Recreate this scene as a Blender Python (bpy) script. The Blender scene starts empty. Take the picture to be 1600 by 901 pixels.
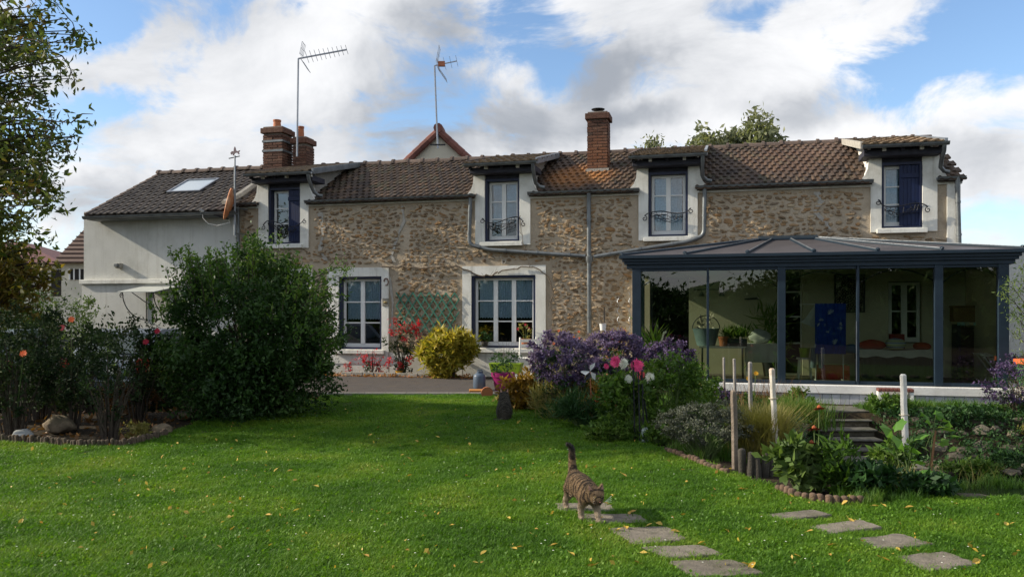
import bpy, bmesh, math, random
import numpy as np
from mathutils import Vector, Matrix, Euler
R = math.radians
rnd = random.Random(7)
nr = np.random.default_rng(11)
S = bpy.context.scene
COL = S.collection

# ------------------------------------------------------------------ camera, sky, sun, exposure
F = 1280.0; HOR = 490.0; CZ = 1.32
cd = bpy.data.cameras.new('camera'); cam = bpy.data.objects.new('camera', cd); COL.objects.link(cam)
cam.location = (0, 0, CZ); cam.rotation_euler = (R(90), 0, 0)
cd.sensor_width = 36; cd.lens = 36 * F / 1600; cd.shift_y = (HOR - 450.5) / 1600
cd.clip_start = 0.05; cd.clip_end = 6000
S.camera = cam
SUN_EL, SUN_AZ = 27.0, 5.0        # rays run towards +X, turned a little towards -Y
ray = Vector((math.cos(R(SUN_EL)) * math.cos(R(SUN_AZ)), -math.cos(R(SUN_EL)) * math.sin(R(SUN_AZ)), -math.sin(R(SUN_EL))))
sl = bpy.data.lights.new('sun', 'SUN'); sl.energy = 5.0; sl.angle = R(0.6); sl.color = (1.0, .90, .74)
so = bpy.data.objects.new('sun', sl); COL.objects.link(so)
so.rotation_euler = ray.to_track_quat('-Z', 'Y').to_euler()
S.view_settings.view_transform = 'Standard'; S.view_settings.look = 'None'
S.view_settings.exposure = 0.42; S.view_settings.gamma = 1.0

class NT:
    def __init__(s, tree):
        s.t = tree; s.n = tree.nodes; s.l = tree.links; s.n.clear()
    def new(s, typ, **kw):
        n = s.n.new(typ)
        for k, v in kw.items():
            if k == 'inp':
                for kk, vv in v.items():
                    if hasattr(vv, 'is_linked') or isinstance(vv, bpy.types.NodeSocket): s.l.new(vv, n.inputs[kk])
                    else: n.inputs[kk].default_value = vv
            else: setattr(n, k, v)
        return n
    def math(s, op, a, b=0.0, c=None, clamp=False):
        n = s.n.new('ShaderNodeMath'); n.operation = op; n.use_clamp = clamp
        for i, v in enumerate((a, b) if c is None else (a, b, c)):
            if isinstance(v, bpy.types.NodeSocket): s.l.new(v, n.inputs[i])
            else: n.inputs[i].default_value = v
        return n.outputs[0]
    def mix(s, f, a, b, blend='MIX'):
        n = s.n.new('ShaderNodeMix'); n.data_type = 'RGBA'; n.blend_type = blend
        for k, v in ((0, f), (6, a), (7, b)):
            if isinstance(v, bpy.types.NodeSocket): s.l.new(v, n.inputs[k])
            else:
                if k and len(v) == 3: v = (*v, 1)
                n.inputs[k].default_value = v
        return n.outputs[2]
    def ramp(s, f, stops, interp='LINEAR'):
        n = s.n.new('ShaderNodeValToRGB'); n.color_ramp.interpolation = interp
        e = n.color_ramp.elements
        while len(e) < len(stops): e.new(0.5)
        for i, (p, c) in enumerate(stops):
            e[i].position = p; e[i].color = (*c, 1) if len(c) == 3 else c
        if isinstance(f, bpy.types.NodeSocket): s.l.new(f, n.inputs[0])
        return n.outputs[0]
    def sstep(s, v, a, b):
        n = s.n.new('ShaderNodeMapRange'); n.interpolation_type = 'SMOOTHSTEP'
        s.l.new(v, n.inputs[0]); n.inputs[1].default_value = a; n.inputs[2].default_value = b
        return n.outputs[0]

W = bpy.data.worlds.new('World'); S.world = W; W.use_nodes = True
w = NT(W.node_tree)
sky = w.new('ShaderNodeTexSky', sky_type='NISHITA'); sky.sun_disc = False
sky.sun_elevation = R(SUN_EL); sky.sun_rotation = R(-90 - SUN_AZ); sky.altitude = 100; sky.air_density = 1.0; sky.dust_density = .6; sky.ozone_density = 1.5
tc = w.new('ShaderNodeTexCoord')
def skyblob(px, py, rx, ry):
    d = Vector(((px - 800) / F, 1, (HOR - py) / F)); 
    m = w.new('ShaderNodeMapping'); m.vector_type = 'POINT'
    # direction is divided by its Y first, so offsets are in tangent units
    m.inputs['Location'].default_value = (-d.x * F / rx, 0, -d.z * F / ry); m.inputs['Scale'].default_value = (F / rx, 0, F / ry)
    w.l.new(plane_vec, m.inputs[0])
    ln = w.new('ShaderNodeVectorMath', operation='LENGTH'); w.l.new(m.outputs[0], ln.inputs[0])
    return w.math('MULTIPLY', w.sstep(ln.outputs['Value'], 1.25, 0.2), front)
sep = w.new('ShaderNodeSeparateXYZ'); w.l.new(tc.outputs['Generated'], sep.inputs[0])
front = w.sstep(sep.outputs[1], 0.15, 0.4)
ysafe = w.math('MAXIMUM', sep.outputs[1], 0.12)
dv = w.new('ShaderNodeVectorMath', operation='DIVIDE'); w.l.new(tc.outputs['Generated'], dv.inputs[0])
cmb = w.new('ShaderNodeCombineXYZ'); [w.l.new(ysafe, cmb.inputs[i]) for i in range(3)]
w.l.new(cmb.outputs[0], dv.inputs[1]); 
# wobble the cloud layout so that no blob shows its outline
wob = w.new('ShaderNodeTexNoise', inp={'Scale': 3.2, 'Detail': 6.0, 'Roughness': .6}); w.l.new(tc.outputs['Generated'], wob.inputs['Vector'])
wsub = w.new('ShaderNodeVectorMath', operation='MULTIPLY_ADD'); w.l.new(wob.outputs['Color'], wsub.inputs[0]); wsub.inputs[1].default_value = (.34, .0, .22)
wadd = w.new('ShaderNodeVectorMath', operation='ADD'); w.l.new(dv.outputs[0], wadd.inputs[0]); wadd.inputs[1].default_value = (-.17, 0, -.11)
w.l.new(wadd.outputs[0], wsub.inputs[2])
plane_vec = wsub.outputs[0]
def total(bl):
    o = None
    for b in bl:
        v = skyblob(*b[:4]); v = w.math('MULTIPLY', v, b[4])
        o = v if o is None else w.math('ADD', o, v)
    return o
BLUE = [(190, 20, 130, 60, .9), (215, 165, 110, 45, .7), (850, 60, 130, 80, .95), (1140, 25, 90, 45, .8), (1530, 95, 190, 80, 1.0), (1390, 175, 90, 30, .45), (60, 230, 120, 60, .4), (700, 120, 60, 60, .3), (1540, 25, 140, 40, .45)]
CLOUD = [(430, 160, 200, 140, .9), (175, 110, 75, 28, .6), (1190, 85, 190, 75, .9), (900, 200, 260, 60, .8), (600, 60, 200, 90, .8), (1450, 300, 250, 100, .7), (1050, 50, 90, 40, .5), (920,110,90,60,.6)]
DARK = [(620, 150, 150, 110, .8), (860, 190, 200, 50, .5), (930, 110, 110, 60, 1.0), (690, 35, 120, 60, .8), (1290, 180, 160, 45, .6), (1540, 270, 110, 70, .55), (640, 160, 90, 60, .35), (790, 175, 80, 50, .4), (150, 330, 160, 70, .5), (1000, 190, 90, 30, .45)]
n1 = w.new('ShaderNodeTexNoise', inp={'Scale': 6.5, 'Detail': 11.0, 'Roughness': .62, 'Distortion': .5}); 
mp = w.new('ShaderNodeMapping'); mp.inputs['Scale'].default_value = (1, 1, 1.9); mp.inputs['Location'].default_value = (3.1, .4, 1.7)
w.l.new(tc.outputs['Generated'], mp.inputs[0]); w.l.new(mp.outputs[0], n1.inputs['Vector'])
n2 = w.new('ShaderNodeTexNoise', inp={'Scale': 3.4, 'Detail': 10.0, 'Roughness': .62, 'Distortion': .6}); w.l.new(mp.outputs[0], n2.inputs['Vector'])
cov = w.math('ADD', w.math('MULTIPLY', n1.outputs['Fac'], 3.0), -1.15)
cov = w.math('SUBTRACT', cov, w.math('MULTIPLY', total(BLUE), .62))
cov = w.math('ADD', cov, w.math('MULTIPLY', total(CLOUD), .42))
mask = w.sstep(cov, -.05, .55)
dk = w.math('ADD', total(DARK), w.math('MULTIPLY', w.math('SUBTRACT', n2.outputs['Fac'], .5), 2.2))
dk = w.sstep(dk, -.55, 1.15)
ccol = w.mix(dk, (9.3, 9.35, 9.5), (3.5, 3.8, 4.3))
skyb = w.mix(1.0, sky.outputs[0], (1.55, 1.68, 1.82), 'MULTIPLY')
fin = w.mix(mask, skyb, ccol)
bg = w.new('ShaderNodeBackground'); w.l.new(fin, bg.inputs[0]); bg.inputs[1].default_value = 0.085
wo = w.new('ShaderNodeOutputWorld'); w.l.new(bg.outputs[0], wo.inputs[0])

# ------------------------------------------------------------------ frames: photograph pixel -> place
N_ = Vector((.2444, .9697, 0)).normalized(); E_ = Vector((N_.y, -N_.x, 0)); ANG = math.atan2(E_.y, E_.x)
OX, OY = -200 / 72.0, F / 72.0
def hit(px, py, v=0.0):
    """pixel ray against the vertical plane v metres behind the house front: u along the front, z"""
    a = (px - 800) / F; b = (HOR - py) / F
    t = (v + OX * N_.x + OY * N_.y) / (a * N_.x + N_.y)
    x, y = a * t, t
    return ((x - OX) * E_.x + (y - OY) * E_.y, CZ + t * b)
def U(px, v=0.0): return hit(px, 0, v)[0]
def Z(px, py, v=0.0): return hit(px, py, v)[1]
def loc2w(u, v, z=0.0): return Vector((OX + u * E_.x + v * N_.x, OY + u * E_.y + v * N_.y, z))
def sm(x): x = np.clip(x, 0, 1); return x * x * (3 - 2 * x)
def G(x, y):
    x = np.asarray(x, float); y = np.asarray(y, float)
    t = sm((x - 1.5) / 1.0)
    z = -.10 + .10 * sm((y - 8) / 5) * (1 - t) - .05 * t
    z = np.where(y > 13.4, z * (1 - sm((y - 13.4) / .3)) + 0 * z, z)
    z = z - .28 * sm((-x - 4.3) / 1.2) * sm((y - 11.0) / 1.5)
    m = sm((x - 2.7 - .32 * (y - 8)) / .3) * sm((y - 6.45) / .6) * (1 - sm((7.7 - y) / .4) * sm((3.75 - x) / .35)) * sm((12.05 - y) / (.2 + 1.5 * sm((x - 5.25) / .3)))
    z = z * (1 - m) + (-.66) * m
    return z
def gz(x, y): return float(G(x, y))
def gnd(px, py):
    z = -.1
    for _ in range(12):
        Y = F * (CZ - z) / max(py - HOR, 8); X = (px - 800) / F * Y; z = gz(X, Y)
    return Vector((X, Y, z))
def at(px, py, Y): return Vector(((px - 800) / F * Y, Y, CZ + (HOR - py) / F * Y))
def inpoly(x, y, poly):
    x = np.asarray(x); y = np.asarray(y); c = np.zeros(x.shape, bool); n = len(poly)
    for i in range(n):
        x0, y0 = poly[i][0], poly[i][1]; x1, y1 = poly[i - 1][0], poly[i - 1][1]
        if y0 == y1: continue
        c ^= ((y0 > y) != (y1 > y)) & (x < (x1 - x0) * (y - y0) / (y1 - y0) + x0)
    return c

# ------------------------------------------------------------------ materials
def mat(name, c1, c2=None, scale=4.0, rough=.75, bump=0.0, bscale=30.0, metal=0.0, spec=.4, var=0.0, detail=5.0, coat=0.0, dirt=None, dscale=1.2, damt=.5, streak=0.0):
    m = bpy.data.materials.new(name); m.use_nodes = True; t = NT(m.node_tree)
    g = t.new('ShaderNodeNewGeometry'); oi = t.new('ShaderNodeObjectInfo')
    no = t.new('ShaderNodeTexNoise', inp={'Vector': g.outputs['Position'], 'Scale': scale, 'Detail': detail, 'Roughness': .6})
    c2 = c2 or tuple(x * .8 for x in c1)
    col = t.mix(t.sstep(no.outputs['Fac'], .3, .7), c1, c2)
    if dirt:
        nd = t.new('ShaderNodeTexNoise', inp={'Vector': g.outputs['Position'], 'Scale': dscale, 'Detail': 8.0, 'Roughness': .7})
        col = t.mix(t.math('MULTIPLY', t.sstep(nd.outputs['Fac'], .45, .75), damt), col, dirt)
    if streak:   # rain streaks and splashed dirt at the foot of the wall
        mps = t.new('ShaderNodeMapping'); mps.inputs['Scale'].default_value = (7, 7, .55); t.l.new(g.outputs['Position'], mps.inputs[0])
        ns = t.new('ShaderNodeTexNoise', inp={'Scale': 1.3, 'Detail': 6.0, 'Roughness': .7}); t.l.new(mps.outputs[0], ns.inputs['Vector'])
        sx = t.new('ShaderNodeSeparateXYZ'); t.l.new(g.outputs['Position'], sx.inputs[0])
        foot = t.math('MULTIPLY', t.sstep(sx.outputs[2], .55, .0), t.math('ADD', no.outputs['Fac'], .1))
        col = t.mix(t.math('MULTIPLY', t.math('MAXIMUM', t.sstep(ns.outputs['Fac'], .48, .78), foot), streak, clamp=True), col, (.27, .25, .20))
    if var:
        r = t.math('FRACT', t.math('ADD', oi.outputs['Random'], g.outputs['Random Per Island']))
        hs = t.new('ShaderNodeHueSaturation', inp={'Color': col, 'Value': t.math('ADD', t.math('MULTIPLY', r, 2 * var), 1 - var)}); col = hs.outputs[0]
    b = t.new('ShaderNodeBsdfPrincipled', inp={'Base Color': col, 'Roughness': rough, 'Metallic': metal, 'Specular IOR Level': spec, 'Coat Weight': coat})
    if bump:
        nb = t.new('ShaderNodeTexNoise', inp={'Vector': g.outputs['Position'], 'Scale': bscale, 'Detail': 6.0, 'Roughness': .65})
        bp = t.new('ShaderNodeBump', inp={'Height': nb.outputs['Fac'], 'Strength': bump, 'Distance': .02}); t.l.new(bp.outputs[0], b.inputs['Normal'])
    o = t.new('ShaderNodeOutputMaterial'); t.l.new(b.outputs[0], o.inputs[0]); return m
def pmat(name, stops, rough=.85, bump=.4, bscale=40.0, nscale=12.0, spot=None):
    """pieces: colour picked per piece from a ramp; spot=(centre, radius, colour) is a patch of lichen"""
    m = bpy.data.materials.new(name); m.use_nodes = True; t = NT(m.node_tree)
    g = t.new('ShaderNodeNewGeometry'); oi = t.new('ShaderNodeObjectInfo')
    r = t.math('FRACT', t.math('ADD', oi.outputs['Random'], g.outputs['Random Per Island']))
    col = t.ramp(r, stops)
    no = t.new('ShaderNodeTexNoise', inp={'Vector': g.outputs['Position'], 'Scale': nscale, 'Detail': 6.0, 'Roughness': .65})
    col = t.mix(t.sstep(no.outputs['Fac'], .35, .7), col, t.mix(1.0, col, (.62, .6, .58), 'MULTIPLY'))
    n3 = t.new('ShaderNodeTexNoise', inp={'Vector': g.outputs['Position'], 'Scale': 1.6, 'Detail': 7.0, 'Roughness': .7})
    for sp in (spot or []):
        ds = t.new('ShaderNodeVectorMath', operation='DISTANCE'); t.l.new(g.outputs['Position'], ds.inputs[0]); ds.inputs[1].default_value = sp[0]
        f = t.math('SUBTRACT', t.math('ADD', t.sstep(ds.outputs['Value'], sp[1], sp[1] * .2), t.math('MULTIPLY', n3.outputs['Fac'], 1.1)), .72, clamp=True)
        f2 = t.math('MULTIPLY', f, t.sstep(no.outputs['Fac'], .25, .6), clamp=True)
        col = t.mix(t.math('MULTIPLY', f2, sp[3], clamp=True), col, sp[2])
    b = t.new('ShaderNodeBsdfPrincipled', inp={'Base Color': col, 'Roughness': rough, 'Specular IOR Level': .25})
    nb = t.new('ShaderNodeTexNoise', inp={'Vector': g.outputs['Position'], 'Scale': bscale, 'Detail': 5.0})
    bp = t.new('ShaderNodeBump', inp={'Height': nb.outputs['Fac'], 'Strength': bump, 'Distance': .02}); t.l.new(bp.outputs[0], b.inputs['Normal'])
    o = t.new('ShaderNodeOutputMaterial'); t.l.new(b.outputs[0], o.inputs[0]); return m
def leafmat(name, stops, trans=.35, rough=.55, clump=1.3, cc=.5):
    m = bpy.data.materials.new(name); m.use_nodes = True; t = NT(m.node_tree)
    g = t.new('ShaderNodeNewGeometry'); oi = t.new('ShaderNodeObjectInfo')
    no = t.new('ShaderNodeTexNoise', inp={'Vector': g.outputs['Position'], 'Scale': clump, 'Detail': 3.0})
    r = t.math('FRACT', t.math('ADD', oi.outputs['Random'], g.outputs['Random Per Island']))
    f = t.math('ADD', t.math('MULTIPLY', r, 1 - cc), t.math('MULTIPLY', t.sstep(no.outputs['Fac'], .3, .7), cc))
    col = t.ramp(f, stops)
    d = t.new('ShaderNodeBsdfPrincipled', inp={'Base Color': col, 'Roughness': rough, 'Specular IOR Level': .3})
    tr = t.new('ShaderNodeBsdfTranslucent'); t.l.new(t.mix(1.0, col, (1.25, 1.3, .7), 'MULTIPLY'), tr.inputs[0])
    mx = t.new('ShaderNodeMixShader'); mx.inputs[0].default_value = trans; t.l.new(d.outputs[0], mx.inputs[1]); t.l.new(tr.outputs[0], mx.inputs[2])
    o = t.new('ShaderNodeOutputMaterial'); t.l.new(mx.outputs[0], o.inputs[0]); return m
def glassmat(name, tint, refl=1.0, rough=.0):
    m = bpy.data.materials.new(name); m.use_nodes = True; t = NT(m.node_tree)
    tr = t.new('ShaderNodeBsdfTransparent', inp={'Color': (*tint, 1)}); gl = t.new('ShaderNodeBsdfGlossy', inp={'Roughness': rough, 'Color': (1, 1, 1, 1)})
    fr = t.new('ShaderNodeFresnel', inp={'IOR': 1.5})
    g = t.new('ShaderNodeNewGeometry'); nb = t.new('ShaderNodeTexNoise', inp={'Vector': g.outputs['Position'], 'Scale': 1.4, 'Detail': 1.0})
    bp = t.new('ShaderNodeBump', inp={'Height': nb.outputs['Fac'], 'Strength': .012, 'Distance': .05})
    mx = t.new('ShaderNodeMixShader'); t.l.new(t.math('MULTIPLY', fr.outputs[0], refl, clamp=True), mx.inputs[0]); t.l.new(tr.outputs[0], mx.inputs[1]); t.l.new(gl.outputs[0], mx.inputs[2])
    o = t.new('ShaderNodeOutputMaterial'); t.l.new(mx.outputs[0], o.inputs[0]); return m

# ------------------------------------------------------------------ mesh helpers
def tag(o, label=None, cat=None, group=None, kind=None):
    if label: o['label'] = label
    if cat: o['category'] = cat
    if group: o['group'] = group
    if kind: o['kind'] = kind
    return o
def thing(name, label, cat, loc=(0, 0, 0), rz=0.0, group=None, scale=1.0):
    o = bpy.data.objects.new(name, None); COL.objects.link(o); o.location = loc; o.rotation_euler = (0, 0, rz)
    o.empty_display_size = .1; o.scale = (scale,) * 3
    return tag(o, label, cat, group)
def hthing(name, label, cat, u=0.0, v=0.0, z=0.0, group=None):
    return thing(name, label, cat, loc2w(u, v, z), ANG, group)
class MB:
    def __init__(s): s.v = []; s.f = []
    def quadbox(s, b, t):
        """b, t: four bottom and four top corners (counter-clockwise from above)"""
        i = len(s.v); s.v += [tuple(p) for p in b] + [tuple(p) for p in t]
        s.f += [(i+3, i+2, i+1, i), (i+4, i+5, i+6, i+7)] + [(i+k, i+(k+1) % 4, i+4+(k+1) % 4, i+4+k) for k in range(4)]
        return s
    def box(s, x0, x1, y0, y1, z0, z1):
        x0, x1 = sorted((x0, x1)); y0, y1 = sorted((y0, y1)); z0, z1 = sorted((z0, z1))
        return s.quadbox([(x0, y0, z0), (x1, y0, z0), (x1, y1, z0), (x0, y1, z0)], [(x0, y0, z1), (x1, y0, z1), (x1, y1, z1), (x0, y1, z1)])
    def bar(s, a, b, w, h=None, up=(0, 0, 1)):
        a = Vector(a); b = Vector(b); h = h or w; d = (b - a).normalized(); up = Vector(up)
        if abs(d.dot(up)) > .98: up = Vector((0, 1, 0))
        x = d.cross(up).normalized() * w / 2; y = x.cross(d).normalized() * h / 2
        return s.quadbox([a - x - y, a + x - y, a + x + y, a - x + y], [b - x - y, b + x - y, b + x + y, b - x + y])
    def tube(s, pts, r, n=8, caps=True):
        pts = [Vector(p) for p in pts]; k = len(pts); rr = r if hasattr(r, '__len__') else [r] * k
        i0 = len(s.v); prev = None
        for i, p in enumerate(pts):
            d = (pts[min(i + 1, k - 1)] - pts[max(i - 1, 0)]).normalized()
            if prev is None:
                up = Vector((0, 0, 1)) if abs(d.z) < .9 else Vector((1, 0, 0)); x = d.cross(up).normalized()
            else:
                x = (prev - d * prev.dot(d)).normalized()
            prev = x; y = d.cross(x)
            for j in range(n):
                a = 2 * math.pi * j / n; q = p + (x * math.cos(a) + y * math.sin(a)) * rr[i]; s.v.append(tuple(q))
        for i in range(k - 1):
            for j in range(n):
                a = i0 + i * n + j; b = i0 + i * n + (j + 1) % n
                s.f.append((a, b, b + n, a + n))
        if caps:
            s.f.append(tuple(i0 + j for j in range(n))[::-1]); s.f.append(tuple(i0 + (k - 1) * n + j for j in range(n)))
        return s
    def lathe(s, prof, c=(0, 0, 0), n=20, closed=False):
        """prof: list of (r, z)"""
        i0 = len(s.v); k = len(prof)
        for r, z in prof:
            for j in range(n):
                a = 2 * math.pi * j / n; s.v.append((c[0] + r * math.cos(a), c[1] + r * math.sin(a), c[2] + z))
        for i in range(k - 1):
            for j in range(n):
                a = i0 + i * n + j; b = i0 + i * n + (j + 1) % n
                s.f.append((a, b, b + n, a + n))
        s.f.append(tuple(i0 + j for j in range(n))[::-1]); s.f.append(tuple(i0 + (k - 1) * n + j for j in range(n)))
        return s
    def prism(s, poly, axis, a, b):
        """poly in the other two axes; axis 'x','y','z' from a to b"""
        i0 = len(s.v); n = len(poly)
        def mk(p, q): return {'x': (q, p[0], p[1]), 'y': (p[0], q, p[1]), 'z': (p[0], p[1], q)}[axis]
        s.v += [mk(p, a) for p in poly] + [mk(p, b) for p in poly]
        s.f += [tuple(range(i0, i0 + n))[::-1], tuple(range(i0 + n, i0 + 2 * n))]
        s.f += [(i0 + j, i0 + (j + 1) % n, i0 + n + (j + 1) % n, i0 + n + j) for j in range(n)]
        return s
    def face(s, *p):
        i = len(s.v); s.v += [tuple(q) for q in p]; s.f.append(tuple(range(i, i + len(p)))); return s
    def add(s, verts, faces, M=None):
        i = len(s.v)
        s.v += [tuple(M @ Vector(p)) if M is not None else tuple(p) for p in verts]; s.f += [tuple(i + k for k in f) for f in faces]; return s
    def mesh(s, name, m=None, smooth=False, fix=True):
        me = bpy.data.meshes.new(name); me.from_pydata(s.v, [], s.f)
        if fix:
            bm = bmesh.new(); bm.from_mesh(me); bmesh.ops.recalc_face_normals(bm, faces=bm.faces); bm.to_mesh(me); bm.free()
        if smooth:
            me.polygons.foreach_set('use_smooth', [True] * len(me.polygons))
            try: me.set_sharp_from_angle(angle=R(42))
            except Exception: pass
        if m: me.materials.append(m)
        return me
    def build(s, name, m, parent=None, smooth=False, bevel=0.0, label=None, fix=True):
        return link(name, s.mesh(name, m, smooth, fix), parent, bevel, label)
def link(name, me, parent=None, bevel=0.0, label=None):
    o = bpy.data.objects.new(name, me); COL.objects.link(o)
    if parent is not None: o.parent = parent
    if label: o['label'] = label
    if bevel:
        b = o.modifiers.new('bevel', 'BEVEL'); b.width = bevel; b.segments = 2; b.limit_method = 'ANGLE'; b.angle_limit = R(50)
    return o
def npmesh(name, V, Fq, m, smooth=False):
    """V (n,3); Fq (k,c) faces all with c corners"""
    me = bpy.data.meshes.new(name); k, c = Fq.shape
    me.vertices.add(len(V)); me.vertices.foreach_set('co', np.asarray(V, np.float32).ravel())
    me.loops.add(k * c); me.loops.foreach_set('vertex_index', np.asarray(Fq, np.int32).ravel())
    me.polygons.add(k); me.polygons.foreach_set('loop_start', np.arange(0, k * c, c, dtype=np.int32)); me.polygons.foreach_set('loop_total', np.full(k, c, np.int32))
    if smooth: me.polygons.foreach_set('use_smooth', np.ones(k, bool))
    me.materials.append(m); me.update(calc_edges=True); me.validate(); return me
def copy_tree(o, parent=None):
    c = o.copy(); COL.objects.link(c)
    if parent is not None: c.parent = parent
    for ch in list(o.children): copy_tree(ch, c)
    return c
def pieces(name, variants, mats, parent, keep=300, keys=None, smooth=False, field=None):
    """variants: (verts, faces, mesh); mats: list of (variant index, 4x4). The largest become parts, the rest one stuff part."""
    order = sorted(range(len(mats)), key=lambda i: -(keys[i] if keys else 0)) if keys else list(range(len(mats)))
    for i in order[:keep]:
        k, M = mats[i]; o = bpy.data.objects.new(name, variants[k][2]); COL.objects.link(o); o.parent = parent; o.matrix_local = M
    rest = order[keep:]
    if rest:
        mb = MB()
        for i in rest:
            k, M = mats[i]; mb.add(variants[k][0], variants[k][1], M)
        o = mb.build(field or name + '_field', variants[0][2].materials[0], parent, smooth=smooth, fix=False); o['kind'] = 'stuff'
def variant(mb, m, name, smooth=False):
    me = mb.mesh(name, m, smooth)
    return ([tuple(v.co) for v in me.vertices], [tuple(p.vertices) for p in me.polygons], me)
def TRS(loc, rot=(0, 0, 0), sc=(1, 1, 1)):
    return Matrix.LocRotScale(Vector(loc), Euler(rot), Vector(sc))

# ------------------------------------------------------------------ foliage
def leaf_arrays(P, size, aspect=.45, up=.3, droop=0.0, jit=.35, axis=None, bend=.18):
    """P (n,3) points -> diamond leaves with a folded middle: verts (4n,3)"""
    n = len(P); d = nr.normal(size=(n, 3)); d[:, 2] += up; d[:, 2] -= droop
    if axis is not None: d = d * .45 + axis
    d /= np.linalg.norm(d, axis=1)[:, None] + 1e-9
    q = nr.normal(size=(n, 3)); s = np.cross(d, q); s /= np.linalg.norm(s, axis=1)[:, None] + 1e-9
    nn = np.cross(d, s); L = (size * (1 + jit * nr.normal(size=n))).clip(size * .4, size * 1.9)[:, None]
    a = P; b = P + d * L * .5 + s * L * aspect * .5 + nn * L * bend * .5; c = P + d * L; e = P + d * L * .5 - s * L * aspect * .5 + nn * L * bend * .5
    V = np.empty((n, 4, 3)); V[:, 0] = a; V[:, 1] = b; V[:, 2] = c; V[:, 3] = e
    return V.reshape(-1, 3)
def leaves(name, P, size, m, parent, **kw):
    P = np.asarray(P, float)
    if len(P) == 0: return None
    V = leaf_arrays(P, size, **kw)
    return link(name, npmesh(name, V, np.arange(len(V)).reshape(-1, 4), m), parent)
def blob_points(n, w, d, h, z0=0.0, clumps=60, cl=.16, shell=.55, flat=.0, power=2.0):
    """clumpy points in an uneven ellipsoid standing on z0"""
    C = nr.normal(size=(clumps, 3)); C /= np.linalg.norm(C, axis=1)[:, None]
    rad = shell + (1 - shell) * nr.random(clumps) ** .5
    C = C * rad[:, None] * (1 + .12 * nr.normal(size=clumps))[:, None]
    C[:, 2] = np.where(C[:, 2] < -.85, -.85, C[:, 2])
    idx = nr.integers(0, clumps, n); r = cl * (.5 + nr.random(clumps))
    P = C[idx] + nr.normal(size=(n, 3)) * r[idx][:, None] * .6
    P[:, 0] *= w / 2; P[:, 1] *= d / 2; P[:, 2] = z0 + (P[:, 2] + 1) * h / 2 * 1.0
    P[:, 2] = np.maximum(P[:, 2], z0 - .02 + 0 * P[:, 2])
    return P
def shoots(mb, n, w, d, h, z0, r=.008, base=.12, lean=.9, pts=6):
    """stems from a common foot; returns sample points along them"""
    out = []
    for _ in range(n):
        a = rnd.uniform(0, 6.283); k = rnd.random() ** .5
        tip = Vector((math.cos(a) * k * w / 2 * lean, math.sin(a) * k * d / 2 * lean, z0 + h * (1 - .35 * k * k) * rnd.uniform(.75, 1.05)))
        b = Vector((math.cos(a) * k * w * base, math.sin(a) * k * d * base, z0 - .03))
        ctrl = Vector((b.x + (tip.x - b.x) * .25, b.y + (tip.y - b.y) * .25, z0 + (tip.z - z0) * .6))
        path = []
        for i in range(pts):
            t = i / (pts - 1); p = b * (1 - t) ** 2 + ctrl * 2 * t * (1 - t) + tip * t * t
            p += Vector((rnd.gauss(0, .01), rnd.gauss(0, .01), 0)) * (1 if 0 < i else 0); path.append(p)
        mb.tube(path, [r * (1 - .7 * i / (pts - 1)) for i in range(pts)], 5, caps=False); out.append(path)
    return out

# ------------------------------------------------------------------ materials used by the setting
stone_stops = [(0, (.26, .175, .10)), (.2, (.37, .265, .155)), (.4, (.19, .135, .085)), (.55, (.46, .35, .22)), (.68, (.31, .175, .075)), (.85, (.46, .37, .25)), (1, (.25, .195, .14))]
M_mortar = mat('lime_mortar', (.45, .375, .28), (.36, .295, .215), 2.2, .95, .9, 26, dirt=(.24, .19, .13), dscale=3.5, damt=.45, spec=.1)
M_stone = pmat('wall_stone', stone_stops, .9, .7, 45)
M_render = mat('white_render', (.60, .60, .56), (.53, .53, .495), 1.2, .92, .5, 40, dirt=(.36, .355, .31), dscale=1.1, damt=.55, streak=.38, spec=.15)
M_white = mat('white_plaster', (.76, .75, .69), (.67, .66, .60), 3, .85, .3, 50, dirt=(.38, .35, .28), dscale=2.3, damt=.5, streak=.45, spec=.2)  # dirt, strengthened to dim the plaster in place of shade
M_cement = mat('pale_cement', (.42, .395, .35), (.33, .31, .27), 8, .95, .8, 40, spec=.1)
lich = [(loc2w(U(905, .8), .8, 4.25), 1.15, (.36, .15, .04), 1.0), (loc2w(U(1230, 1.2), 1.2, 4.4), 1.6, (.13, .07, .045), .5), (loc2w(U(1290, 1.9), 1.9, 4.9), 1.1, (.16, .10, .075), .5)]
M_tile = pmat('roof_tile', [(0, (.055, .040, .030)), (.25, (.090, .060, .042)), (.5, (.040, .031, .026)), (.72, (.125, .078, .05)), (.88, (.07, .062, .038)), (1, (.085, .064, .052))], .75, .6, 60, 9, lich)
M_tile2 = pmat('annex_tile', [(0, (.075, .062, .054)), (.5, (.10, .085, .072)), (1, (.055, .047, .042))], .7, .5, 60, 9)
M_tile3 = pmat('dormer_tile', [(0, (.11, .08, .05)), (.5, (.17, .12, .07)), (1, (.09, .07, .05))], .8, .6, 60, 9, [(loc2w(U(1440, .5), .5, 4.6), 1.5, (.30, .20, .12), .9)])
M_ridge = mat('ridge_clay', (.13, .09, .07), (.08, .06, .05), 14, .85, .5, 60, var=.25)
M_sheath = mat('roof_underlay', (.05, .04, .03), (.04, .03, .025), 3, .9)
M_zinc = mat('weathered_zinc', (.20, .215, .22), (.12, .13, .135), 5, .45, .15, 40, metal=.55, dirt=(.09, .09, .085), dscale=3, damt=.5)
M_zincl = mat('zinc_flashing', (.30, .32, .34), (.20, .22, .24), 6, .4, .2, 40, metal=.5)
M_navy = mat('navy_paint', (.008, .014, .050), (.006, .011, .04), 8, .45, .1, 50, spec=.4)
M_shutter = mat('blue_shutter_paint', (.004, .014, .062), (.0035, .011, .05), 8, .5, .1, 50, spec=.35)
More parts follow.
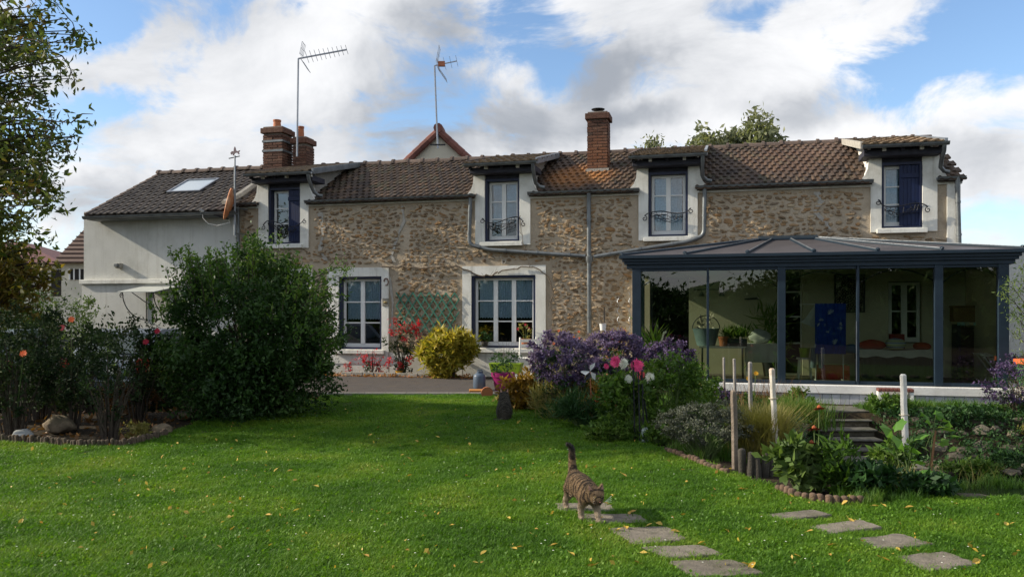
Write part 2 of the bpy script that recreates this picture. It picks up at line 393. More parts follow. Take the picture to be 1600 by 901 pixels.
M_pvc = mat('white_window_paint', (.78, .78, .74), (.72, .72, .69), 5, .4, spec=.4)
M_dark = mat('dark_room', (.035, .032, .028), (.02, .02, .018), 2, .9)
M_darkwood = mat('dark_stained_wood', (.035, .035, .05), (.02, .02, .03), 8, .7, .3, 40)
M_glass = glassmat('window_glass', (.74, .80, .86), 2.6)
M_vglass = glassmat('veranda_glass', (.60, .66, .57), 2.2)
M_lace = mat('lace_curtain', (.62, .74, .78), (.44, .55, .60), 30, .9)  # bluish, so the curtain colour carries the sky's reflection in the panes
M_iron = mat('black_iron', (.025, .027, .032), (.015, .016, .02), 12, .5, .2, 60, metal=.4)
M_brick = pmat('chimney_brick', [(0, (.12, .060, .042)), (.3, (.16, .080, .055)), (.6, (.09, .050, .038)), (.85, (.20, .11, .075)), (1, (.08, .055, .045))], .9, .6, 70, 20, [(loc2w(U(935, 1.2), 1.2, 4.7), .7, (.28, .11, .045), .6)])
M_brickm = mat('brick_mortar', (.20, .16, .13), (.13, .11, .09), 14, .95, .6, 50)
M_pot = mat('terracotta', (.42, .15, .065), (.32, .11, .05), 9, .8, .3, 50)
M_alu = mat('aluminium', (.28, .29, .31), (.22, .23, .25), 9, .35, metal=.8)
M_soil = mat('garden_soil', (.036, .028, .018), (.022, .018, .012), 9, .95, 1.0, 30, spec=.1, dirt=(.075, .055, .03), dscale=7, damt=.6)
M_turf = mat('turf_soil', (.035, .065, .014), (.05, .075, .02), 3.5, .95, .8, 40, spec=.1)
M_asph = mat('drive_asphalt', (.075, .064, .058), (.055, .047, .043), 6, .9, .6, 80, dirt=(.12, .09, .06), dscale=3, damt=.5)
M_conc = mat('old_concrete', (.36, .34, .30), (.26, .25, .22), 9, .9, .6, 60, dirt=(.14, .15, .09), dscale=4, damt=.6, spec=.15)
M_slab = mat('slab_concrete', (.27, .235, .19), (.18, .16, .13), 14, .9, 1.0, 90, dirt=(.10, .10, .05), dscale=6, damt=.6, spec=.15, var=.14)
M_vframe = mat('anthracite_paint', (.016, .030, .046), (.012, .024, .038), 6, .45, spec=.3)
M_vroof = mat('smoked_roof_panel', (.085, .077, .082), (.065, .06, .064), 2.5, .45, spec=.3)
M_cream = mat('cream_interior', (.62, .58, .42), (.55, .51, .37), 2, .9, .15, 40)

# ------------------------------------------------------------------ ground, lawn, drive
fx = np.concatenate([[-3000, -900, -300, -120, -50, -25], np.arange(-15, 12.01, .14), [20, 40, 100, 300, 900, 3000]])
fy = np.concatenate([[-3000, -600, -100, -20, -5, 0], np.arange(2, 20.01, .14), [26, 40, 80, 200, 600, 3000]])
XX, YY = np.meshgrid(fx, fy); ZZ = G(XX, YY)
nx, ny = len(fx), len(fy); idx = np.arange(nx * ny).reshape(ny, nx)
Q = np.stack([idx[:-1, :-1], idx[:-1, 1:], idx[1:, 1:], idx[1:, :-1]], -1).reshape(-1, 4)
tag(link('ground', npmesh('ground', np.stack([XX, YY, ZZ], -1).reshape(-1, 3), Q, M_soil, True)), kind='structure')

def gp(*pp): return [tuple(gnd(*p)[:2]) for p in pp]
lawn_poly = gp((760, 618), (830, 641), (900, 667), (1000, 692), (1060, 712), (1130, 738), (1215, 768), (1262, 787), (1350, 792), (1440, 788), (1600, 776)) + [(9, 6.5), (9, 2.2), (-9, 2.2), (-9, 8.3)] + \
    gp((-40, 690), (90, 698), (190, 699), (262, 680), (330, 655), (430, 645), (470, 640), (505, 619))
def lawn_fn(x, y): return inpoly(x, y, lawn_poly)
lx = np.arange(-9, 9, .07); ly = np.arange(2.2, 14.2, .07)
LX, LY = np.meshgrid(lx, ly); inside = lawn_fn(LX[:-1, :-1] + .035, LY[:-1, :-1] + .035)
ii = np.arange(LX.size).reshape(LX.shape); LQ = np.stack([ii[:-1, :-1], ii[:-1, 1:], ii[1:, 1:], ii[1:, :-1]], -1)[inside]
used, inv = np.unique(LQ, return_inverse=True)
LV = np.stack([LX.ravel(), LY.ravel(), G(LX, LY).ravel() + .012], -1)[used]
tag(link('lawn', npmesh('lawn', LV, inv.reshape(-1, 4), M_turf, True)), kind='structure')

HL = {}
def hsheet(name, u0, u1, v0, v1, z, m, kind='structure'):
    mb = MB(); mb.box(u0, u1, v0, v1, z - .05, z); o = mb.build(name, m, None); o.location = (OX, OY, 0); o.rotation_euler = (0, 0, ANG); tag(o, kind=kind); return o
uL, uA, uR = U(132), U(370), U(1500)
p1 = gnd(505, 616); p2 = gnd(800, 616)
mb = MB()
def w2l(p): d = Vector((p[0] - OX, p[1] - OY, 0)); return d.dot(E_), d.dot(N_)
a1 = w2l(p1); a2 = w2l(p2)
mb.face(*[loc2w(u, v, .018) for u, v in ((a1[0] - 1.6, a1[1] + .0), (a2[0] + 1.3, a2[1]), (a2[0] + 1.3, -.75), (a1[0] - 1.6, -.75))])
tag(mb.build('driveway', M_asph, None), kind='structure')
mb = MB()
for k in range(9):
    t0, t1 = k / 9, (k + 1) / 9 - .003
    A, B = p1.lerp(p2, t0), p1.lerp(p2, t1); off = Vector((0, -.10, 0))
    A.z = B.z = 0
    mb.quadbox([A + off, B + off, B, A], [A + off + Vector((0, 0, .035)), B + off + Vector((0, 0, .035)), B + Vector((0, 0, .035)), A + Vector((0, 0, .035))])
o = mb.build('kerb_strip', M_conc, None); tag(o, kind='structure')

# ------------------------------------------------------------------ windows, shutters, rails
def window(parent, u0, u1, z0, z1, v, cols=2, rows=3, curtain=None, glass=True, name='window', hide_right=0.0, fr=.05, proud=.0):
    """white casement; one mesh for the wooden frame, a pane per light, an optional lace curtain behind"""
    f = MB(); d = .045; y0, y1 = v - d, v
    f.box(u0, u0 + fr, y0, y1, z0, z1).box(u1 - fr, u1, y0, y1, z0, z1).box(u0 + fr, u1 - fr, y0 + .002, y1 - .002, z1 - fr, z1).box(u0 + fr, u1 - fr, y0 + .002, y1 - .002, z0, z0 + fr * 1.6)
    cw = (u1 - u0 - 2 * fr) / cols
    for i in range(1, cols):
        c = u0 + fr + i * cw; f.box(c - fr * .9, c + fr * .9, y0 - .01, y1, z0 + fr * 1.6 + .001, z1 - fr - .001)
    zs = [z0 + fr * 1.6 + (z1 - z0 - 2.6 * fr) * r / rows for r in range(rows + 1)]
    for i in range(cols):
        a = u0 + fr + i * cw + (.9 * fr if i else 0); b = u0 + fr + (i + 1) * cw - (.9 * fr if i < cols - 1 else 0)
        for r in range(1, rows): f.box(a + .001, b - .001, y0 + .008, y1 - .012, zs[r] - .013, zs[r] + .013)
    w_ = f.build(name, M_pvc, parent, bevel=0)
    if glass:
        for i in range(cols):
            a = u0 + fr + i * cw + (.9 * fr if i else 0); b = u0 + fr + (i + 1) * cw - (.9 * fr if i < cols - 1 else 0)
            for r in range(rows):
                MB().face((a, v - .02, zs[r]), (b, v - .02, zs[r]), (b, v - .02, zs[r + 1]), (a, v - .02, zs[r + 1])).build('pane', M_glass, w_, fix=False)
    if curtain:
        zc = z0 + (z1 - z0) * curtain
        for i in range(cols):
            a = u0 + fr + i * cw + .02; b = u0 + fr + (i + 1) * cw - .02; g = MB(); n = 26
            for k in range(n):
                def yy(j): return v + .035 + .012 * math.sin(j * 1.9 + i) + .006 * math.sin(j * 4.1)
                ua, ub = a + (b - a) * k / n, a + (b - a) * (k + 1) / n
                za = zc + .025 * abs(math.sin(k * .7)); zb = zc + .025 * abs(math.sin((k + 1) * .7))
                g.face((ua, yy(k), za), (ub, yy(k + 1), zb), (ub, yy(k + 1), z1 - .05), (ua, yy(k), z1 - .05))
            g.build('curtain', M_lace, w_, smooth=False, fix=False)
    return w_
def surround(parent, o, i, v0=-.035, v1=.26, sill=None, name='window_surround'):
    """o, i: outer and inner rectangles (u0,u1,z0,z1)"""
    m = MB()
    m.box(o[0], i[0], v0, v1, o[2], o[3]).box(i[1], o[1], v0, v1, o[2], o[3])
    if o[3] > i[3] + .01: m.box(i[0] + .001, i[1] - .001, v0 + .001, v1, i[3], o[3] - .001)
    m.box(i[0] + .001, i[1] - .001, v0 + .001, v1, o[2] + .001, i[2])
    s = m.build(name, M_white, parent)
    q = MB(); q.box(i[0] - .1, i[1] + .08, v0 - .07, v0 - .002, i[2] - .10, i[2] - .015); q.build('sill', M_white, s, bevel=.006)
    return s
def blueframe(parent, i, v=.10, w=.045):
    m = MB(); m.box(i[0], i[0] + w, v - .1, v + .1, i[2], i[3]).box(i[1] - w, i[1], v - .1, v + .1, i[2], i[3]).box(i[0] + w, i[1] - w, v - .1, v + .1, i[3] - w, i[3]).box(i[0] + w, i[1] - w, v - .1, v + .1, i[2], i[2] + w * .8)
    return m.build('blue_frame', M_navy, parent)
def spiral(c, r, turns, start, sgn, n=18):
    return [(c[0] + sgn * r * (1 - .75 * k / n) * math.cos(start + turns * 6.283 * k / n), c[1] + r * (1 - .75 * k / n) * math.sin(start + turns * 6.283 * k / n)) for k in range(n + 1)]
def rail(parent, pts, v, r=.011, dense=True):
    """pts: pixel path of the top bar, scrolled at both ends"""
    P = [Vector((*hit(px, py, v),)) for px, py in pts]
    # smooth the path
    def cr(a, b, c, d, t): return .5 * ((2 * b) + (c - a) * t + (2 * a - 5 * b + 4 * c - d) * t * t + (3 * b - a - 3 * c + d) * t ** 3)
    Q2 = [P[0]] + P + [P[-1]]; path = []
    for k in range(1, len(Q2) - 2):
        for j in range(6): path.append(cr(Q2[k - 1], Q2[k], Q2[k + 1], Q2[k + 2], j / 6))
    path.append(P[-1])
    m = MB(); m.tube([(p.x, v, p.y) for p in path], r, 6)
    for e, s in ((path[0], 1), (path[-1], -1)):
        sp = spiral((e.x + s * .055 * 0, e.y), .055, 1.15, math.pi * .5, -s); off = Vector((e.x - sp[0][0], e.y - sp[0][1]))
        m.tube([(a + off.x, v, b + off.y) for a, b in sp], r * .85, 6)
    o = m.build('balcony_rail', M_iron, parent, smooth=True)
    if dense:
        t = MB(); a, b = path[0].x, path[-1].x; k0 = int(len(path) * .22); k1 = int(len(path) * .8)
        for j in range(5):
            seg = []
            for k in range(k0, k1):
                f = (k - k0) / max(1, k1 - k0); seg.append((path[k].x, v + .005 * j, path[k].y - .03 - (.11 + .035 * math.sin(j * 2.3)) * math.sin(math.pi * f) * abs(math.sin(3.1 * f + j * .9)) - .012 * j))
            t.tube(seg, .005, 5)
        for q in range(7):
            k = k0 + int((k1 - k0) * (q + .5) / 7); t.tube([(path[k].x, v, path[k].y), (path[k].x + .06 * math.sin(q * 2), v, path[k].y - .13)], .005, 5)
        t.build('wrought_tracery', M_iron, o, smooth=True)
    return o

# ------------------------------------------------------------------ the stone house
EAVE = 3.82; RV = 2.2; RZ = 5.0; SL = math.atan2(RZ - EAVE - .02, RV)
house = hthing('stone_house', 'long rubble stone farmhouse with brown tiled roof, navy framed windows and four wall dormers', 'house')
DORM = [  # surround px l, r, bottom ; opening l, r, t, b ; roof l, r (px at the gutter)
    dict(s=(405, 483, 388), o=(420, 470, 288, 381), g=(386, 489)),
    dict(s=(743, 829, 383), o=(758, 812, 279, 377), g=(728, 839)),
    dict(s=(998, 1090, 375), o=(1013, 1075, 267, 369), g=(983, 1103)),
    dict(s=(1360, 1464, 362), o=(1377, 1441, 248, 356), g=(1346, 1479))]
holes = []
for d in DORM:
    u0, u1 = U(d['s'][0]), U(d['s'][1]); zb = Z((d['s'][0] + d['s'][1]) / 2, d['s'][2])
    d['S'] = (u0, u1, zb, 4.30)
    c = (d['o'][0] + d['o'][1]) / 2
    d['O'] = (U(d['o'][0]), U(d['o'][1]), Z(c, d['o'][3]), 4.16)
    d['G'] = (U(d['g'][0], -.38), U(d['g'][1], -.38))
    holes.append((u0, u1, zb, EAVE + 1))
GW = [dict(s=(418, 488, 420, 560), o=(432, 474, 434, 545)), dict(s=(512, 608, 418, 568), o=(530, 597, 432, 545)), dict(s=(723, 853, 415, 556), o=(737, 837, 430, 543))]
for g in GW:
    c = (g['s'][0] + g['s'][1]) / 2
    g['S'] = (U(g['s'][0]), U(g['s'][1]), Z(c, g['s'][3]), Z(c, g['s'][2])); g['O'] = (U(g['o'][0]), U(g['o'][1]), Z(c, g['o'][3]), Z(c, g['o'][2])); holes.append(g['S'])
# veranda door and windows open the wall too
VF = -2.2
VH = [(U(1017), U(1077), .16, 2.06), (U(1222), U(1252), .16, 2.16), (U(1384), U(1436), .78, 1.92)]
holes += VH
def holed(m, u0, u1, z0, z1, holes, v):
    us = sorted({u0, u1, *[x for h in holes for x in h[:2] if u0 < x < u1]}); zs = sorted({z0, z1, *[x for h in holes for x in h[2:] if z0 < x < z1]})
    for a, b in zip(us, us[1:]):
        for c, d in zip(zs, zs[1:]):
            mu, mz = (a + b) / 2, (c + d) / 2
            if any(h[0] < mu < h[1] and h[2] < mz < h[3] for h in holes): continue
            m.box(a, b, v, v + .24, c, d)
m = MB(); holed(m, uA, U(1479), .0, EAVE - .12, holes, 0.0)
wall = m.build('stone_wall', M_mortar, house, fix=False)
m = MB(); m.box(U(1479) + .001, uR, -.04, .24, -.1, EAVE - .02); m.build('corner_pier', M_white, house)
m = MB(); m.box(uR - .12, uR, .242, 4.4, -.1, 3.8); m.prism([(.242, 3.8), (4.4, 3.8), (RV, RZ - .03)], 'x', uR - .12, uR); m.build('gable_wall', M_white, house, fix=True)
# rendered foot of the wall and cream wall inside the veranda
m = MB(); 
for a, b in ((uA + .02, U(512)), (U(513), U(607.5)), (U(609), U(722.5)), (U(724), U(852.5))): m.box(a, b, -.022, -.001, -.1, .47 + .02 * rnd.random())
m.build('rendered_plinth', M_white, house)
m = MB(); holed(m, U(1000), U(1578, VF) - .11, .0, 2.18, VH, -.24); cw = m.build('cream_wall', M_cream, house, fix=False)
# cornice band under the gutters
m = MB()
segs = [(uA, DORM[0]['S'][0]), (DORM[0]['S'][1], DORM[1]['S'][0]), (DORM[1]['S'][1], DORM[2]['S'][0]), (DORM[2]['S'][1], DORM[3]['S'][0]), (DORM[3]['S'][1], uR + .03)]
for a, b in segs: m.box(a + .002, b - .002, -.05, .22, EAVE - .12, EAVE - .015)
m.build('cornice', M_white, house)
m = MB(); m.box(uA, uR - .13, 1.3, 1.35, 0, 3.75).box(uA, uR - .13, .25, 1.3, 1.95, 2.1); m.build('room_shade_panel', M_dark, house)  # dark sheets standing in for the unlit rooms behind the openings

# stones
vs = []
for k in range(12):
    mb = MB(); n = rnd.randint(7, 9); P = []
    for j in range(n):
        a = 6.283 * j / n + rnd.uniform(-.25, .25); ca, sa = math.cos(a), math.sin(a)
        rr = rnd.uniform(.78, 1.08); P.append((.5 * rr * math.copysign(abs(ca) ** .75, ca), .5 * rr * math.copysign(abs(sa) ** .8, sa)))
    i0 = len(mb.v); pr = rnd.uniform(.7, 1.2)
    mb.v += [(x, .3, z) for x, z in P] + [(x * .8 + rnd.uniform(-.03, .03), -pr * rnd.uniform(.75, 1.1), z * .74 + rnd.uniform(-.03, .03)) for x, z in P] + [(rnd.uniform(-.1, .1), -pr * 1.15, rnd.uniform(-.08, .08))]
    for j in range(n): mb.f += [(j, (j + 1) % n, n + (j + 1) % n, n + j), (n + j, n + (j + 1) % n, 2 * n)]
    vs.append(variant(mb, M_stone, 'stone'))
ms = []; keys = []
blocked = [(h[0] - .09, h[1] + .09, h[2] - .06, h[3] + .06) for h in holes[:7]]
z = .52
while z < EAVE - .2:
    rh = rnd.uniform(.038, .070); u = uA + .05 + rnd.random() * .1
    while u < U(1476) - .1:
        wd = rnd.choice((rnd.uniform(.06, .12), rnd.uniform(.08, .17), rnd.uniform(.13, .24))); h = rh * rnd.uniform(.85, 1.3)
        if rnd.random() < .06 and wd > .14: h *= 1.8
        cu = u + wd / 2; cz = z + rh / 2 + rnd.gauss(0, .018)
        skip = any(b[0] - wd / 2 < cu < b[1] + wd / 2 and b[2] - h / 2 < cz < b[3] + h / 2 for b in blocked) or (cu > U(985) and cz < 2.25) or cz > EAVE - .17 or rnd.random() < .03
        if not skip and not (abs(cu - (U(630) - (2.9 - cz) * .12 * 1.5 + .05 * math.sin(cz * 5))) < .07 and cz > 2.2):
            pr = rnd.uniform(.010, .034); ms.append((rnd.randrange(12), TRS((cu, .0, cz), (0, rnd.gauss(0, .22), 0), (wd * .96, pr, h)))); keys.append(wd * h * (1 + .03 * cu))
        u += wd + rnd.uniform(.006, .03)
    z += rh + rnd.uniform(.004, .014)
pieces('stone', vs, ms, wall, 300, keys, field='stone_field')
# pale cement repairs down old cracks
for pp, wd in (([(628, 322), (632, 345), (620, 372), (612, 400), (618, 412)], .09), ([(500, 332), (506, 360), (500, 392), (512, 410)], .12), ([(1276, 300), (1283, 315), (1273, 330), (1287, 345), (1300, 362)], .12), ([(606, 420), (614, 470), (612, 540)], .08)):
    mb = MB(); L = []; Rr = []
    pts = []
    for (a, b), (c, d) in zip(pp, pp[1:]):
        for k in range(5): pts.append((a + (c - a) * k / 5, b + (d - b) * k / 5))
    for a, b in pts:
        u, zz = hit(a, b, 0); q = wd * rnd.uniform(.35, 1.1); L.append((u - q / 2, zz)); Rr.append((u + q / 2, zz))
    for k in range(len(pts) - 1): mb.quadbox([(L[k + 1][0], -.014, L[k + 1][1]), (Rr[k + 1][0], -.014, Rr[k + 1][1]), (Rr[k + 1][0], .01, Rr[k + 1][1]), (L[k + 1][0], .01, L[k + 1][1])], [(L[k][0], -.014, L[k][1]), (Rr[k][0], -.014, Rr[k][1]), (Rr[k][0], .01, Rr[k][1]), (L[k][0], .01, L[k][1])])
    mb.build('crack_repair', M_cement, wall)

# ground floor windows
for k, g in enumerate(GW):
    surround(house, g['S'], g['O']); blueframe(house, g['O'])
    a, b, c, d = g['O']; window(house, a + .05, b - .05, c + .04, d - .05, .17, 3 if k == 2 else 2, 3, .40 if k else None)

# roof pieces
def tile_variant(w, l, m, name='tile', amp=.018):
    mb = MB(); xs = [-.5, -.36, -.2, -.05, .1, .25, .38, .5]; hs = [.3, .9, 1.0, .25, 0, 0, .1, .5]
    n = len(xs); T = .022
    for yy, dz in ((0, 0), (l, 0)):
        mb.v += [(x * w * 1.04, yy, hh * amp * 1.6 + T + dz) for x, hh in zip(xs, hs)]
    mb.v += [(x * w * 1.04, .0, hh * amp * 1.6 + dz - .008) for x, hh in zip(xs, hs)]
    for i in range(n - 1): mb.f += [(i, i + 1, n + i + 1, n + i), (2 * n + i, 2 * n + i + 1, i + 1, i)]
    return variant(mb, m, name, False)
def lay(parent, tv, u0f, u1f, v0, z0, v1, z1, w, ex, skip=None, keep=300, near=True, name='tile'):
    """tiles from the eave (v0,z0) to the top (v1,z1); u0f(t), u1f(t) give the row's ends"""
    Lr = math.hypot(v1 - v0, z1 - z0); sl_ = math.atan2(z1 - z0, v1 - v0); n = max(1, round(Lr / ex)); ex = Lr / n
    ms = []; keys = []
    for r in range(n):
        t = r / n; a, b = u0f(t), u1f(t); u = a + (w / 2 if r % 2 == 0 else w)
        vv, zz = v0 + (v1 - v0) * t, z0 + (z1 - z0) * t
        while u < b:
            if not (skip and skip(u, vv)):
                ms.append((0, TRS((u + rnd.gauss(0, .003), vv, zz + rnd.gauss(0, .002)), (sl_ + -.055 + rnd.gauss(0, .006), rnd.gauss(0, .012), rnd.gauss(0, .008))))); keys.append(u - vv * .3 + rnd.random() * .4)
            u += w
    pieces(name, [tv], ms, parent, keep, keys if near else None, field=name + '_field')
def roofz(v): return EAVE + .02 + v * math.tan(SL)
tv = tile_variant(.150, .26, M_tile, amp=.014); tvA = tile_variant(.19, .32, M_tile2); tvD = tile_variant(.17, .30, M_tile3)
uR2 = uR + .02
m = MB()
cuts = [uA] + [x for d in DORM for x in (d['S'][0] + .012, d['S'][1] - .012)] + [uR2]
for j in range(len(cuts) - 1):
    a, b = cuts[j], cuts[j + 1]; v0_ = -.12 if j % 2 == 0 else 1.2
    m.quadbox([(a, v0_, roofz(v0_) - .05), (b, v0_, roofz(v0_) - .05), (b, RV, roofz(RV) - .05), (a, RV, roofz(RV) - .05)], [(a, v0_, roofz(v0_) - .012), (b, v0_, roofz(v0_) - .012), (b, RV, roofz(RV) - .012), (a, RV, roofz(RV) - .012)])
m.quadbox([(uA, RV + .001, roofz(RV) - .05), (uR2, RV + .001, roofz(RV) - .05), (uR2, 4.6, 3.7), (uA, 4.6, 3.7)], [(uA, RV + .001, roofz(RV) - .012), (uR2, RV + .001, roofz(RV) - .012), (uR2, 4.6, 3.76), (uA, 4.6, 3.76)])
roof = m.build('roof', M_sheath, house)
def dskip(u, v):
    if any(d['S'][0] - .02 < u < d['S'][1] + .02 for d in DORM): return True
    return False
lay(roof, tv, lambda t: uA + .0, lambda t: uR2, -.17, roofz(-.17), RV - .05, roofz(RV - .05), .150, .20, dskip)
def ridge(parent, a, b, v, z, m_, name='ridge_tile', L=.38):
    n = round((b - a) / L); L = (b - a) / n; mb = MB()
    for i0, r in ((0, .125), (1, .10)):
        pass
    prof = [(math.cos(t) * .12, math.sin(t) * .10) for t in [math.pi * k / 7 for k in range(8)]]
    mb.v += [(-.01, y, zz + .012) for y, zz in [(p[0] * 1.12, p[1] * 1.16) for p in prof]] + [(.05, y * 1.1, zz * 1.14 + .01) for y, zz in prof] + [(.055, y, zz) for y, zz in prof] + [(L, y * .97, zz * .97) for y, zz in prof]
    for r in range(3):
        for j in range(7): mb.f.append((8 * r + j, 8 * r + j + 1, 8 * r + 8 + j + 1, 8 * r + 8 + j))
    mb.f.append(tuple(range(8)))
    me = mb.mesh(name, m_, True)
    for k in range(n):
        o = link(name, me, parent); o.location = (a + k * L, v, z - .03 + rnd.gauss(0, .006)); o.rotation_euler = (rnd.gauss(0, .02), rnd.gauss(0, .015), rnd.gauss(0, .01))
ridge(roof, uA - .1, uR2, RV, RZ, M_ridge)

def gutter(parent, a, b, v, z, r=.06, brk=True):
    mb = MB(); n = 8; pr = [(math.cos(math.pi + math.pi * k / n) * r, math.sin(math.pi + math.pi * k / n) * r) for k in range(n + 1)]
    pr = [(-r - .012, .006)] + pr + [(r - .004, .0)]; inner = [(x * .9, y * .9 + .004) for x, y in pr[1:-1]]
    poly = [(v + x, z + y) for x, y in pr] + [(v + x, z + y) for x, y in inner[::-1]]
    mb.prism(poly, 'x', a, b); g = mb.build('gutter', M_zinc, parent)
    q = MB(); k = a + .2
    while k < b - .1:
        q.box(k - .012, k + .012, v - r - .016, v - r - .003, z - .05, z + .012); k += .5
    # small welded hooks, one joined row
    return g
for k, (a, b) in enumerate(segs):
    gutter(house, a - .03 if k else a, b + .03, -.13, EAVE - .02 + .01, .06)
def pipe(parent, pts, v, r=.042, name='downpipe', collars=True, m_=M_zinc):
    P = []
    for p in pts:
        vv = p[2] if len(p) > 2 else v; u, zz = hit(p[0], p[1], vv); P.append(Vector((u, vv, zz)))
    out = [P[0]]
    for i in range(1, len(P) - 1):  # round the bends
        a, b, c = P[i - 1], P[i], P[i + 1]; d1 = min(.11, (b - a).length * .45); d2 = min(.11, (c - b).length * .45)
        s = b + (a - b).normalized() * d1; e = b + (c - b).normalized() * d2
        for t in (0, .25, .5, .75, 1): out.append(s * (1 - t) ** 2 + b * 2 * t * (1 - t) + e * t * t)
    out.append(P[-1]); o = MB().tube(out, r, 12).build(name, m_, parent, smooth=True)
    if collars:
        for a, b in zip(P, P[1:]):
            n = int((b - a).length / .85) + 1
            if (b - a).length < .3: continue
            for k in range(n):
                t = (k + .5) / n; c = a.lerp(b, t); d = (b - a).normalized() * .02; MB().tube([c - d, c + d], r + .008, 12).build('pipe_collar', m_, o, smooth=True)
    return o
pipe(house, [(735, 302, -.13), (735, 312, -.10), (733, 382), (765, 390), (915, 400)], -.09)
pipe(house, [(920, 300, -.13), (920, 318, -.09), (921, 520, -.09)], -.09, .045)
pipe(house, [(1101, 290, -.13), (1101, 305, -.10), (1100, 368), (1075, 377), (928, 401)], -.09)
pipe(house, [(1497, 275, -.15), (1496, 290, -.13), (1499, 392, -.10)], -.12, .042)
pipe(house, [(371, 316, -.13), (372, 335, -.08), (373, 430, -.08)], -.08, .035)
u, zz = hit(921, 404, -.09); MB().lathe([(.05, -.09), (.075, -.03), (.08, .04), (.055, .06)], (u, -.09, zz), 14).build('pipe_junction', M_zinc, house, smooth=True)

# dormers
def droofz(v): return 4.40 + (v + .42) * .235
for k, d in enumerate(DORM):
    s0, s1, sb, st = d['S']; o0, o1, ob, ot = d['O']; g0, g1 = d['G']
    dm = MB(); vi = 1.7
    dm.box(s0 + .03, s0 + .13, .262, vi, EAVE - .05, 4.40).box(s1 - .13, s1 - .03, .262, vi, EAVE - .05, 4.40)
    dorm = dm.build('dormer', M_white, house)
    # flared feet of the cheeks
    pr = [(0, 0), (0, .42), (.03, .42), (.05, .2), (.10, .08), (.17, 0)]
    MB().prism([(s0 - x, EAVE + .02 + z_) for x, z_ in pr], 'y', -.034, .2).build('flared_foot', M_white, dorm)
    MB().prism([(s1 + x, EAVE + .02 + z_) for x, z_ in pr], 'y', -.034, .2).build('flared_foot', M_white, dorm)
    sr = MB(); sr.box(s0, o0, -.035, .26, sb, 4.22).box(o1, s1, -.035, .26, sb, 4.22).box(o0 + .001, o1 - .001, -.034, .26, sb + .001, ob)
    sr_o = sr.build('window_surround', M_white, dorm)
    MB().box(o0 - .09, o1 + .07, -.11, -.037, ob - .1, ob - .02).build('sill', M_white, dorm, bevel=.006)
    MB().box(g0 + .05, g1 - .05, -.30, .28, 4.222, 4.34).build('lintel_and_soffit_shade', M_darkwood, dorm, bevel=.01)  # dark board whose colour also carries the soffit's shadow
    MB().box(o0 + .002, o1 - .002, .02, .25, 4.14, 4.221).build('head_board', M_darkwood, dorm)
    ft = MB(); n = max(3, round((g1 - g0) / .28))
    for j in range(n):
        c = g0 + .08 + (g1 - g0 - .16) * j / (n - 1); MB().box(c - .03, c + .03, -.37, -.302, 4.30, 4.375).build('rafter_end', M_white if j % 2 else M_darkwood, dorm)
    r_ = MB(); r_.quadbox([(g0, -.42, droofz(-.42) - .05), (g1, -.42, droofz(-.42) - .05), (g1, RV, droofz(RV) - .05), (g0, RV, droofz(RV) - .05)], [(g0, -.42, droofz(-.42)), (g1, -.42, droofz(-.42)), (g1, RV, droofz(RV)), (g0, RV, droofz(RV))])
    dr = r_.build('dormer_roof', M_darkwood, house)
    lay(dr, tvD, lambda t: g0 + .0, lambda t: g1 - .02, -.46, droofz(-.46) + .01, RV - .02, droofz(RV) + .01, .17, .24, None, 999)
    # side flashings, zinc on the right, mortar on the left
    for uu, mm in ((g1 - .03, M_zincl if k else M_zinc), (g0 - .02, M_cement if k == 3 else M_ridge)):
        f_ = MB(); f_.quadbox([(uu, -.40, droofz(-.4) - .06), (uu + .05, -.40, droofz(-.4) - .06), (uu + .05, RV * .9, droofz(RV * .9) - .06), (uu, RV * .9, droofz(RV * .9) - .06)], [(uu, -.40, droofz(-.4) + .07), (uu + .05, -.40, droofz(-.4) + .07), (uu + .05, RV * .9, droofz(RV * .9) + .06), (uu, RV * .9, droofz(RV * .9) + .06)])
        f_.build('verge_flashing', mm, dr)
    # cheeks from the main roof up to the dormer roof
    for uu in (s0 + .01, s1 - .05):
        c_ = MB(); c_.quadbox([(uu, .27, roofz(.27) - .03), (uu + .04, .27, roofz(.27) - .03), (uu + .04, 1.9, roofz(1.9) - .03), (uu, 1.9, roofz(1.9) - .03)], [(uu, .27, 4.5), (uu + .04, .27, 4.5), (uu + .04, 1.9, droofz(1.9) - .06), (uu, 1.9, droofz(1.9) - .06)])
        c_.build('cheek', M_white if k == 3 else M_cement, dorm)
    gutter(dorm, g0 + .0, g1 + .02, -.49, 4.385, .055)
    pipe(dorm, [(d['g'][1] - 5, 0)] * 0 or [], 0) if False else None
    a = g1 - .06
    P = [(a, -.49, 4.34), (a, -.46, 4.24), (a - .01, -.33, 4.10), (a + .0, -.22, 3.98), (a + .07, -.16, 3.92), (a + .16, -.13, 3.90)]
    MB().tube(P, .038, 10).build('downpipe', M_zinc, dorm, smooth=True)
    blueframe(dorm, (o0, o1, ob, 4.14), .10)
    if k in (0, 3):
        wsplit = o0 + (o1 - o0) * .55
        window(dorm, o0 + .055, wsplit + .02, ob + .045, 4.09, .19, 1, 3, .03 if k == 3 else None)
        sh = MB(); n = 5; a, b = (U(449), U(470)) if k == 0 else (U(1406), U(1440)); b -= .03
        for j in range(n):
            x0 = a + (b - a) * j / n; MB().box(x0 + .002, x0 + (b - a) / n - .002, .05, .075, ob + .05, 4.09).build('shutter_board', M_shutter, dorm, bevel=.003)
        for zz in (ob + .28, 3.85): MB().box(a, b, .025, .049, zz, zz + .09).build('shutter_ledge', M_shutter, dorm, bevel=.003)
    else: window(dorm, o0 + .055, o1 - .055, ob + .045, 4.09, .19, 2, 3, .28 if k == 1 else .06)
rail(DH := house, [(411, 352), (418, 345), (432, 347), (450, 354), (465, 352), (476, 342)], -.13)
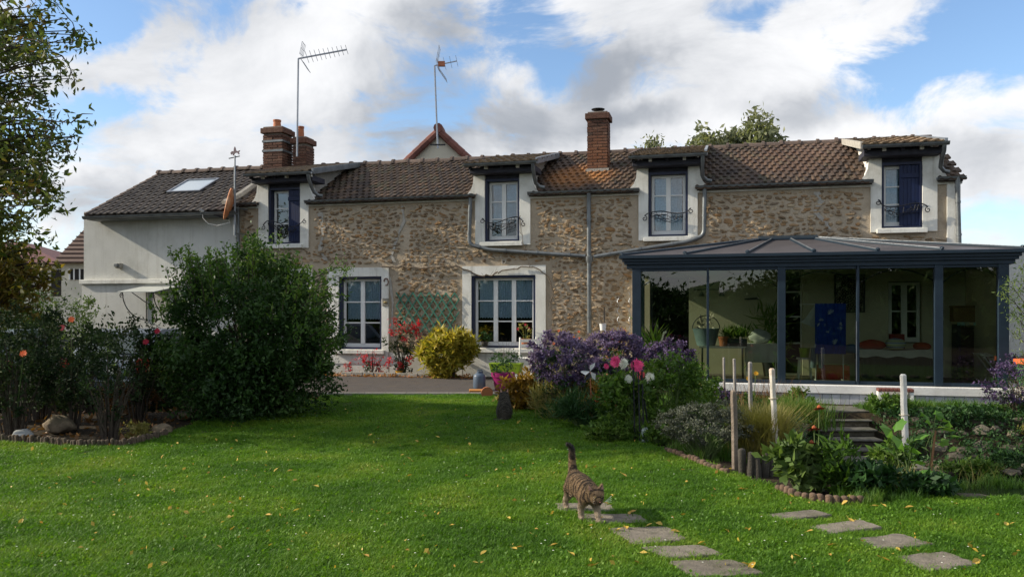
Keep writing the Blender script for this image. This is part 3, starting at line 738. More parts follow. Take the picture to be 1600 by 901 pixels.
rail(house, [(753, 341), (760, 347), (775, 348), (795, 341), (808, 339), (818, 346)], -.13)
rail(house, [(1007, 337), (1016, 332), (1035, 330), (1052, 333), (1070, 332), (1080, 325)], -.13)
rail(house, [(1372, 312), (1382, 322), (1400, 323), (1425, 318), (1440, 318), (1450, 323)], -.13)

# chimneys
def chimney(u0, u1, v0, v1, z0, z1, pots, straps=False, cap='brick', keepb=150):
    m = MB(); m.box(u0 + .012, u1 - .012, v0 + .012, v1 - .012, z0, z1 - .03); ch = m.build('chimney', M_brickm, house)
    bw, bh, bt = .22, .065, .05; ms = []; keys = []
    vb = []
    for L in (1.0, .5):
        b = MB().box(-.1 * L, .1 * L, -.02, .02, -.026, .026); vb.append(variant(b, M_brick, 'brick'))
    rows = int((z1 - z0 - .14) / bh)
    for r in range(rows):
        zc = z0 + bh * (r + .5); off = (r % 2) * .5
        for face in (0, 1, 2):
            L = (u1 - u0) if face == 0 else (v1 - v0); n = max(1, round(L / bw)); wdt = L / n
            if r % 2: cs = [(k + 1) * wdt for k in range(n - 1)]; halves = [wdt * .25, L - wdt * .25]
            else: cs = [(k + .5) * wdt for k in range(n)]; halves = []
            for c, hv in [(c, 0) for c in cs] + [(c, 1) for c in halves]:
                s_ = wdt / .212 * (1.0); jj = rnd.gauss(0, .003)
                if face == 0: T = TRS((u0 + c, v0 + .012 + jj, zc), (0, 0, 0), (s_, 1, 1))
                elif face == 1: T = TRS((u1 - .012 + jj, v0 + c, zc), (0, 0, math.pi / 2), (s_, 1, 1))
                else: T = TRS((u0 + .012 + jj, v0 + c, zc), (0, 0, math.pi / 2), (s_, 1, 1))
                ms.append((hv, T)); keys.append((2 if face == 0 else 1) + r * .01 - (9 if face == 2 and u0 < 0 else 0))
    pieces('brick', vb, ms, ch, keepb, keys, field='brick_field')
    MB().box(u0 - .05, u1 + .05, v0 - .05, v1 + .05, z1 - .14, z1 - .01).build('chimney_cap', M_brick if cap == 'brick' else M_cement, ch, bevel=.012)
    MB().box(u0 - .0, u1 + .0, v0 - .0, v1 + .0, z1 - .009, z1 + .03).build('flaunching', M_brickm, ch, bevel=.012)
    for pu, pv, ph, pr in pots:
        MB().lathe([(pr * 1.1, 0), (pr, .03), (pr * .88, ph - .05), (pr * 1.0, ph - .04), (pr * 1.0, ph), (pr * .8, ph), (pr * .8, ph - .12)], (pu, pv, z1 + .02), 16).build('chimney_pot', M_pot, ch, smooth=True)
    if straps:
        for zz in straps: MB().box(u0 - .02, u1 + .022, v0 - .02, v1 + .02, zz, zz + .05).build('steel_strap', M_zinc, ch)
    return ch
va = 1.55
c1 = chimney(U(411, va), U(441, va), va, va + .5, 4.55, Z(430, 199, va), [(U(433, va + .25), va + .25, .22, .10)], (Z(425, 222, va), Z(425, 237, va)))
vb_ = 1.75
c2 = chimney(U(457, vb_), U(478, vb_), vb_, vb_ + .42, 4.55, Z(470, 215, vb_), [(U(470, vb_ + .2), vb_ + .2, .30, .085)], None)
vc = 1.05
c3 = chimney(U(918, vc), U(949, vc), vc, vc + .42, 4.2, Z(935, 176, vc), [], None)
MB().box(U(918, vc) - .035, U(949, vc) + .035, vc - .04, vc + .44, 4.28, 4.45).build('lead_apron', M_cement, c3)
zc3 = Z(935, 176, vc); mb = MB(); mb.lathe([(.05, 0), (.05, .07)], (U(934, 1.2), 1.25, zc3 + .02), 10); mb.lathe([(.02, .07), (.14, .085), (.15, .10), (.05, .115)], (U(934, 1.2), 1.25, zc3 + .02), 14); mb.build('cowl', M_iron, c3, smooth=True)

# ------------------------------------------------------------------ rendered annex on the left
annex = hthing('rendered_annex', 'off white rendered annex with tiled roof and skylight left of the stone house', 'house')
m = MB(); m.box(uL, uA - .002, -.02, .22, -.5, EAVE - .06); m.box(uL, uL + .2, .221, 4.2, -.5, EAVE - .06); m.build('rendered_wall', M_render, annex)
m = MB(); m.box(uL - .01, U(352), -.075, -.021, -.5, Z(240, 443, 0)); m.build('lower_wall', M_render, annex)
m = MB(); m.box(uL - .03, U(352), -.14, -.022, Z(240, 443, 0) + .001, Z(240, 436, 0)); m.build('ledge', M_white, annex, bevel=.01)
ra = U(131, -.4) + .05; rr_a = U(222, RV) - .05
m = MB(); zr = roofz(-.3)
m.quadbox([(ra, -.36, roofz(-.36) - .08), (uA + .0, -.36, roofz(-.36) - .08), (uA + .0, RV, roofz(RV) - .08), (ra, RV, roofz(RV) - .08)], [(ra, -.36, roofz(-.36) - .02), (uA + .0, -.36, roofz(-.36) - .02), (uA + .0, RV, roofz(RV) - .02), (ra, RV, roofz(RV) - .02)])
m.quadbox([(ra, RV + .001, roofz(RV) - .08), (uA, RV + .001, roofz(RV) - .08), (uA, 4.6, 3.7), (ra, 4.6, 3.7)], [(ra, RV + .001, roofz(RV) - .02), (uA, RV + .001, roofz(RV) - .02), (uA, 4.6, 3.76), (ra, 4.6, 3.76)])
aroof = m.build('roof', M_sheath, annex)
vl = (U(268, .9), U(320, .9), .72, 1.55)
lay(aroof, tvA, lambda t: ra, lambda t: uA + .12, -.40, roofz(-.40), RV - .05, roofz(RV - .05), .19, .25, lambda u, v: vl[0] - .05 < u < vl[1] + .05 and vl[2] - .12 < v < vl[3] - .1, 300)
ridge(aroof, ra, uA + .1, RV, roofz(RV) + .03, M_ridge)
# verge tiles down the left edge
mb = MB(); mb.box(-.05, .07, 0, .26, -.03, .05); vme = mb.mesh('verge_tile', M_ridge)
for r in range(11):
    t = r / 11; o = link('verge_tile', vme, aroof, .02); vv = -.40 + (RV + .40) * t; o.location = (ra, vv, roofz(vv) + .0); o.rotation_euler = (SL - .05, 0, 0)
gutter(annex, ra, uA + .3, -.46, roofz(-.36) - .07, .065)
MB().box(ra + .02, uA, -.38, -.03, roofz(-.36) - .14, roofz(-.36) - .085).build('soffit', M_zinc, annex)
# skylight frame and glass lying in the slope
def slope_pt(u, v, h): return (u, v - h * math.sin(SL), roofz(v) + h * math.cos(SL))
a, b, c, d = vl; fr = MB()
for (x0, x1, y0, y1) in ((a, b, c, c + .05), (a, b, d - .05, d), (a, a + .05, c + .05, d - .05), (b - .05, b, c + .05, d - .05)):
    fr.quadbox([slope_pt(x0, y0, -.01), slope_pt(x1, y0, -.01), slope_pt(x1, y1, -.01), slope_pt(x0, y1, -.01)], [slope_pt(x0, y0, .07), slope_pt(x1, y0, .07), slope_pt(x1, y1, .07), slope_pt(x0, y1, .07)])
sk = fr.build('skylight', M_alu, annex)
M_skg = mat('skylight_pane', (.30, .36, .42), (.26, .32, .38), 1.0, .06, spec=1.0)
MB().quadbox([slope_pt(a + .05, c + .05, .0), slope_pt(b - .05, c + .05, .0), slope_pt(b - .05, d - .05, .0), slope_pt(a + .05, d - .05, .0)], [slope_pt(a + .05, c + .05, .05), slope_pt(b - .05, c + .05, .05), slope_pt(b - .05, d - .05, .05), slope_pt(a + .05, d - .05, .05)]).build('pane', M_skg, sk)
# mortar hip where the roofs meet
mb = MB(); mb.tube([(U(352, -.1), -.12, roofz(-.12) + .03), (U(368, .1), .3, roofz(.3) + .05), (U(385, .6), 1.0, roofz(1.0) + .05)], [.10, .10, .09], 8); mb.build('mortar_hip', M_cement, annex, smooth=True)
# lamp box, canopy with curled brackets
u, zz = hit(185, 415, -.1); lampb = MB().box(u - .07, u + .07, -.14, -.02, zz - .06, zz + .06); l_ = lampb.build('wall_lamp', M_conc, annex, bevel=.015); MB().box(u - .05, u + .05, -.20, -.141, zz - .03, zz + .05).build('lamp_hood', M_zinc, l_, bevel=.01)
u0, u1 = U(205, -.5), U(262, -.5); zc = Z(230, 455, -.5)
M_can = mat('canopy_sheet', (.50, .52, .48), (.42, .44, .41), 3, .4)
cn = MB(); cn.quadbox([(u0, -.95, zc - .03), (u1, -.95, zc - .03), (u1, -.08, zc + .12), (u0, -.08, zc + .12)], [(u0, -.95, zc - .015), (u1, -.95, zc - .015), (u1, -.08, zc + .135), (u0, -.08, zc + .135)])
can = cn.build('door_canopy', M_can, annex)
for uu in (u0 + .08, u1 - .08):
    arc = [(uu, -.08 - .8 * math.sin(t), zc - .65 + .62 * (1 - math.cos(t)) * 1.0) for t in [k * math.pi / 2 / 10 for k in range(11)]]
    MB().tube(arc, .012, 6).tube([(uu, -.09, zc - .7), (uu, -.09, zc + .1)], .012, 6).tube([(uu, -.1, zc - .25), (uu, -.62, zc)], .01, 6).tube([(uu + x, -.9, zc - .1 + y) for x, y in spiral((0, 0), .06, 1.3, 1.57, 1)], .010, 6).build('canopy_bracket', M_iron, can, smooth=True)

# ------------------------------------------------------------------ glazed veranda
ver = hthing('glass_veranda', 'dark blue grey glazed veranda with sliding panes against the right half of the stone house', 'veranda')
VL, VR = U(985, VF), U(1578, VF); VZ0, VZ1 = .165, 2.16
M_sillw = mat('white_sill', (.78, .77, .73), (.70, .69, .66), 3, .8, .2, 40, dirt=(.45, .43, .38), dscale=3, damt=.3)
M_plank = mat('grey_white_plank', (.47, .48, .50), (.36, .37, .40), 9, .8, .4, 40, var=.12)
M_floor = mat('veranda_floor_tile', (.20, .17, .14), (.15, .13, .11), 4, .5)
MB().box(VL - .05, VR + .4, VF - .16, -.245, .02, .158).build('slab', M_sillw, ver, bevel=.01)
MB().box(VL + .1, VR - .1, VF + .1, -.25, .1585, .166).build('floor', M_floor, ver)
k = 0; x = VL + .9
while x < VR + .3:
    o = MB().box(x, x + .135, VF - .13, VF - .10, -.17, .018).build('plinth_plank', M_plank, ver, bevel=.003); x += .14
def post(px, w, name='post', v=VF):
    c = U(px, v); MB().box(c - w / 2, c + w / 2, v - w * .0 - .05, v + .07, VZ0, VZ1 - .06).build(name, M_vframe, ver, bevel=.006); return c
xs = [post(995, .15), post(1106, .04, 'mullion'), post(1221, .125), post(1340, .04, 'mullion'), post(1466, .125), post(1567, .15)]
for a, b in zip(xs, xs[1:]):
    MB().box(a + .03, b - .03, VF - .03, VF + .05, VZ0 + .002, VZ0 + .055).build('bottom_rail', M_vframe, ver, bevel=.004)
    MB().box(a + .03, b - .03, VF - .03, VF + .05, 2.055, 2.098).build('top_rail', M_vframe, ver, bevel=.004)
    MB().face((a + .02, VF + .01, VZ0 + .05), (b - .02, VF + .01, VZ0 + .05), (b - .02, VF + .01, 2.06), (a + .02, VF + .01, 2.06)).build('glass_pane', M_vglass, ver, fix=False)
# thin bright rubber edge of the sliding pane
c = U(1338, VF) ; MB().box(c - .012, c + .0, VF - .055, VF - .051, VZ0 + .06, 1.2).build('sliding_edge', M_zincl, ver)
# sides
for uu, sgn in ((VL + .05, 1), (VR - .05, -1)):
    for vv in (VF * .5, -.30): MB().box(uu - .03, uu + .03, vv - .03, vv + .03, VZ0, 2.1).build('side_post', M_vframe, ver)
    MB().box(uu - .03, uu + .03, VF + .1, -.26, VZ0, .22).build('side_rail', M_vframe, ver)
    if sgn == 1: MB().face((uu, VF + .05, .2), (uu, -.26, .2), (uu, -.26, 2.1), (uu, VF + .05, 2.1)).build('glass_pane', M_vglass, ver, fix=False)
MB().box(VR - .10, VR - .03, VF + .10, -.06, VZ0, 2.1).build('side_wall', M_cream, ver)
# stepped fascia, then the smoked roof fanning from the wall
for j, (z0, z1, o_) in enumerate(((2.10, 2.17, .06), (2.171, 2.215, .10), (2.216, 2.27, .13), (2.271, 2.325, .18))):
    MB().box(VL - o_, VR + o_, VF - o_, VF + .12, z0, z1).build('fascia', M_vframe, ver, bevel=.004)
    MB().box(VL - o_, VL + .10, VF + .121, -.055, z0, z1).build('side_fascia', M_vframe, ver)
    MB().box(VR - .10, VR + o_, VF + .121, -.055, z0, z1).build('side_fascia', M_vframe, ver)
AZ = 2.76; A1, A2 = U(1200, -.1), U(1262, -.1); AV = -.10
FL, FR = (VL - .14, VF - .12, 2.33), (VR + .14, VF - .12, 2.33); BL, BR = (VL - .14, -.06, 2.33), (VR + .14, -.06, 2.33)
def front_pt(u): return (u, VF - .12, 2.33)
ends = [FL] + [front_pt(U(p, VF - .12)) for p in (1070, 1168, 1272, 1372, 1472)] + [FR]
tops = [(A1, AV, AZ)] * 3 + [(A1 + (A2 - A1) * .5, AV, AZ)] + [(A2, AV, AZ)] * 3
tops[2] = (A1 + .12, AV, AZ)
def slab(name, P, m, parent, th=.03):
    n = len(P); mb = MB(); mb.v = [tuple(p) for p in P] + [(p[0], p[1], p[2] - th) for p in P]
    mb.f = [tuple(range(n)), tuple(range(2 * n - 1, n - 1, -1))] + [(j, (j + 1) % n, n + (j + 1) % n, n + j) for j in range(n)]
    return mb.build(name, m, parent)
for j in range(6):
    P = [ends[j], ends[j + 1], tops[j + 1]] + ([tops[j]] if tops[j] != tops[j + 1] else [])
    slab('roof_panel', P, M_vroof, ver)
slab('roof_panel', [BL, FL, (A1, AV, AZ)], M_vroof, ver); slab('roof_panel', [FR, BR, (A2, AV, AZ)], M_vroof, ver)
for e, t in zip(ends, tops):
    e2 = Vector(e) + Vector((0, -.02, .012)); t2 = Vector(t) + Vector((0, -.02, .012)); MB().bar(e2, t2, .05, .03).build('rafter', M_vframe, ver); MB().bar(e2 + Vector((0, 0, .018)), t2 + Vector((0, 0, .018)), .018, .012).build('rafter_cap', M_zincl, ver)
    MB().lathe([(.035, 0), (.035, .03), (.015, .045)], (e2.x, e2.y + .03, e2.z), 8).build('rafter_stop', M_vframe, ver)
slab('ridge_cap', [(A1 - .15, -.42, AZ - .02), (A2 + .15, -.42, AZ - .02), (A2 + .18, -.05, AZ + .06), (A1 - .18, -.05, AZ + .06)], M_vframe, ver)
# iron arches inside the front panes
def arch(p0, p1, ptop, pb, v):
    P = []
    a, za = hit(p0[0], p0[1], v); b, zb = hit(p1[0], p1[1], v); zt = Z((p0[0] + p1[0]) / 2, ptop, v)
    for k in range(15):
        t = k / 14; P.append((a + (b - a) * t, v, za + (zb - za) * t + (zt - (za + zb) / 2) * math.sin(math.pi * t) ** .85))
    MB().tube(P, .013, 6).build('iron_arch', M_iron, ver, smooth=True)
va_ = VF + .14
arch((1005, 447), (1104, 448), 428, 0, va_); arch((1109, 447), (1214, 448), 427, 0, va_); arch((1229, 442), (1338, 440), 424, 0, va_); arch((1344, 442), (1458, 438), 421, 0, va_); arch((1474, 440), (1558, 432), 420, 0, va_)

# door leaf and windows in the back wall (part of the house)
v_ = -.10
window(house, VH[2][0] + .02, VH[2][1] - .02, VH[2][2] + .02, VH[2][3] - .02, v_, 2, 2, None, fr=.055)
MB().box(VH[2][0] - .1, VH[2][1] + .1, -.30, -.242, VH[2][2] - .09, VH[2][2] - .02).build('inner_sill', M_cream, house)
dr = MB(); 
for zz in (.16, .75, 1.25, 1.72, 2.12): dr.box(VH[1][0] + .02, VH[1][1] - .02, v_ - .03, v_, zz, zz + .03)
dr.box(VH[1][0], VH[1][0] + .03, v_ - .03, v_ - .001, .16, 2.16).box(VH[1][1] - .03, VH[1][1], v_ - .03, v_ - .001, .16, 2.16); dr.build('glazed_door', M_pvc, house)
MB().box(VH[0][0], VH[0][0] + .05, -.245, -.1, .17, 2.06).build('door_frame', M_darkwood, house)

# ------------------------------------------------------------------ things inside the veranda
M_tabb = mat('dark_table_metal', (.04, .045, .05), None, 5, .4, metal=.3)
M_greyt = mat('grey_tabletop', (.25, .27, .28), (.20, .22, .23), 5, .4)
M_galv = mat('pale_blue_plastic', (.22, .30, .33), (.16, .23, .26), 5, .5)
M_clothw = mat('white_cloth', (.55, .57, .53), (.42, .44, .42), 4, .9, .3, 20)
M_red = mat('red_plastic', (.50, .02, .02), (.40, .015, .015), 5, .45)
M_lime = mat('lime_plastic', (.33, .48, .02), (.27, .40, .015), 5, .45)
M_green_leaf = leafmat('houseplant_leaf', [(0, (.05, .12, .02)), (.5, (.10, .20, .03)), (1, (.22, .26, .06))])
def table(name, label, px0, px1, pyt, v, depth, mtop, mleg, cloth=None, cat='table'):
    u0, u1 = U(px0, v), U(px1, v); zt = Z((px0 + px1) / 2, pyt, v); uc = (u0 + u1) / 2
    t = hthing(name, label, cat, uc, v + depth / 2, .166); h = zt - .166; w = (u1 - u0) / 2
    MB().box(-w, w, -depth / 2, depth / 2, h - .03, h).build('tabletop', mtop, t, bevel=.005)
    for x in (-w + .05, w - .05):
        for y in (-depth / 2 + .05, depth / 2 - .05): MB().bar((x, y, 0), (x * .98, y, h - .03), .025).build('leg', mleg, t)
    return t, uc, zt
tb, uc1, zt1 = table('side_table', 'dark thin legged table with a grey top carrying the pale blue basket', 1092, 1166, 541, -1.7, .5, M_greyt, M_tabb)
# basket with a hooped handle
u, z_ = U(1103, -1.6), zt1
bk = hthing('hooped_basket', 'pale blue grey tub with tall hooped handle on the dark legged table', 'basket', u, -1.45, z_ + .003)
MB().lathe([(.16, 0), (.235, .30), (.245, .31), (.23, .31), (.155, .02)], n=22).build('tub', M_galv, bk, smooth=True)
MB().tube([(.24 * math.cos(t), 0, .30 + .24 * math.sin(t)) for t in [math.pi * k / 12 for k in range(13)]], .010, 6).build('handle', M_tabb, bk, smooth=True)
leaves('contents', blob_points(60, .3, .3, .25, .28, 8), .09, mat('crumpled_paper', (.55, .50, .40), (.4, .36, .3)), bk)
tp = hthing('terracotta_pot', 'small terracotta pot between basket and grassy trough on the table', 'flower pot', U(1130, -1.65), -1.6, zt1 + .003)
MB().lathe([(.06, 0), (.085, .14), (.095, .14), (.095, .17), (.08, .17), (.07, .12)], n=18).build('pot', M_pot, tp, smooth=True)
gt = hthing('plant_trough', 'dark trough filled with spiky green plants at the right end of the table', 'planter', U(1150, -1.6), -1.45, zt1 + .003)
MB().box(-.19, .19, -.08, .08, 0, .13).build('trough', M_tabb, gt, bevel=.01)
P = np.stack([nr.uniform(-.2, .2, 500), nr.uniform(-.08, .08, 500), nr.uniform(.11, .22, 500)], -1); leaves('foliage', P, .14, M_green_leaf, gt, aspect=.10, up=1.6)
wt, uc2, zt2 = table('cloth_covered_table', 'low table under a hanging pale grey cloth beside the blue grey post', 1163, 1217, 537, -1.3, .6, M_clothw, M_pvc)
def drape(parent, u0, u1, v0, z0, z1, m, name='cloth', n=24, amp=.015, fr=17.0, sag=.0, ret=False):
    mb = MB(); rows = 8
    for j in range(rows + 1):
        for k in range(n + 1):
            t = k / n; s_ = j / rows; mb.v.append((u0 + (u1 - u0) * t, v0 + amp * (.3 + s_) * math.sin(t * fr + s_ * 1.3) + amp * .4 * math.sin(t * fr * 2.7), z1 + (z0 - z1) * s_ + sag * math.sin(t * 7) * s_))
    for j in range(rows):
        for k in range(n): a = j * (n + 1) + k; mb.f.append((a, a + 1, a + n + 2, a + n + 1))
    return mb.build(name, m, parent, smooth=True, fix=False)
w2 = (U(1217, -1.3) - U(1163, -1.3)) / 2
drape(wt, -w2, w2, -.32, zt2 - .166 - .33, zt2 - .166 + .004, M_clothw)
bag = hthing('white_bag', 'crumpled white bag lying on the cloth covered table', 'bag', U(1188, -1.2), -1.05, zt2 + .004)
def lump(w, d, h, m, parent, name, seed=1, rough=.25, sub=3):
    me = bpy.data.meshes.new(name); bm = bmesh.new(); bmesh.ops.create_icosphere(bm, subdivisions=sub, radius=.5)
    from mathutils import noise
    for v in bm.verts:
        q = noise.noise_vector(v.co * 2.3 + Vector((seed * 7.1, seed * 3.3, 0))); q2 = noise.noise_vector(v.co * 6 + Vector((seed, 0, seed * 2)))
        v.co += q * rough * .5 + q2 * rough * .18; v.co.z = max(v.co.z, -.42)
        v.co = Vector((v.co.x * w, v.co.y * d, (v.co.z + .42) * h / .92))
    bm.to_mesh(me); bm.free(); me.materials.append(m); me.polygons.foreach_set('use_smooth', [True] * len(me.polygons))
    o = bpy.data.objects.new(name, me); COL.objects.link(o)
    if parent is not None: o.parent = parent
    return o
lump(.34, .25, .24, M_clothw, bag, 'bag_body', 2, .45)
# clothes rack with beach towel
vr = -1.5
rk = hthing('drying_rack', 'white wire drying rack standing behind the sliding panes', 'drying rack', U(1296, vr), vr, .166)
m = MB(); zt = Z(1296, 475, vr) - .166; rw = U(1318, vr) - U(1296, vr)
for x in (-rw, rw):
    MB().bar((x, 0, 0), (x * .9, 0, zt), .014).build('upright', M_pvc, rk); MB().bar((x, -.3, .01), (x, .3, .01), .014).build('foot', M_pvc, rk)
for y in (-.12, 0, .12): MB().tube([(-rw - .25, y, zt), (rw + .05, y, zt)], .006, 6).build('rack_wire', M_pvc, rk)
M_towel = mat('blue_beach_towel', (.012, .05, .33), (.01, .04, .27), 5, .95, .3, 80)
M_palm = mat('white_leaf_print', (.45, .52, .62), (.38, .45, .55), 6, .95)
tw = hthing('blue_beach_towel', 'royal blue beach towel with white leaf print hanging on the drying rack', 'towel', U(1296, vr), vr - .14, .166)
ztb = Z(1296, 552, vr) - .166
T1 = drape(tw, U(1272, vr) - U(1296, vr), U(1320, vr) - U(1296, vr), 0, ztb, zt + .01, M_towel, 'towel_cloth', 30, .012, 19)
for (px, py, s, a0) in ((1300, 490, .10, 2.2), (1283, 502, .07, 1.6), (1308, 535, .10, 2.6), (1276, 540, .06, 3), (1316, 505, .06, 3.5), (1292, 520, .05, 1.2)):
    mb = MB(); u, zz = hit(px, py, vr - .14); u -= U(1296, vr); zz -= .166
    for j in range(6):
        a = a0 + (j - 2.5) * .38; L = s * (1 - .08 * abs(j - 2.5)); d = (math.cos(a), math.sin(a)); n_ = (-d[1], d[0])
        mb.face((u + d[0] * .01, -.024, zz + d[1] * .01), (u + d[0] * L * .6 + n_[0] * L * .07, -.024, zz + d[1] * L * .6 + n_[1] * L * .10), (u + d[0] * L, -.024, zz + d[1] * L), (u + d[0] * L * .6 - n_[0] * L * .07, -.024, zz + d[1] * L * .6 - n_[1] * L * .10))
    mb.build('leaf_print', M_palm, T1)
wtw = hthing('white_towel', 'white towel hanging at the left of the blue beach towel', 'towel', U(1262, vr), vr + .02, .166)
mb = MB(); a, b = -(U(1262, vr) - U(1250, vr)), U(1274, vr) - U(1262, vr)
z0, z1, z2 = Z(1262, 503, vr) - .166, zt, Z(1262, 512, vr) - .166
mb.quadbox([(a, 0, z0), (b, -.02, z2), (b, .02, z2), (a, .02, z0)], [(a + .10, 0, z0 + .08), (b, -.02, z1), (b, .01, z1), (a + .12, .02, z0 + .1)]); mb.build('towel_cloth', M_clothw, wtw, bevel=.008)
jn = hthing('grey_jeans', 'grey jeans hanging from the drying rack under the blue towel', 'trousers', U(1276, vr), vr - .05, .166)
for x in (-.05, .05): MB().tube([(x, 0, ztb + .1), (x * 1.2, -.01, ztb - .1), (x * 1.3, 0, Z(1276, 574, vr) - .166)], [.05, .045, .04], 8).build('trouser_leg', mat('grey_denim', (.13, .18, .21), (.10, .14, .17), 9, .95) if x < 0 else bpy.data.materials['grey_denim'], jn, smooth=True)
# red crate, lime bucket
rc = hthing('red_crate', 'red plastic crate on the veranda floor behind the drying rack', 'crate', U(1300, -1.0), -1.0, .166)
w_ = .27
for a in ((-w_, w_, -.18, -.16), (-w_, w_, .16, .18), (-w_, -w_ + .02, -.159, .159), (w_ - .02, w_, -.159, .159)): MB().box(a[0], a[1], a[2], a[3], 0, .24).build('crate_side', M_red, rc, bevel=.004)
MB().box(-w_ + .02, w_ - .02, -.16, .16, .003, .02).build('crate_bottom', M_red, rc)
lb = hthing('lime_bucket', 'lime green bucket on a white stool left of the drying rack', 'bucket', U(1257, -1.1), -1.1, Z(1257, 558, -1.1))
MB().lathe([(.07, 0), (.095, .17), (.105, .17), (.09, .165), (.065, .02)], n=18).build('pail', M_lime, lb, smooth=True)
st = hthing('white_stool', 'small white stool holding the lime green bucket', 'stool', U(1257, -1.1), -1.1, .166); h = Z(1257, 558, -1.1) - .17
MB().lathe([(.14, h - .03), (.14, h)], n=18).build('seat', M_pvc, st)
for x, y in ((-.09, -.09), (.09, -.09), (-.09, .09), (.09, .09)): MB().bar((x * 1.2, y * 1.2, 0), (x, y, h - .03), .022).build('leg', M_pvc, st)
# day bed
vb = -1.25; u0, u1 = U(1345, vb), U(1457, vb); uc = (u0 + u1) / 2; w = (u1 - u0) / 2; zt = Z(1400, 553, vb) - .166
db = hthing('day_bed', 'long day bed with pale mattress and dark pleated skirt under the inner window', 'day bed', uc, vb + .35, .166)
M_skirt = mat('dark_skirt_fabric', (.045, .06, .05), (.03, .04, .035), 7, .95, .3, 30)
drape(db, -w, w, -.36, .02, zt, M_skirt, 'skirt', 60, .012, 55)
MB().box(-w, w, -.34, .34, zt - .12, zt).build('base', M_skirt, db)
mb = MB(); n = 24; L = []
for k in range(n + 1):
    t = k / n; L.append((-w - .03 + (2 * w + .06) * t, zt + .07 + .012 * math.sin(t * 9), zt - .05 - .015 * math.sin(t * 21)))
for (x0, a0, b0), (x1, a1_, b1) in zip(L, L[1:]): mb.quadbox([(x0, -.385, b0), (x1, -.385, b1), (x1, .34, zt + .005), (x0, .34, zt + .005)], [(x0, -.36, a0), (x1, -.36, a1_), (x1, .34, a1_), (x0, .34, a0)])
mb.build('mattress', M_clothw, db)
M_rc = mat('brick_red_fabric', (.38, .07, .045), (.30, .05, .035), 8, .95, .3, 30); M_oc = mat('orange_fabric', (.42, .10, .05), (.34, .08, .04), 8, .95)
def stripes(name, cols, sc):
    m = bpy.data.materials.new(name); m.use_nodes = True; t = NT(m.node_tree); tcn = t.new('ShaderNodeTexCoord'); sp = t.new('ShaderNodeSeparateXYZ'); t.l.new(tcn.outputs['Object'], sp.inputs[0])
    f = t.math('FRACT', t.math('MULTIPLY', sp.outputs[2], sc)); c = t.ramp(f, [(i / len(cols), k_) for i, k_ in enumerate(cols)], 'CONSTANT')
    b = t.new('ShaderNodeBsdfPrincipled', inp={'Base Color': c, 'Roughness': .9}); o = t.new('ShaderNodeOutputMaterial'); t.l.new(b.outputs[0], o.inputs[0]); return m
for nm, lb_, px, wd, m_, hh in (('cushion', 'brick red cushion at the left end of the day bed', 1364, .46, M_rc, .17), ('cushion', 'round cushion with pale green and white stripes in the middle of the day bed', 1401, .34, stripes('striped_fabric', [(.42, .50, .25), (.55, .55, .5), (.2, .28, .42), (.5, .5, .4)], 14.0), .20), ('cushion', 'orange cushion at the right end of the day bed', 1443, .30, M_oc, .13)):
    c = hthing(nm, lb_, 'cushion', U(px, vb), vb + .1, .166 + zt + .075, 'cushions on the day bed'); lump(wd, .28, hh, m_, c, 'cushion_body', px, .10)
bp_ = hthing('blue_pillow', 'blue rolled pillow between the beach towel and the day bed', 'pillow', U(1333, vb), vb + .2, .166 + zt + .0); lump(.28, .2, .16, mat('mid_blue_fabric', (.03, .15, .30), (.025, .12, .25), 8, .95), bp_, 'pillow_body', 5, .1)
MBOX = hthing('red_box', 'small dark red box standing on the day bed below the inner window', 'box', U(1401, -.75), -.75, .166 + zt + .075); MB().box(-.12, .12, -.06, .06, 0, .26).build('box_body', mat('dark_red_card', (.22, .02, .02), None, 5, .7), MBOX, bevel=.005)
# wrought wall panel
u0, u1, z0, z1 = U(1304, -.3), U(1352, -.3), Z(1328, 488, -.3), Z(1328, 428, -.3)
wp = hthing('wrought_wall_panel', 'dark square wrought panel of dense scrolls on the cream inner wall', 'wall panel', (u0 + u1) / 2, -.26, z0); w = (u1 - u0) / 2; h = z1 - z0
for a in ((-w, w, 0, .03), (-w, w, h - .03, h), (-w, -w + .03, .03, h - .03), (w - .03, w, .03, h - .03)): MB().box(a[0], a[1], -.02, .0, a[2], a[3]).build('panel_frame', M_iron, wp)
mb = MB()
for i in range(9):
    for j in range(9):
        cx = -w + .07 + (2 * w - .14) * i / 8; cz = .07 + (h - .14) * j / 8; mb.tube([(cx + a, -.01, cz + b) for a, b in spiral((0, 0), .04, 1.1, rnd.random() * 6, 1, 8)], .008, 4)
o = mb.build('scrollwork', M_iron, wp); o['kind'] = 'stuff'
# wall lamp rail
u0, u1, zz = U(1086, -.3), U(1140, -.3), Z(1113, 452, -.3)
lr = hthing('wall_lamp_rail', 'black rail with two small hanging lamps on the cream inner wall', 'wall lamp', (u0 + u1) / 2, -.30, zz); w = (u1 - u0) / 2
MB().tube([(-w, 0, 0), (w, 0, 0)], .012, 8).build('rail', M_iron, lr, smooth=True)
for x in (-w, w): MB().lathe([(.0, -.025), (.025, 0), (.0, .025)], (x, 0, 0), 10).build('finial', M_iron, lr, smooth=True)
for x in (-w * .6, w * .55):
    MB().tube([(x, 0, -.01), (x, -.0, -.07)], .006, 6).build('lamp_stem', M_iron, lr); MB().lathe([(.02, -.05), (.06, -.13), (.055, -.13)], (x, 0, 0), 14).build('lamp_shade', M_alu, lr, smooth=True)
u, zz = hit(1176, 468, -.27); sh_ = hthing('narrow_shelf', 'narrow dark bracket shelf on the cream inner wall right of the lamps', 'shelf', u, -.29, zz); MB().prism([(-.15, 0), (.13, 0), (.13, .03), (.1, .045), (-.15, .02)], 'y', -.03, .045).build('shelf_board', M_darkwood, sh_, bevel=.004)
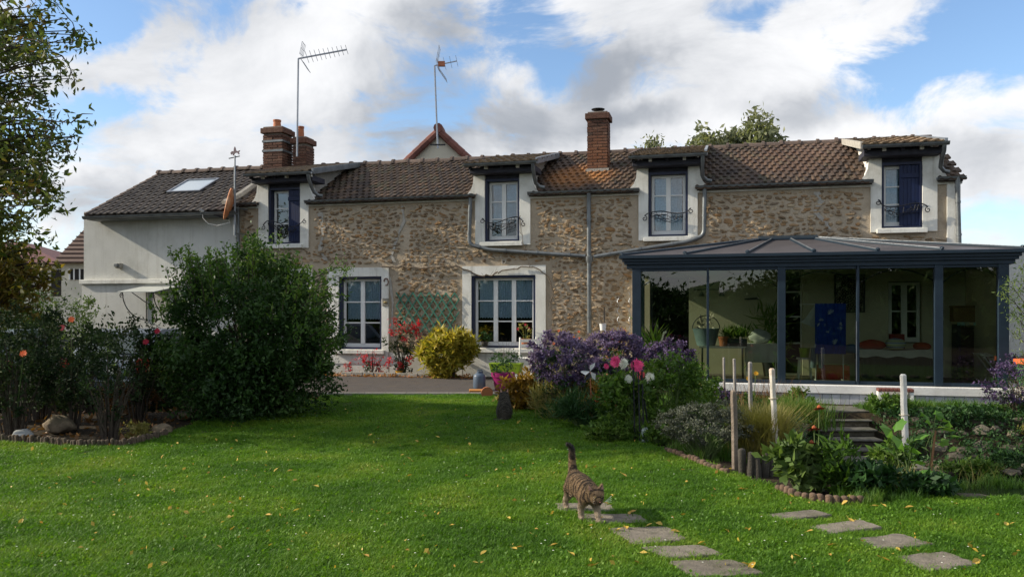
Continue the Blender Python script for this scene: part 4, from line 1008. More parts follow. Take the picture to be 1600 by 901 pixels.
# right corner: tiled shelf, hamper, sculptures, folding chairs
vq = -.8
u0, u1, zt = U(1495, vq), U(1553, vq), Z(1524, 503, vq); uc = (u0 + u1) / 2; w = (u1 - u0) / 2
sc_ = hthing('tiled_console', 'console with a mosaic tiled edge in the right corner of the veranda', 'console', uc, vq + .2, .166); h = zt - .166
MB().box(-w, w, -.2, .2, h - .035, h).build('top', M_cream, sc_)
tl = []
cols = [(.25, .45, .35), (.45, .5, .35), (.5, .3, .12), (.3, .5, .45), (.55, .5, .3)]
cm = [mat('mosaic_glaze', c, None, 9, .3) for c in cols]
for k in range(9):
    a = -w + 2 * w * k / 9; MB().box(a + .004, a + 2 * w / 9 - .004, -.212, -.201, h - .06, h - .003).build('edge_tile', cm[(k * 3 + k // 4) % 5], sc_)
for x in (-w + .04, w - .04): MB().box(x - .025, x + .025, -.18, .18, 0, h - .036).build('side_panel', M_darkwood, sc_)
MB().box(-w + .07, w - .07, -.1, .18, .05, h - .1).build('cupboard', mat('dark_brown_wood', (.06, .035, .022), None, 7, .6), sc_)
hp = hthing('wicker_hamper', 'tan wicker box standing on the tiled console', 'box', U(1509, vq), vq + .15, zt + .003); M_wick = mat('wicker', (.30, .18, .08), (.20, .12, .05), 60, .9, .8, 120)
MB().box(-.19, .19, -.12, .12, 0, .25).build('basket_body', M_wick, hp, bevel=.015); MB().box(-.2, .2, -.13, .13, .252, .285).build('lid', M_wick, hp, bevel=.01)
for px, tilt in ((1527, .25), (1541, .12)):
    s_ = hthing('dark_sculpture', 'tall slanting black carved figure on the tiled console, %s' % ('next to the wicker box' if px < 1530 else 'nearest the right corner'), 'sculpture', U(px, vq), vq + .15, zt + .003, 'carved figures on the tiled console')
    MB().box(-.05, .05, -.04, .04, 0, .03).build('plinth', M_iron, s_); MB().tube([(0, 0, .03), (.02 + tilt * .1, 0, .18), (tilt * .3, 0, .34), (tilt * .45, 0, .46), (tilt * .5, 0, .54)], [.035, .05, .03, .045, .02], 9).build('figure', M_iron, s_, smooth=True)
# white folding chairs leaning together
vc_ = -1.55
for k in range(3):
    fc = hthing('folding_chair', ['leftmost white slatted folding chair leaning in the right corner of the veranda', 'white slatted folding chair leaning between the two others in the veranda', 'white slatted folding chair standing nearest the right post of the veranda'][k], 'folding chair', U(1549 + 9 * k, vc_), vc_ + .12 * k, .166, 'white folding chairs in the veranda')
    for y in (-.17, .17):
        MB().bar((-.05, y, .0), (.12, y, .80), .022).build('back_leg', M_pvc, fc); MB().bar((.14, y, 0), (-.16, y, .46), .022).build('front_leg', M_pvc, fc)
        MB().bar((-.22, y, .48), (.08, y, .46), .022).build('seat_rail', M_pvc, fc)
    for j in range(5): MB().box(-.22 + j * .06, -.185 + j * .06, -.19, .19, .485 - j * .004, .5 - j * .004).build('slat', M_pvc, fc)
    for j in range(3): MB().box(.085 + .012 * j, .097 + .012 * j, -.17, .17, .60 + .07 * j, .64 + .07 * j).build('back_slat', M_pvc, fc)
# yucca and deck chair by the left post
yu = hthing('yucca', 'spiky potted yucca inside the left corner of the veranda', 'plant', U(1022, -1.2), -1.2, .166)
MB().lathe([(.12, 0), (.17, .28), (.18, .28), (.16, .25)], n=18).build('pot', M_tabb, yu, smooth=True); MB().tube([(0, 0, .2), (.02, 0, .5)], .03, 8).build('stem', M_wick, yu)
P = np.stack([nr.normal(0, .03, 130), nr.normal(0, .03, 130), nr.uniform(.35, .6, 130)], -1); leaves('foliage', P, .42, M_green_leaf, yu, aspect=.09, up=.9)
dc = hthing('reclining_chair', 'purple cushioned reclining chair with a white edge behind the left pane', 'chair', U(1031, -1.8), -1.75, .166)
M_purp = mat('purple_fabric', (.10, .03, .09), (.08, .02, .07), 6, .9)
MB().bar((-.02, 0, .42), (.08, 0, .80), .36, .05, (1, 0, 0)).build('backrest', M_purp, dc, bevel=.01); MB().box(-.05, .35, -.2, .2, .38, .43).build('seat', M_purp, dc, bevel=.01)
for y in (-.21, .21): MB().bar((-.08, y, .30), (.09, y, .84), .03).build('frame', M_pvc, dc); 
for x, y in ((-.03, -.18), (-.03, .18), (.3, -.18), (.3, .18)): MB().bar((x, y, 0), (x, y, .38), .025).build('leg', M_pvc, dc)
bpn = hthing('potted_palm', 'tall dark arching potted palm behind the white bag', 'plant', U(1205, -.7), -.7, .166)
MB().lathe([(.13, 0), (.17, .3), (.18, .3), (.16, .27)], n=16).build('pot', M_tabb, bpn, smooth=True)
P = np.stack([nr.normal(0, .14, 260), nr.normal(0, .10, 260), nr.uniform(.3, 1.15, 260)], -1); leaves('foliage', P, .28, M_green_leaf, bpn, aspect=.10, up=.7)
# red stepping bench in front of the sill
u0, u1 = U(1370, VF - .3), U(1426, VF - .3); uc = (u0 + u1) / 2; w = (u1 - u0) / 2; zt = Z(1398, 606, VF - .3); 
bn = hthing('tiled_bench', 'low bench topped with dark red brick below the veranda sill', 'bench', uc, VF - .32, -.15)
for k in range(9): a = -w + 2 * w * k / 9; MB().box(a + .003, a + 2 * w / 9 - .003, -.10, .10, zt + .15 - .05, zt + .15).build('brick', mat('dark_red_brick', (.17, .06, .045), (.12, .045, .035), 12) if k == 0 else bpy.data.materials['dark_red_brick'], bn, bevel=.008)
for x in (-w + .03, w - .03): MB().box(x - .025, x + .025, -.08, .08, 0, zt + .098).build('leg', M_pvc, bn)

# ------------------------------------------------------------------ antennas, dish, neighbours
def yagi(parent, p, d, L, n, el, refl):
    """boom from p along d"""
    d = Vector(d).normalized(); side = d.cross(Vector((0, 0, 1))).normalized(); up = side.cross(d).normalized()
    tilt = (side * .75 + up * .65).normalized()
    MB().bar(p, p + d * L, .03).build('boom', M_alu, parent)
    for k in range(n):
        c = p + d * (L * (.18 + .82 * k / (n - 1))); e = el * (1 - .25 * k / n); MB().tube([c - tilt * e, c + tilt * e], .006, 5).build('element', M_alu, parent)
    for s_ in (1, -1):
        a = (up * s_ * .85 - d * .0 + d * .35 * s_ * (1 if s_ > 0 else -1)).normalized()
        fr = MB(); 
        for q in (-.5, -.17, .17, .5): fr.tube([p + d * .06 + side * q * refl + a * .05, p + d * .06 + side * q * refl + a * refl * 1.2], .006, 5)
        for q in (.25, .6, 1.0): fr.tube([p + d * .06 - side * .5 * refl + a * refl * 1.2 * q, p + d * .06 + side * .5 * refl + a * refl * 1.2 * q], .006, 5)
        fr.build('reflector_grid', M_alu, parent)
Y1 = 19.6; b0 = at(464, 225, Y1); top = at(466, 92, Y1)
an = thing('tv_antenna', 'long comb shaped aerial on a tall mast behind the twin brick chimneys', 'antenna', (b0.x, b0.y, b0.z - .3))
MB().tube([(0, 0, 0), top - Vector((b0.x, b0.y, b0.z - .3))], .022, 8).build('mast', M_alu, an, smooth=True)
yagi(an, top - Vector((b0.x, b0.y, b0.z - .3)), at(541, 78, Y1) - top, 1.18, 10, .16, .30)
Y2 = 27.0; b0 = at(684, 232, Y2); top = at(679, 103, Y2)
an2 = thing('tv_antenna', 'short aerial with square grids on a mast over the pale gable', 'antenna', b0)
MB().tube([(0, 0, 0), top - b0], .028, 8).build('mast', M_alu, an2, smooth=True); MB().box(-.25, .25, -.03, .03, .1, .14).build('bracket', M_iron, an2)
q_ = top - b0; yagi(an2, q_, at(712, 96, Y2) - top, .75, 4, .26, .5); MB().box(q_.x + .12, q_.x + .34, q_.y - .05, q_.y + .05, q_.z - .02, q_.z + .14).build('dipole_box', mat('faded_orange_plastic', (.45, .16, .08)), an2)
# satellite dish with a rider weathervane on the same pole
vd = -.45; u, z0 = hit(367, 368, vd)
M_rust = mat('rusty_dish_paint', (.52, .20, .08), (.40, .14, .05), 5, .7, dirt=(.60, .50, .36), dscale=3, damt=.8)
ds = hthing('satellite_dish', 'rust stained satellite dish seen edge on, on the pole with the rider weathervane', 'satellite dish', u, vd, z0)
ztp = Z(367, 243, vd) - z0; MB().tube([(0, 0, 0), (0, 0, ztp)], [.026, .018], 8).build('pole', M_zincl, ds, smooth=True)
for zz in (.05, .62): MB().tube([(0, 0, zz), (.05, .42, zz)], .016, 6).build('wall_bracket', M_zinc, ds)
cz = Z(358, 318, vd) - z0; cx = U(357, vd) - u; mb = MB(); n = 24; rings = 7; Rz, Ry = .35, .31
for j in range(rings + 1):
    r = j / rings
    for k in range(n): a = 6.283 * k / n; mb.v.append((.10 * (1 - r * r), Ry * r * math.cos(a), Rz * r * math.sin(a)))
for j in range(rings):
    for k in range(n): a = j * n + k; b = j * n + (k + 1) % n; mb.f.append((a, b, b + n, a + n))
dish = mb.build('dish', M_rust, ds, smooth=True, fix=False); dish.location = (cx - .02, -.02, cz); dish.rotation_euler = (0, R(13), R(29.5))
so_ = dish.modifiers.new('thick', 'SOLIDIFY'); so_.thickness = .03
MB().bar((0, 0, cz - .05), (cx + .05, 0, cz - .02), .05).build('mount', M_zincl, ds)
tip = Vector((U(318, vd) - u, -.05, Z(318, 330, vd) - z0)); MB().tube([(cx, 0, cz - .34), tip], .016, 6).build('feed_arm', M_iron, ds); MB().tube([tip + Vector((-.05, 0, .03)), tip + Vector((.05, 0, -.03))], .035, 10).build('receiver', M_zinc, ds, smooth=True)
MB().tube([tip + Vector((0, 0, -.03)), tip + Vector((.02, 0, -.16)), tip + Vector((.12, .05, -.28)), tip + Vector((.35, .05, -.33)), Vector((cx + .02, .02, cz - .42)), Vector((cx + .0, 0, cz - .36))], .006, 5).build('cable', M_pvc, ds, smooth=True)
MB().bar((-.15, 0, ztp - .06), (.12, 0, ztp - .02), .018).build('arrow_bar', M_iron, ds)
mb = MB(); M_vane = mat('dull_pink_metal', (.20, .14, .15), None, 8, .6)
mb.prism([(-.09, .02), (-.11, .06), (-.07, .10), (-.03, .09), (-.02, .16), (.0, .20), (.02, .16), (.03, .11), (.07, .09), (.13, .11), (.10, .06), (.12, .02), (.09, .02), (.06, .06), (.0, .05), (-.03, .0), (-.05, .0), (-.05, .05)], 'y', -.008, .008)
vn = mb.build('rider_vane', M_vane, ds); vn.location = (0, 0, ztp)

# neighbour's gable behind
ng = thing('neighbour_house', 'cream gabled house with maroon verge tiles rising behind the long roof', 'house', (*at(686, 0, 28)[:2], 0), ANG * .2)
ap = at(686, 203, 28).z; hw = 3.2; ez = ap - hw * .93
mb = MB(); mb.prism([(-hw, 0), (hw, 0), (hw, ez), (0, ap - .12), (-hw, ez)], 'y', 0, 9); mb.build('wall', mat('cream_render', (.62, .58, .46), (.56, .52, .42), 2, .9), ng)
M_mar = mat('maroon_tile', (.19, .075, .055), (.14, .055, .045), 6, .8, .4, 30, var=.2)
for s_ in (-1, 1):
    mb = MB(); mb.quadbox([(s_ * -.0, -.15, ap - .1), (s_ * (hw + .3), -.15, ez - .38), (s_ * (hw + .3), 9.1, ez - .38), (0, 9.1, ap - .1)], [(0, -.15, ap - .0), (s_ * (hw + .3), -.15, ez - .28), (s_ * (hw + .3), 9.1, ez - .28), (0, 9.1, ap)]); mb.build('roof', M_mar, ng)
    n = 14; me = None
    for k in range(n):
        t = k / n; o = MB().tube([(0, 0, 0), (s_ * .36, 0, -.335)], [.12, .135], 8).build('verge_tile', M_mar, ng, smooth=True) if me is None else link('verge_tile', me, ng)
        me = o.data; o.location = (s_ * hw * t, -.12, ap - hw * .93 * t - .06)
MB().tube([(0, -.26, ap + .02), (0, .5, ap + .03)], .16, 10).build('ridge_tile', M_mar, ng, smooth=True)
# pale wall right of the veranda
rw_ = hthing('garden_wall', 'tall pale rendered wall beyond the right end of the veranda', 'wall'); z1 = Z(1595, 392, .6)
MB().box(U(1540, .6), U(1540, .6) + 9, .6, .8, -.2, z1).build('rendered_wall', M_render, rw_); MB().box(U(1540, .6), U(1540, .6) + 9, .56, .84, z1 + .001, z1 + .05).build('coping', M_zincl, rw_)
# houses far left
hA = thing('far_house', 'distant house with a maroon hipped roof half hidden by the yellowing tree', 'house', (*at(40, 0, 42)[:2], -.5)); Yc = 42.0; s_ = Yc / F
def fx_(px, py, Y=42.0, o=hA): p = at(px, py, Y); return p - Vector(o.location)
M_cr2 = mat('pale_render', (.55, .54, .48), None, 2, .9); zE = fx_(100, 413).z; xr = fx_(98, 0).x
MB().box(-4, xr, 0, 6, 0, zE).build('wall', M_cr2, hA)
XA = at(34, 0, 44.5).x - hA.location.x
mb = MB(); mb.quadbox([(-4.3, -.5, zE), (xr + .4, -.5, zE), (xr + .4, 6.5, zE), (-4.3, 6.5, zE)], [(-4.1, 2.5, fx_(30, 372).z), (XA, 2.5, fx_(30, 372).z), (XA, 3.5, fx_(30, 372).z), (-4.1, 3.5, fx_(30, 372).z)]); mb.build('roof', mat('maroon_roof', (.15, .06, .06), (.11, .045, .045), 9, .8), hA)
for px in (88,):
    for py in (432, 452): p = fx_(px, py); MB().box(p.x - .25, p.x + .25, -.03, .02, p.z - .35, p.z + .35).build('window', M_dark, hA)
hB = thing('far_house', 'distant cream house with steep brown tiled roof beside the annex', 'house', (*at(130, 0, 36)[:2], -.5)); Y3 = 36.0
zE = fx_(110, 411, Y3, hB).z; xl = fx_(97, 0, Y3, hB).x; zr_ = fx_(133, 346, Y3, hB).z
XB = at(137, 0, 38.6).x - hB.location.x
MB().box(xl, 5, 0, 6, 0, zE).build('wall', mat('cream_wall_paint', (.66, .62, .50), None, 2, .9), hB)
mb = MB(); mb.quadbox([(xl - .2, -.4, zE), (5, -.4, zE), (5, 6, zE), (xl - .2, 6, zE)], [(XB, 2.6, zr_ + .1), (5, 2.6, zr_ + .1), (5, 3, zr_ + .1), (XB, 3, zr_ + .1)]); mb.build('roof', mat('brown_roof', (.13, .085, .065), (.095, .062, .05), 9, .8), hB)
for k in range(9):
    t = k / 9; a = Vector((xl - .2 + (XB - xl + .2) * t, -.42 + 3.0 * t, zE + (zr_ + .1 - zE) * t + .03)); MB().bar(a, Vector((5, a.y, a.z)), .05, .05).build('tile_course', bpy.data.materials['brown_roof'], hB)
for px in (114, 121, 130):
    p = fx_(px, 428, Y3, hB); wn = MB().box(p.x - .09, p.x + .07, -.04, .02, p.z - .24, p.z + .22).build('window', M_dark, hB)
    MB().box(p.x - .15, p.x - .092, -.07, -.0, p.z - .26, p.z + .24).build('shutter', M_pvc, wn)

# ================================================================== the garden
L_bush = leafmat('bush_leaf', [(0, (.013, .036, .008)), (.5, (.028, .070, .012)), (.85, (.055, .11, .02)), (1, (.11, .16, .035))], .25)
L_tree = leafmat('tree_leaf', [(0, (.045, .07, .016)), (.5, (.09, .125, .026)), (.78, (.15, .145, .03)), (.92, (.19, .12, .035)), (1, (.13, .06, .04))], .35, clump=1.6)
L_yell = leafmat('yellowing_leaf', [(0, (.05, .07, .012)), (.4, (.12, .12, .018)), (.75, (.24, .17, .03)), (1, (.20, .08, .03))], .35)
L_rose = leafmat('rose_leaf', [(0, (.010, .022, .008)), (.6, (.020, .040, .012)), (1, (.055, .070, .022))], .2, .9)
L_lite = leafmat('light_leaf', [(0, (.06, .11, .025)), (.6, (.12, .18, .045)), (1, (.20, .24, .08))], .35)
L_gold = leafmat('golden_leaf', [(0, (.09, .14, .02)), (.35, (.24, .24, .025)), (.7, (.42, .34, .04)), (1, (.50, .38, .06))], .35, cc=.35)
L_red = leafmat('red_leaf', [(0, (.16, .04, .02)), (.4, (.42, .03, .04)), (1, (.75, .03, .08))], .4, cc=.2)
L_brown = leafmat('brown_leaf', [(0, (.07, .035, .015)), (.5, (.14, .07, .025)), (1, (.26, .13, .04))], .2)
L_ochre = leafmat('ochre_leaf', [(0, (.14, .09, .015)), (.5, (.30, .17, .02)), (1, (.40, .26, .03))], .35)
L_green = leafmat('perennial_leaf', [(0, (.035, .08, .014)), (.5, (.075, .15, .02)), (1, (.16, .23, .04))], .35)
L_dgreen = leafmat('dark_perennial_leaf', [(0, (.014, .045, .012)), (.6, (.03, .08, .02)), (1, (.06, .12, .03))], .25)
L_grey = leafmat('silver_leaf', [(0, (.055, .065, .045)), (.5, (.11, .12, .09)), (1, (.20, .21, .17))], .2, .9)
L_dry = leafmat('dry_grass', [(0, (.14, .15, .035)), (.5, (.24, .22, .06)), (1, (.34, .28, .12))], .35)
L_willow = leafmat('willow_leaf', [(0, (.12, .14, .08)), (.5, (.19, .21, .12)), (1, (.30, .30, .17))], .4)
L_aster = leafmat('aster_petal', [(0, (.045, .026, .075)), (.5, (.10, .066, .16)), (1, (.22, .17, .30))], .35)
L_grass = leafmat('lawn_blade', [(0, (.038, .105, .006)), (.35, (.078, .185, .010)), (.78, (.15, .265, .018)), (1, (.27, .29, .05))], .35, .6, clump=1.1, cc=.55)
L_longg = leafmat('long_grass_blade', [(0, (.04, .11, .012)), (.6, (.08, .17, .02)), (1, (.18, .22, .05))], .35)
L_orange = leafmat('orange_fallen_leaf', [(0, (.30, .10, .04)), (.5, (.42, .20, .06)), (1, (.18, .09, .04))], .2, cc=.1)
L_leafy = leafmat('yellow_fallen_leaf', [(0, (.45, .28, .04)), (.5, (.55, .40, .08)), (1, (.40, .20, .05))], .2, cc=.1)
M_bark = mat('bark', (.075, .058, .042), (.045, .035, .027), 14, .95, .8, 40)
M_twig = mat('twig', (.16, .12, .08), (.09, .07, .05), 14, .9)
M_gstem = mat('green_stem', (.10, .15, .04), (.07, .11, .03), 9, .7)

def shrub(name, label, base, w, d, h, n, size, m, stems=14, clumps=60, cl=.16, shell=.5, cat='shrub', group=None, z0=.0, foliage='foliage', sm_=None, **kw):
    t = thing(name, label, cat, base, group=group)
    if stems:
        mb = MB(); shoots(mb, stems, w * .9, d * .9, h * .9, 0, r=.006 + .006 * h); o = mb.build('stem', sm_ or M_bark, t, smooth=True, fix=False); o['kind'] = 'stuff'
    leaves(foliage, blob_points(n, w, d, h, z0, clumps, cl, shell), size, m, t, **kw)
    return t
def flower(name, parent, c, r, m, n=26, layers=3, cup=.35, core=None, aim=(0, -1, .35)):
    """round many petalled head facing aim"""
    aim = Vector(aim).normalized(); x = aim.cross(Vector((0, 0, 1))).normalized(); y = x.cross(aim); mb = MB(); c = Vector(c)
    for l in range(layers):
        k = max(6, n - 6 * l); rr = r * (1 - .27 * l)
        for j in range(k // 1):
            a = 6.283 * (j + .5 * l) / k; d = x * math.cos(a) + y * math.sin(a); s = aim.cross(d); z_ = aim * (cup * r * (.25 * l) + .0)
            L = rr * rnd.uniform(.85, 1.1); wd = rr * .30; lift = aim * (L * (.15 + .35 * l))
            p0 = c + z_; mb.face(p0, p0 + d * L * .6 + s * wd * .5 + lift * .5, p0 + d * L + lift, p0 + d * L * .6 - s * wd * .5 + lift * .5)
    o = mb.build(name, m, parent, fix=False)
    if core: MB().lathe([(.0, 0), (r * .3, .004), (r * .22, r * .2), (0, r * .26)], (0, 0, 0), 8).build('flower_centre', core, o).location = c + aim * r * .15
    return o
def fmat(name, c1, c2): return mat(name, c1, c2, 30, .7, var=.12)
P_pink, P_white, P_coral, P_yel, P_red, P_orng = fmat('pink_petal', (.70, .06, .20), (.55, .04, .14)), fmat('white_petal', (.72, .74, .62), (.6, .62, .5)), fmat('coral_petal', (.75, .14, .14), (.6, .09, .1)), fmat('yellow_petal', (.75, .42, .02), (.65, .33, .02)), fmat('red_petal', (.45, .01, .04), (.35, .01, .03)), fmat('orange_petal', (.80, .16, .04), (.65, .11, .03))

# ---- big rounded bush
b = gnd(393, 648)
bush = shrub('rounded_bush', 'huge dark green rounded bush with upright leafy shoots in front of the house corner', b, 2.08, 2.1, 2.1, 58000, .052, L_bush, 40, 300, .11, .58)
P = np.stack([nr.normal(0, .52, 16000), nr.normal(0, .52, 16000), .02 + nr.random(16000) * .9], -1); P = P[np.hypot(P[:, 0], P[:, 1]) < 1.12]; leaves('lower_foliage', P, .052, L_bush, bush)
mb = MB(); P = []; AX = []
for k in range(150):
    a = rnd.uniform(0, 6.283); r = rnd.random() ** .5 * 1.05; hx = 1.15 * math.cos(a) * r; hy = 1.05 * math.sin(a) * r
    if hx > .2 and rnd.random() < .45: continue
    z0 = 1.05 + 1.0 * math.sqrt(max(0, 1 - min(1, (r / 1.12)) ** 2)); L = rnd.uniform(.2, .5) * (1.15 if -.8 < hx < .35 else .6)
    d = Vector((hx * .28, hy * .28, 1)).normalized(); p0 = Vector((hx, hy, z0 - .2)); p1 = p0 + d * L * 1.2
    mb.tube([p0, p0.lerp(p1, .5), p1], [.006, .004, .002], 4, caps=False)
    for j in range(int(50 * L / .4)):
        q = p0.lerp(p1, rnd.random()); P.append(q + Vector((rnd.gauss(0, .014), rnd.gauss(0, .014), 0)))
for k in range(34):   # side shoots reaching right in front of the window
    z0 = rnd.uniform(.6, 1.9); a = rnd.uniform(-.7, .7); p0 = Vector((1.0 * math.cos(a), -.5 + 1.0 * math.sin(a), z0)); p1 = p0 + Vector((math.cos(a) * rnd.uniform(.15, .5), math.sin(a) * .3 - .1, rnd.uniform(0, .35)))
    mb.tube([p0, p0.lerp(p1, .5) + Vector((0, 0, .04)), p1], [.006, .004, .002], 4, caps=False)
    for j in range(40): P.append(p0.lerp(p1, rnd.random()) + Vector((rnd.gauss(0, .03), rnd.gauss(0, .03), rnd.gauss(0, .03))))
o = mb.build('shoot', M_bark, bush, fix=False); o['kind'] = 'stuff'
leaves('shoot_foliage', P, .050, L_green, bush, up=.8)  # lighter leaf colour puts the sunlight on the shoots into the foliage

# ---- trees with limbs that carry hanging leaf clumps
def tree(name, label, base, top, targets, m, lsize, per=110, spread=.28, trunk_r=.14, droop=.35, twigs=5, group=None, limb_r=.035):
    t = thing(name, label, 'tree', base, group=group); B = Vector(base); T = Vector(top) - B
    tr = MB(); tp = [Vector((0, 0, -.1)), T * .35 + Vector((.05, .04, 0)), T * .7, T]; tr.tube(tp, [trunk_r, trunk_r * .75, trunk_r * .5, trunk_r * .15], 10)
    P = []
    for w_ in targets:
        e = Vector(w_[:3]) - B; s = w_[3] if len(w_) > 3 else 1.0
        f = max(.25, min(.95, (e.z / T.z) * .8 - .05)); a = T * f; c = (a + e) / 2 + Vector((0, 0, .25 * (e - a).length * rnd.uniform(.4, 1.2)))
        pts = [a * (1 - q) ** 2 + c * 2 * q * (1 - q) + e * q * q for q in [i / 6 for i in range(7)]]
        tr.tube(pts, [limb_r * (1 - .13 * i) for i in range(7)], 6, caps=False)
        for k in range(twigs):
            q0 = pts[rnd.choice((3, 4, 5, 6))]; d = Vector((rnd.gauss(0, 1), rnd.gauss(0, 1), rnd.gauss(-.1, .6))).normalized() * rnd.uniform(.5, 1.2) * spread * 1.4 * s; q1 = q0 + d + Vector((0, 0, -droop * .3 * s))
            mid = q0.lerp(q1, .5) + Vector((0, 0, .05)); tr.tube([q0, mid, q1], [.008, .006, .003], 4, caps=False)
            for j in range(int(per * s / twigs)):
                u_ = rnd.random() ** .6; q = q0 * (1 - u_) ** 2 + mid * 2 * u_ * (1 - u_) + q1 * u_ * u_; P.append(q + Vector((rnd.gauss(0, .06), rnd.gauss(0, .06), rnd.gauss(-.03, .06))) * (spread / .28))
    tr.build('trunk', M_bark, t, smooth=True, fix=False)
    leaves('crown', P, lsize, m, t, droop=droop, aspect=.42)
    return t
Yt = 9.2; tg = []
for px, py, s in [(a_ - 27 if a_ > 60 else a_, b_, c_) for a_, b_, c_ in [(150, 45, .6), (142, 70, .5), (118, 30, .9), (100, 70, 1), (120, 95, .7), (138, 120, .35), (92, 8, 1), (70, 40, 1.2), (60, 95, 1.2), (88, 130, 1), (40, 65, 1.3), (20, 20, 1.3), (30, 120, 1.2), (5, 80, 1.3), (8, 150, 1.0), (60, 150, .7),
    (104, 190, .7), (135, 190, .6), (148, 212, .4), (85, 205, 1), (115, 225, .8), (60, 200, 1), (30, 215, 1.1), (92, 245, .9), (128, 238, .4), (65, 245, 1), (40, 260, 1.2), (10, 250, 1.2), (80, 275, .8), (50, 295, 1), (20, 300, 1.1), (88, 310, .4), (60, 325, .7), (30, 335, .8), (5, 330, 1), (70, 345, .25), (0, 200, 1),
    (-60, 40, 1.4), (-60, 120, 1.4), (-80, 200, 1.4), (-60, 280, 1.4), (-150, 100, 1.6), (-160, 240, 1.6), (-70, -60, 1.5), (30, -50, 1.4), (100, -40, .9), (-180, -40, 1.6), (-20, -120, 1.6), (-40, 340, 1.2), (-260, 60, 1.6), (-260, 200, 1.6), (-120, -160, 1.6), (-300, -60, 1.6)]]:
    for q in range(2): tg.append((*(at(px + rnd.gauss(0, 6), py + rnd.gauss(0, 6), Yt + rnd.uniform(-.5, 1.6))), s))
bt = Vector((-8.6, 10.6, gz(-8.6, 10.6)))
tree('autumn_tree', 'tall tree turning olive and brown whose hanging leafy branches fill the upper left corner', bt, bt + Vector((.4, -.3, 6.6)), tg, L_tree, .082, 165, .31, .2, limb_r=.022)
# lower yellowing tree at the left edge
b = Vector((-8.2, 11.6, gz(-8.2, 11.6))); tg = []
for px, py, s in [(5, 385, 1), (30, 378, .9), (52, 392, .7), (66, 410, .6), (20, 405, 1), (45, 420, 1), (72, 432, .5), (10, 430, 1), (35, 445, 1), (60, 455, .7), (5, 460, 1), (30, 470, 1), (55, 480, .5), (-30, 400, 1.2), (-30, 450, 1.2), (-70, 380, 1.2), (-70, 440, 1.2)]:
    for q in range(2): tg.append((*at(px + rnd.gauss(0, 5), py + rnd.gauss(0, 5), 11.2 + rnd.uniform(-.4, .8)), s))
tree('yellowing_tree', 'small yellow and brown tree at the left edge below the big branches', b, b + Vector((.5, -.1, 2.2)), tg, L_yell, .085, 260, .24, .09)
# two trees out at the left whose shade falls on the garden are the rest of the same row
for (x, y, hh, lab) in ((-12.5, 12.8, 6.0, 'bushy green tree standing left of the drive behind the autumn tree'), (-13.2, 16.2, 4.6, 'green tree standing left of the annex beyond the drive')):
    b = Vector((x, y, gz(x, y))); tg = [(x + rnd.gauss(0, 1.1), y + rnd.gauss(0, .9), b.z + hh * rnd.uniform(.38, 1.0), 1.5) for _ in range(46)]
    tree('green_tree', lab, b, b + Vector((0, 0, hh * .9)), tg, L_tree, .11, 150, .45, .16, group=None)

# ---- left bed
shrub('pale_green_shrub', 'airy pale green shrub in front of the lower part of the annex', Vector((-8.6, 15.2, gz(-8.6, 15.2))), 1.9, 1.4, 2.1, 9000, .055, L_lite, 16, 80, .16, .3)
shrub('pale_green_shrub', 'thin pale green shrub just left of the parked cars', Vector((-6.9, 13.3, gz(-6.9, 13.3))), 1.0, .9, 1.5, 1500, .05, L_lite, 12, 40, .14, .25)
roses = [((22, 683), 1.0, .9, 1.25, 'dark rose bush at the left edge bearing one orange rose', [(37, 552, P_orng)]), ((110, 672), 1.05, .9, 1.2, 'dark rose bush with an orange rose between the left edge and the leaning canes', [(112, 499, P_orng)]), ((215, 655), .95, .9, 1.05, 'dark rose bush with two red roses beside the huge rounded bush', [(228, 534, P_red), (246, 517, P_red)]),
         ((170, 688), .8, .7, 1.15, 'sparse rose bush of bare leaning canes behind the stone edging', []), ((60, 655), 1.2, .9, 1.3, 'dark rose bush farther back between two others at the far left', [(97, 512, P_coral)]), ((265, 640), .9, .8, .95, 'low yellowish rose bush touching the left side of the rounded bush', [])]
for k, (bp, w_, d_, h_, lab, fl) in enumerate(roses):
    b = gnd(*bp); t = shrub('rose_bush', lab, b, w_, d_, h_, 4200 if k != 3 else 1500, .045, L_rose if k != 5 else L_green, 22, 60, .13, .1, group=None, z0=.22)
    for px, py, m_ in fl:
        p = at(px, py, b.y - .35) - b; q = flower('rose', t, p, .045, m_, 12, 3, 1.2); MB().tube([(p.x * .3, p.y * .3, .3), p * .95, p], .004, 4).build('flower_stem', M_gstem, q)
for k, (x, y, w_, h_) in enumerate(((-8.1, 12.3, 1.6, 1.15), (-6.9, 12.0, 1.1, .6), (-9.6, 12.0, 1.6, 1.3), (-5.2, 12.4, 1.0, .8))):
    shrub('dark_shrub', ['dark shrub behind the roses under the yellowing tree', 'dark shrub in front of the parked cars', 'dark shrub at the far left edge behind the roses', 'low dark shrub between the parked cars and the rounded bush'][k], Vector((x, y, gz(x, y))), w_, 1.0, h_, 5200, .055, L_rose, 14, 60, .15, .3)
b = gnd(205, 650); shrub('rusty_fern', 'low rust coloured fern under the red roses', b, .8, .5, .45, 900, .09, L_brown, 0, 20, .2, .2, aspect=.2)
b = gnd(75, 640); shrub('rusty_fern', 'low rust coloured fern in the gap between the left roses', b, .7, .5, .35, 700, .08, L_brown, 0, 20, .2, .2, aspect=.2)
b = gnd(215, 685); shrub('ground_plant', 'straw coloured low plant behind the end of the scalloped edging', b, .5, .3, .16, 700, .04, L_dry, 0, 20, .2, .2)
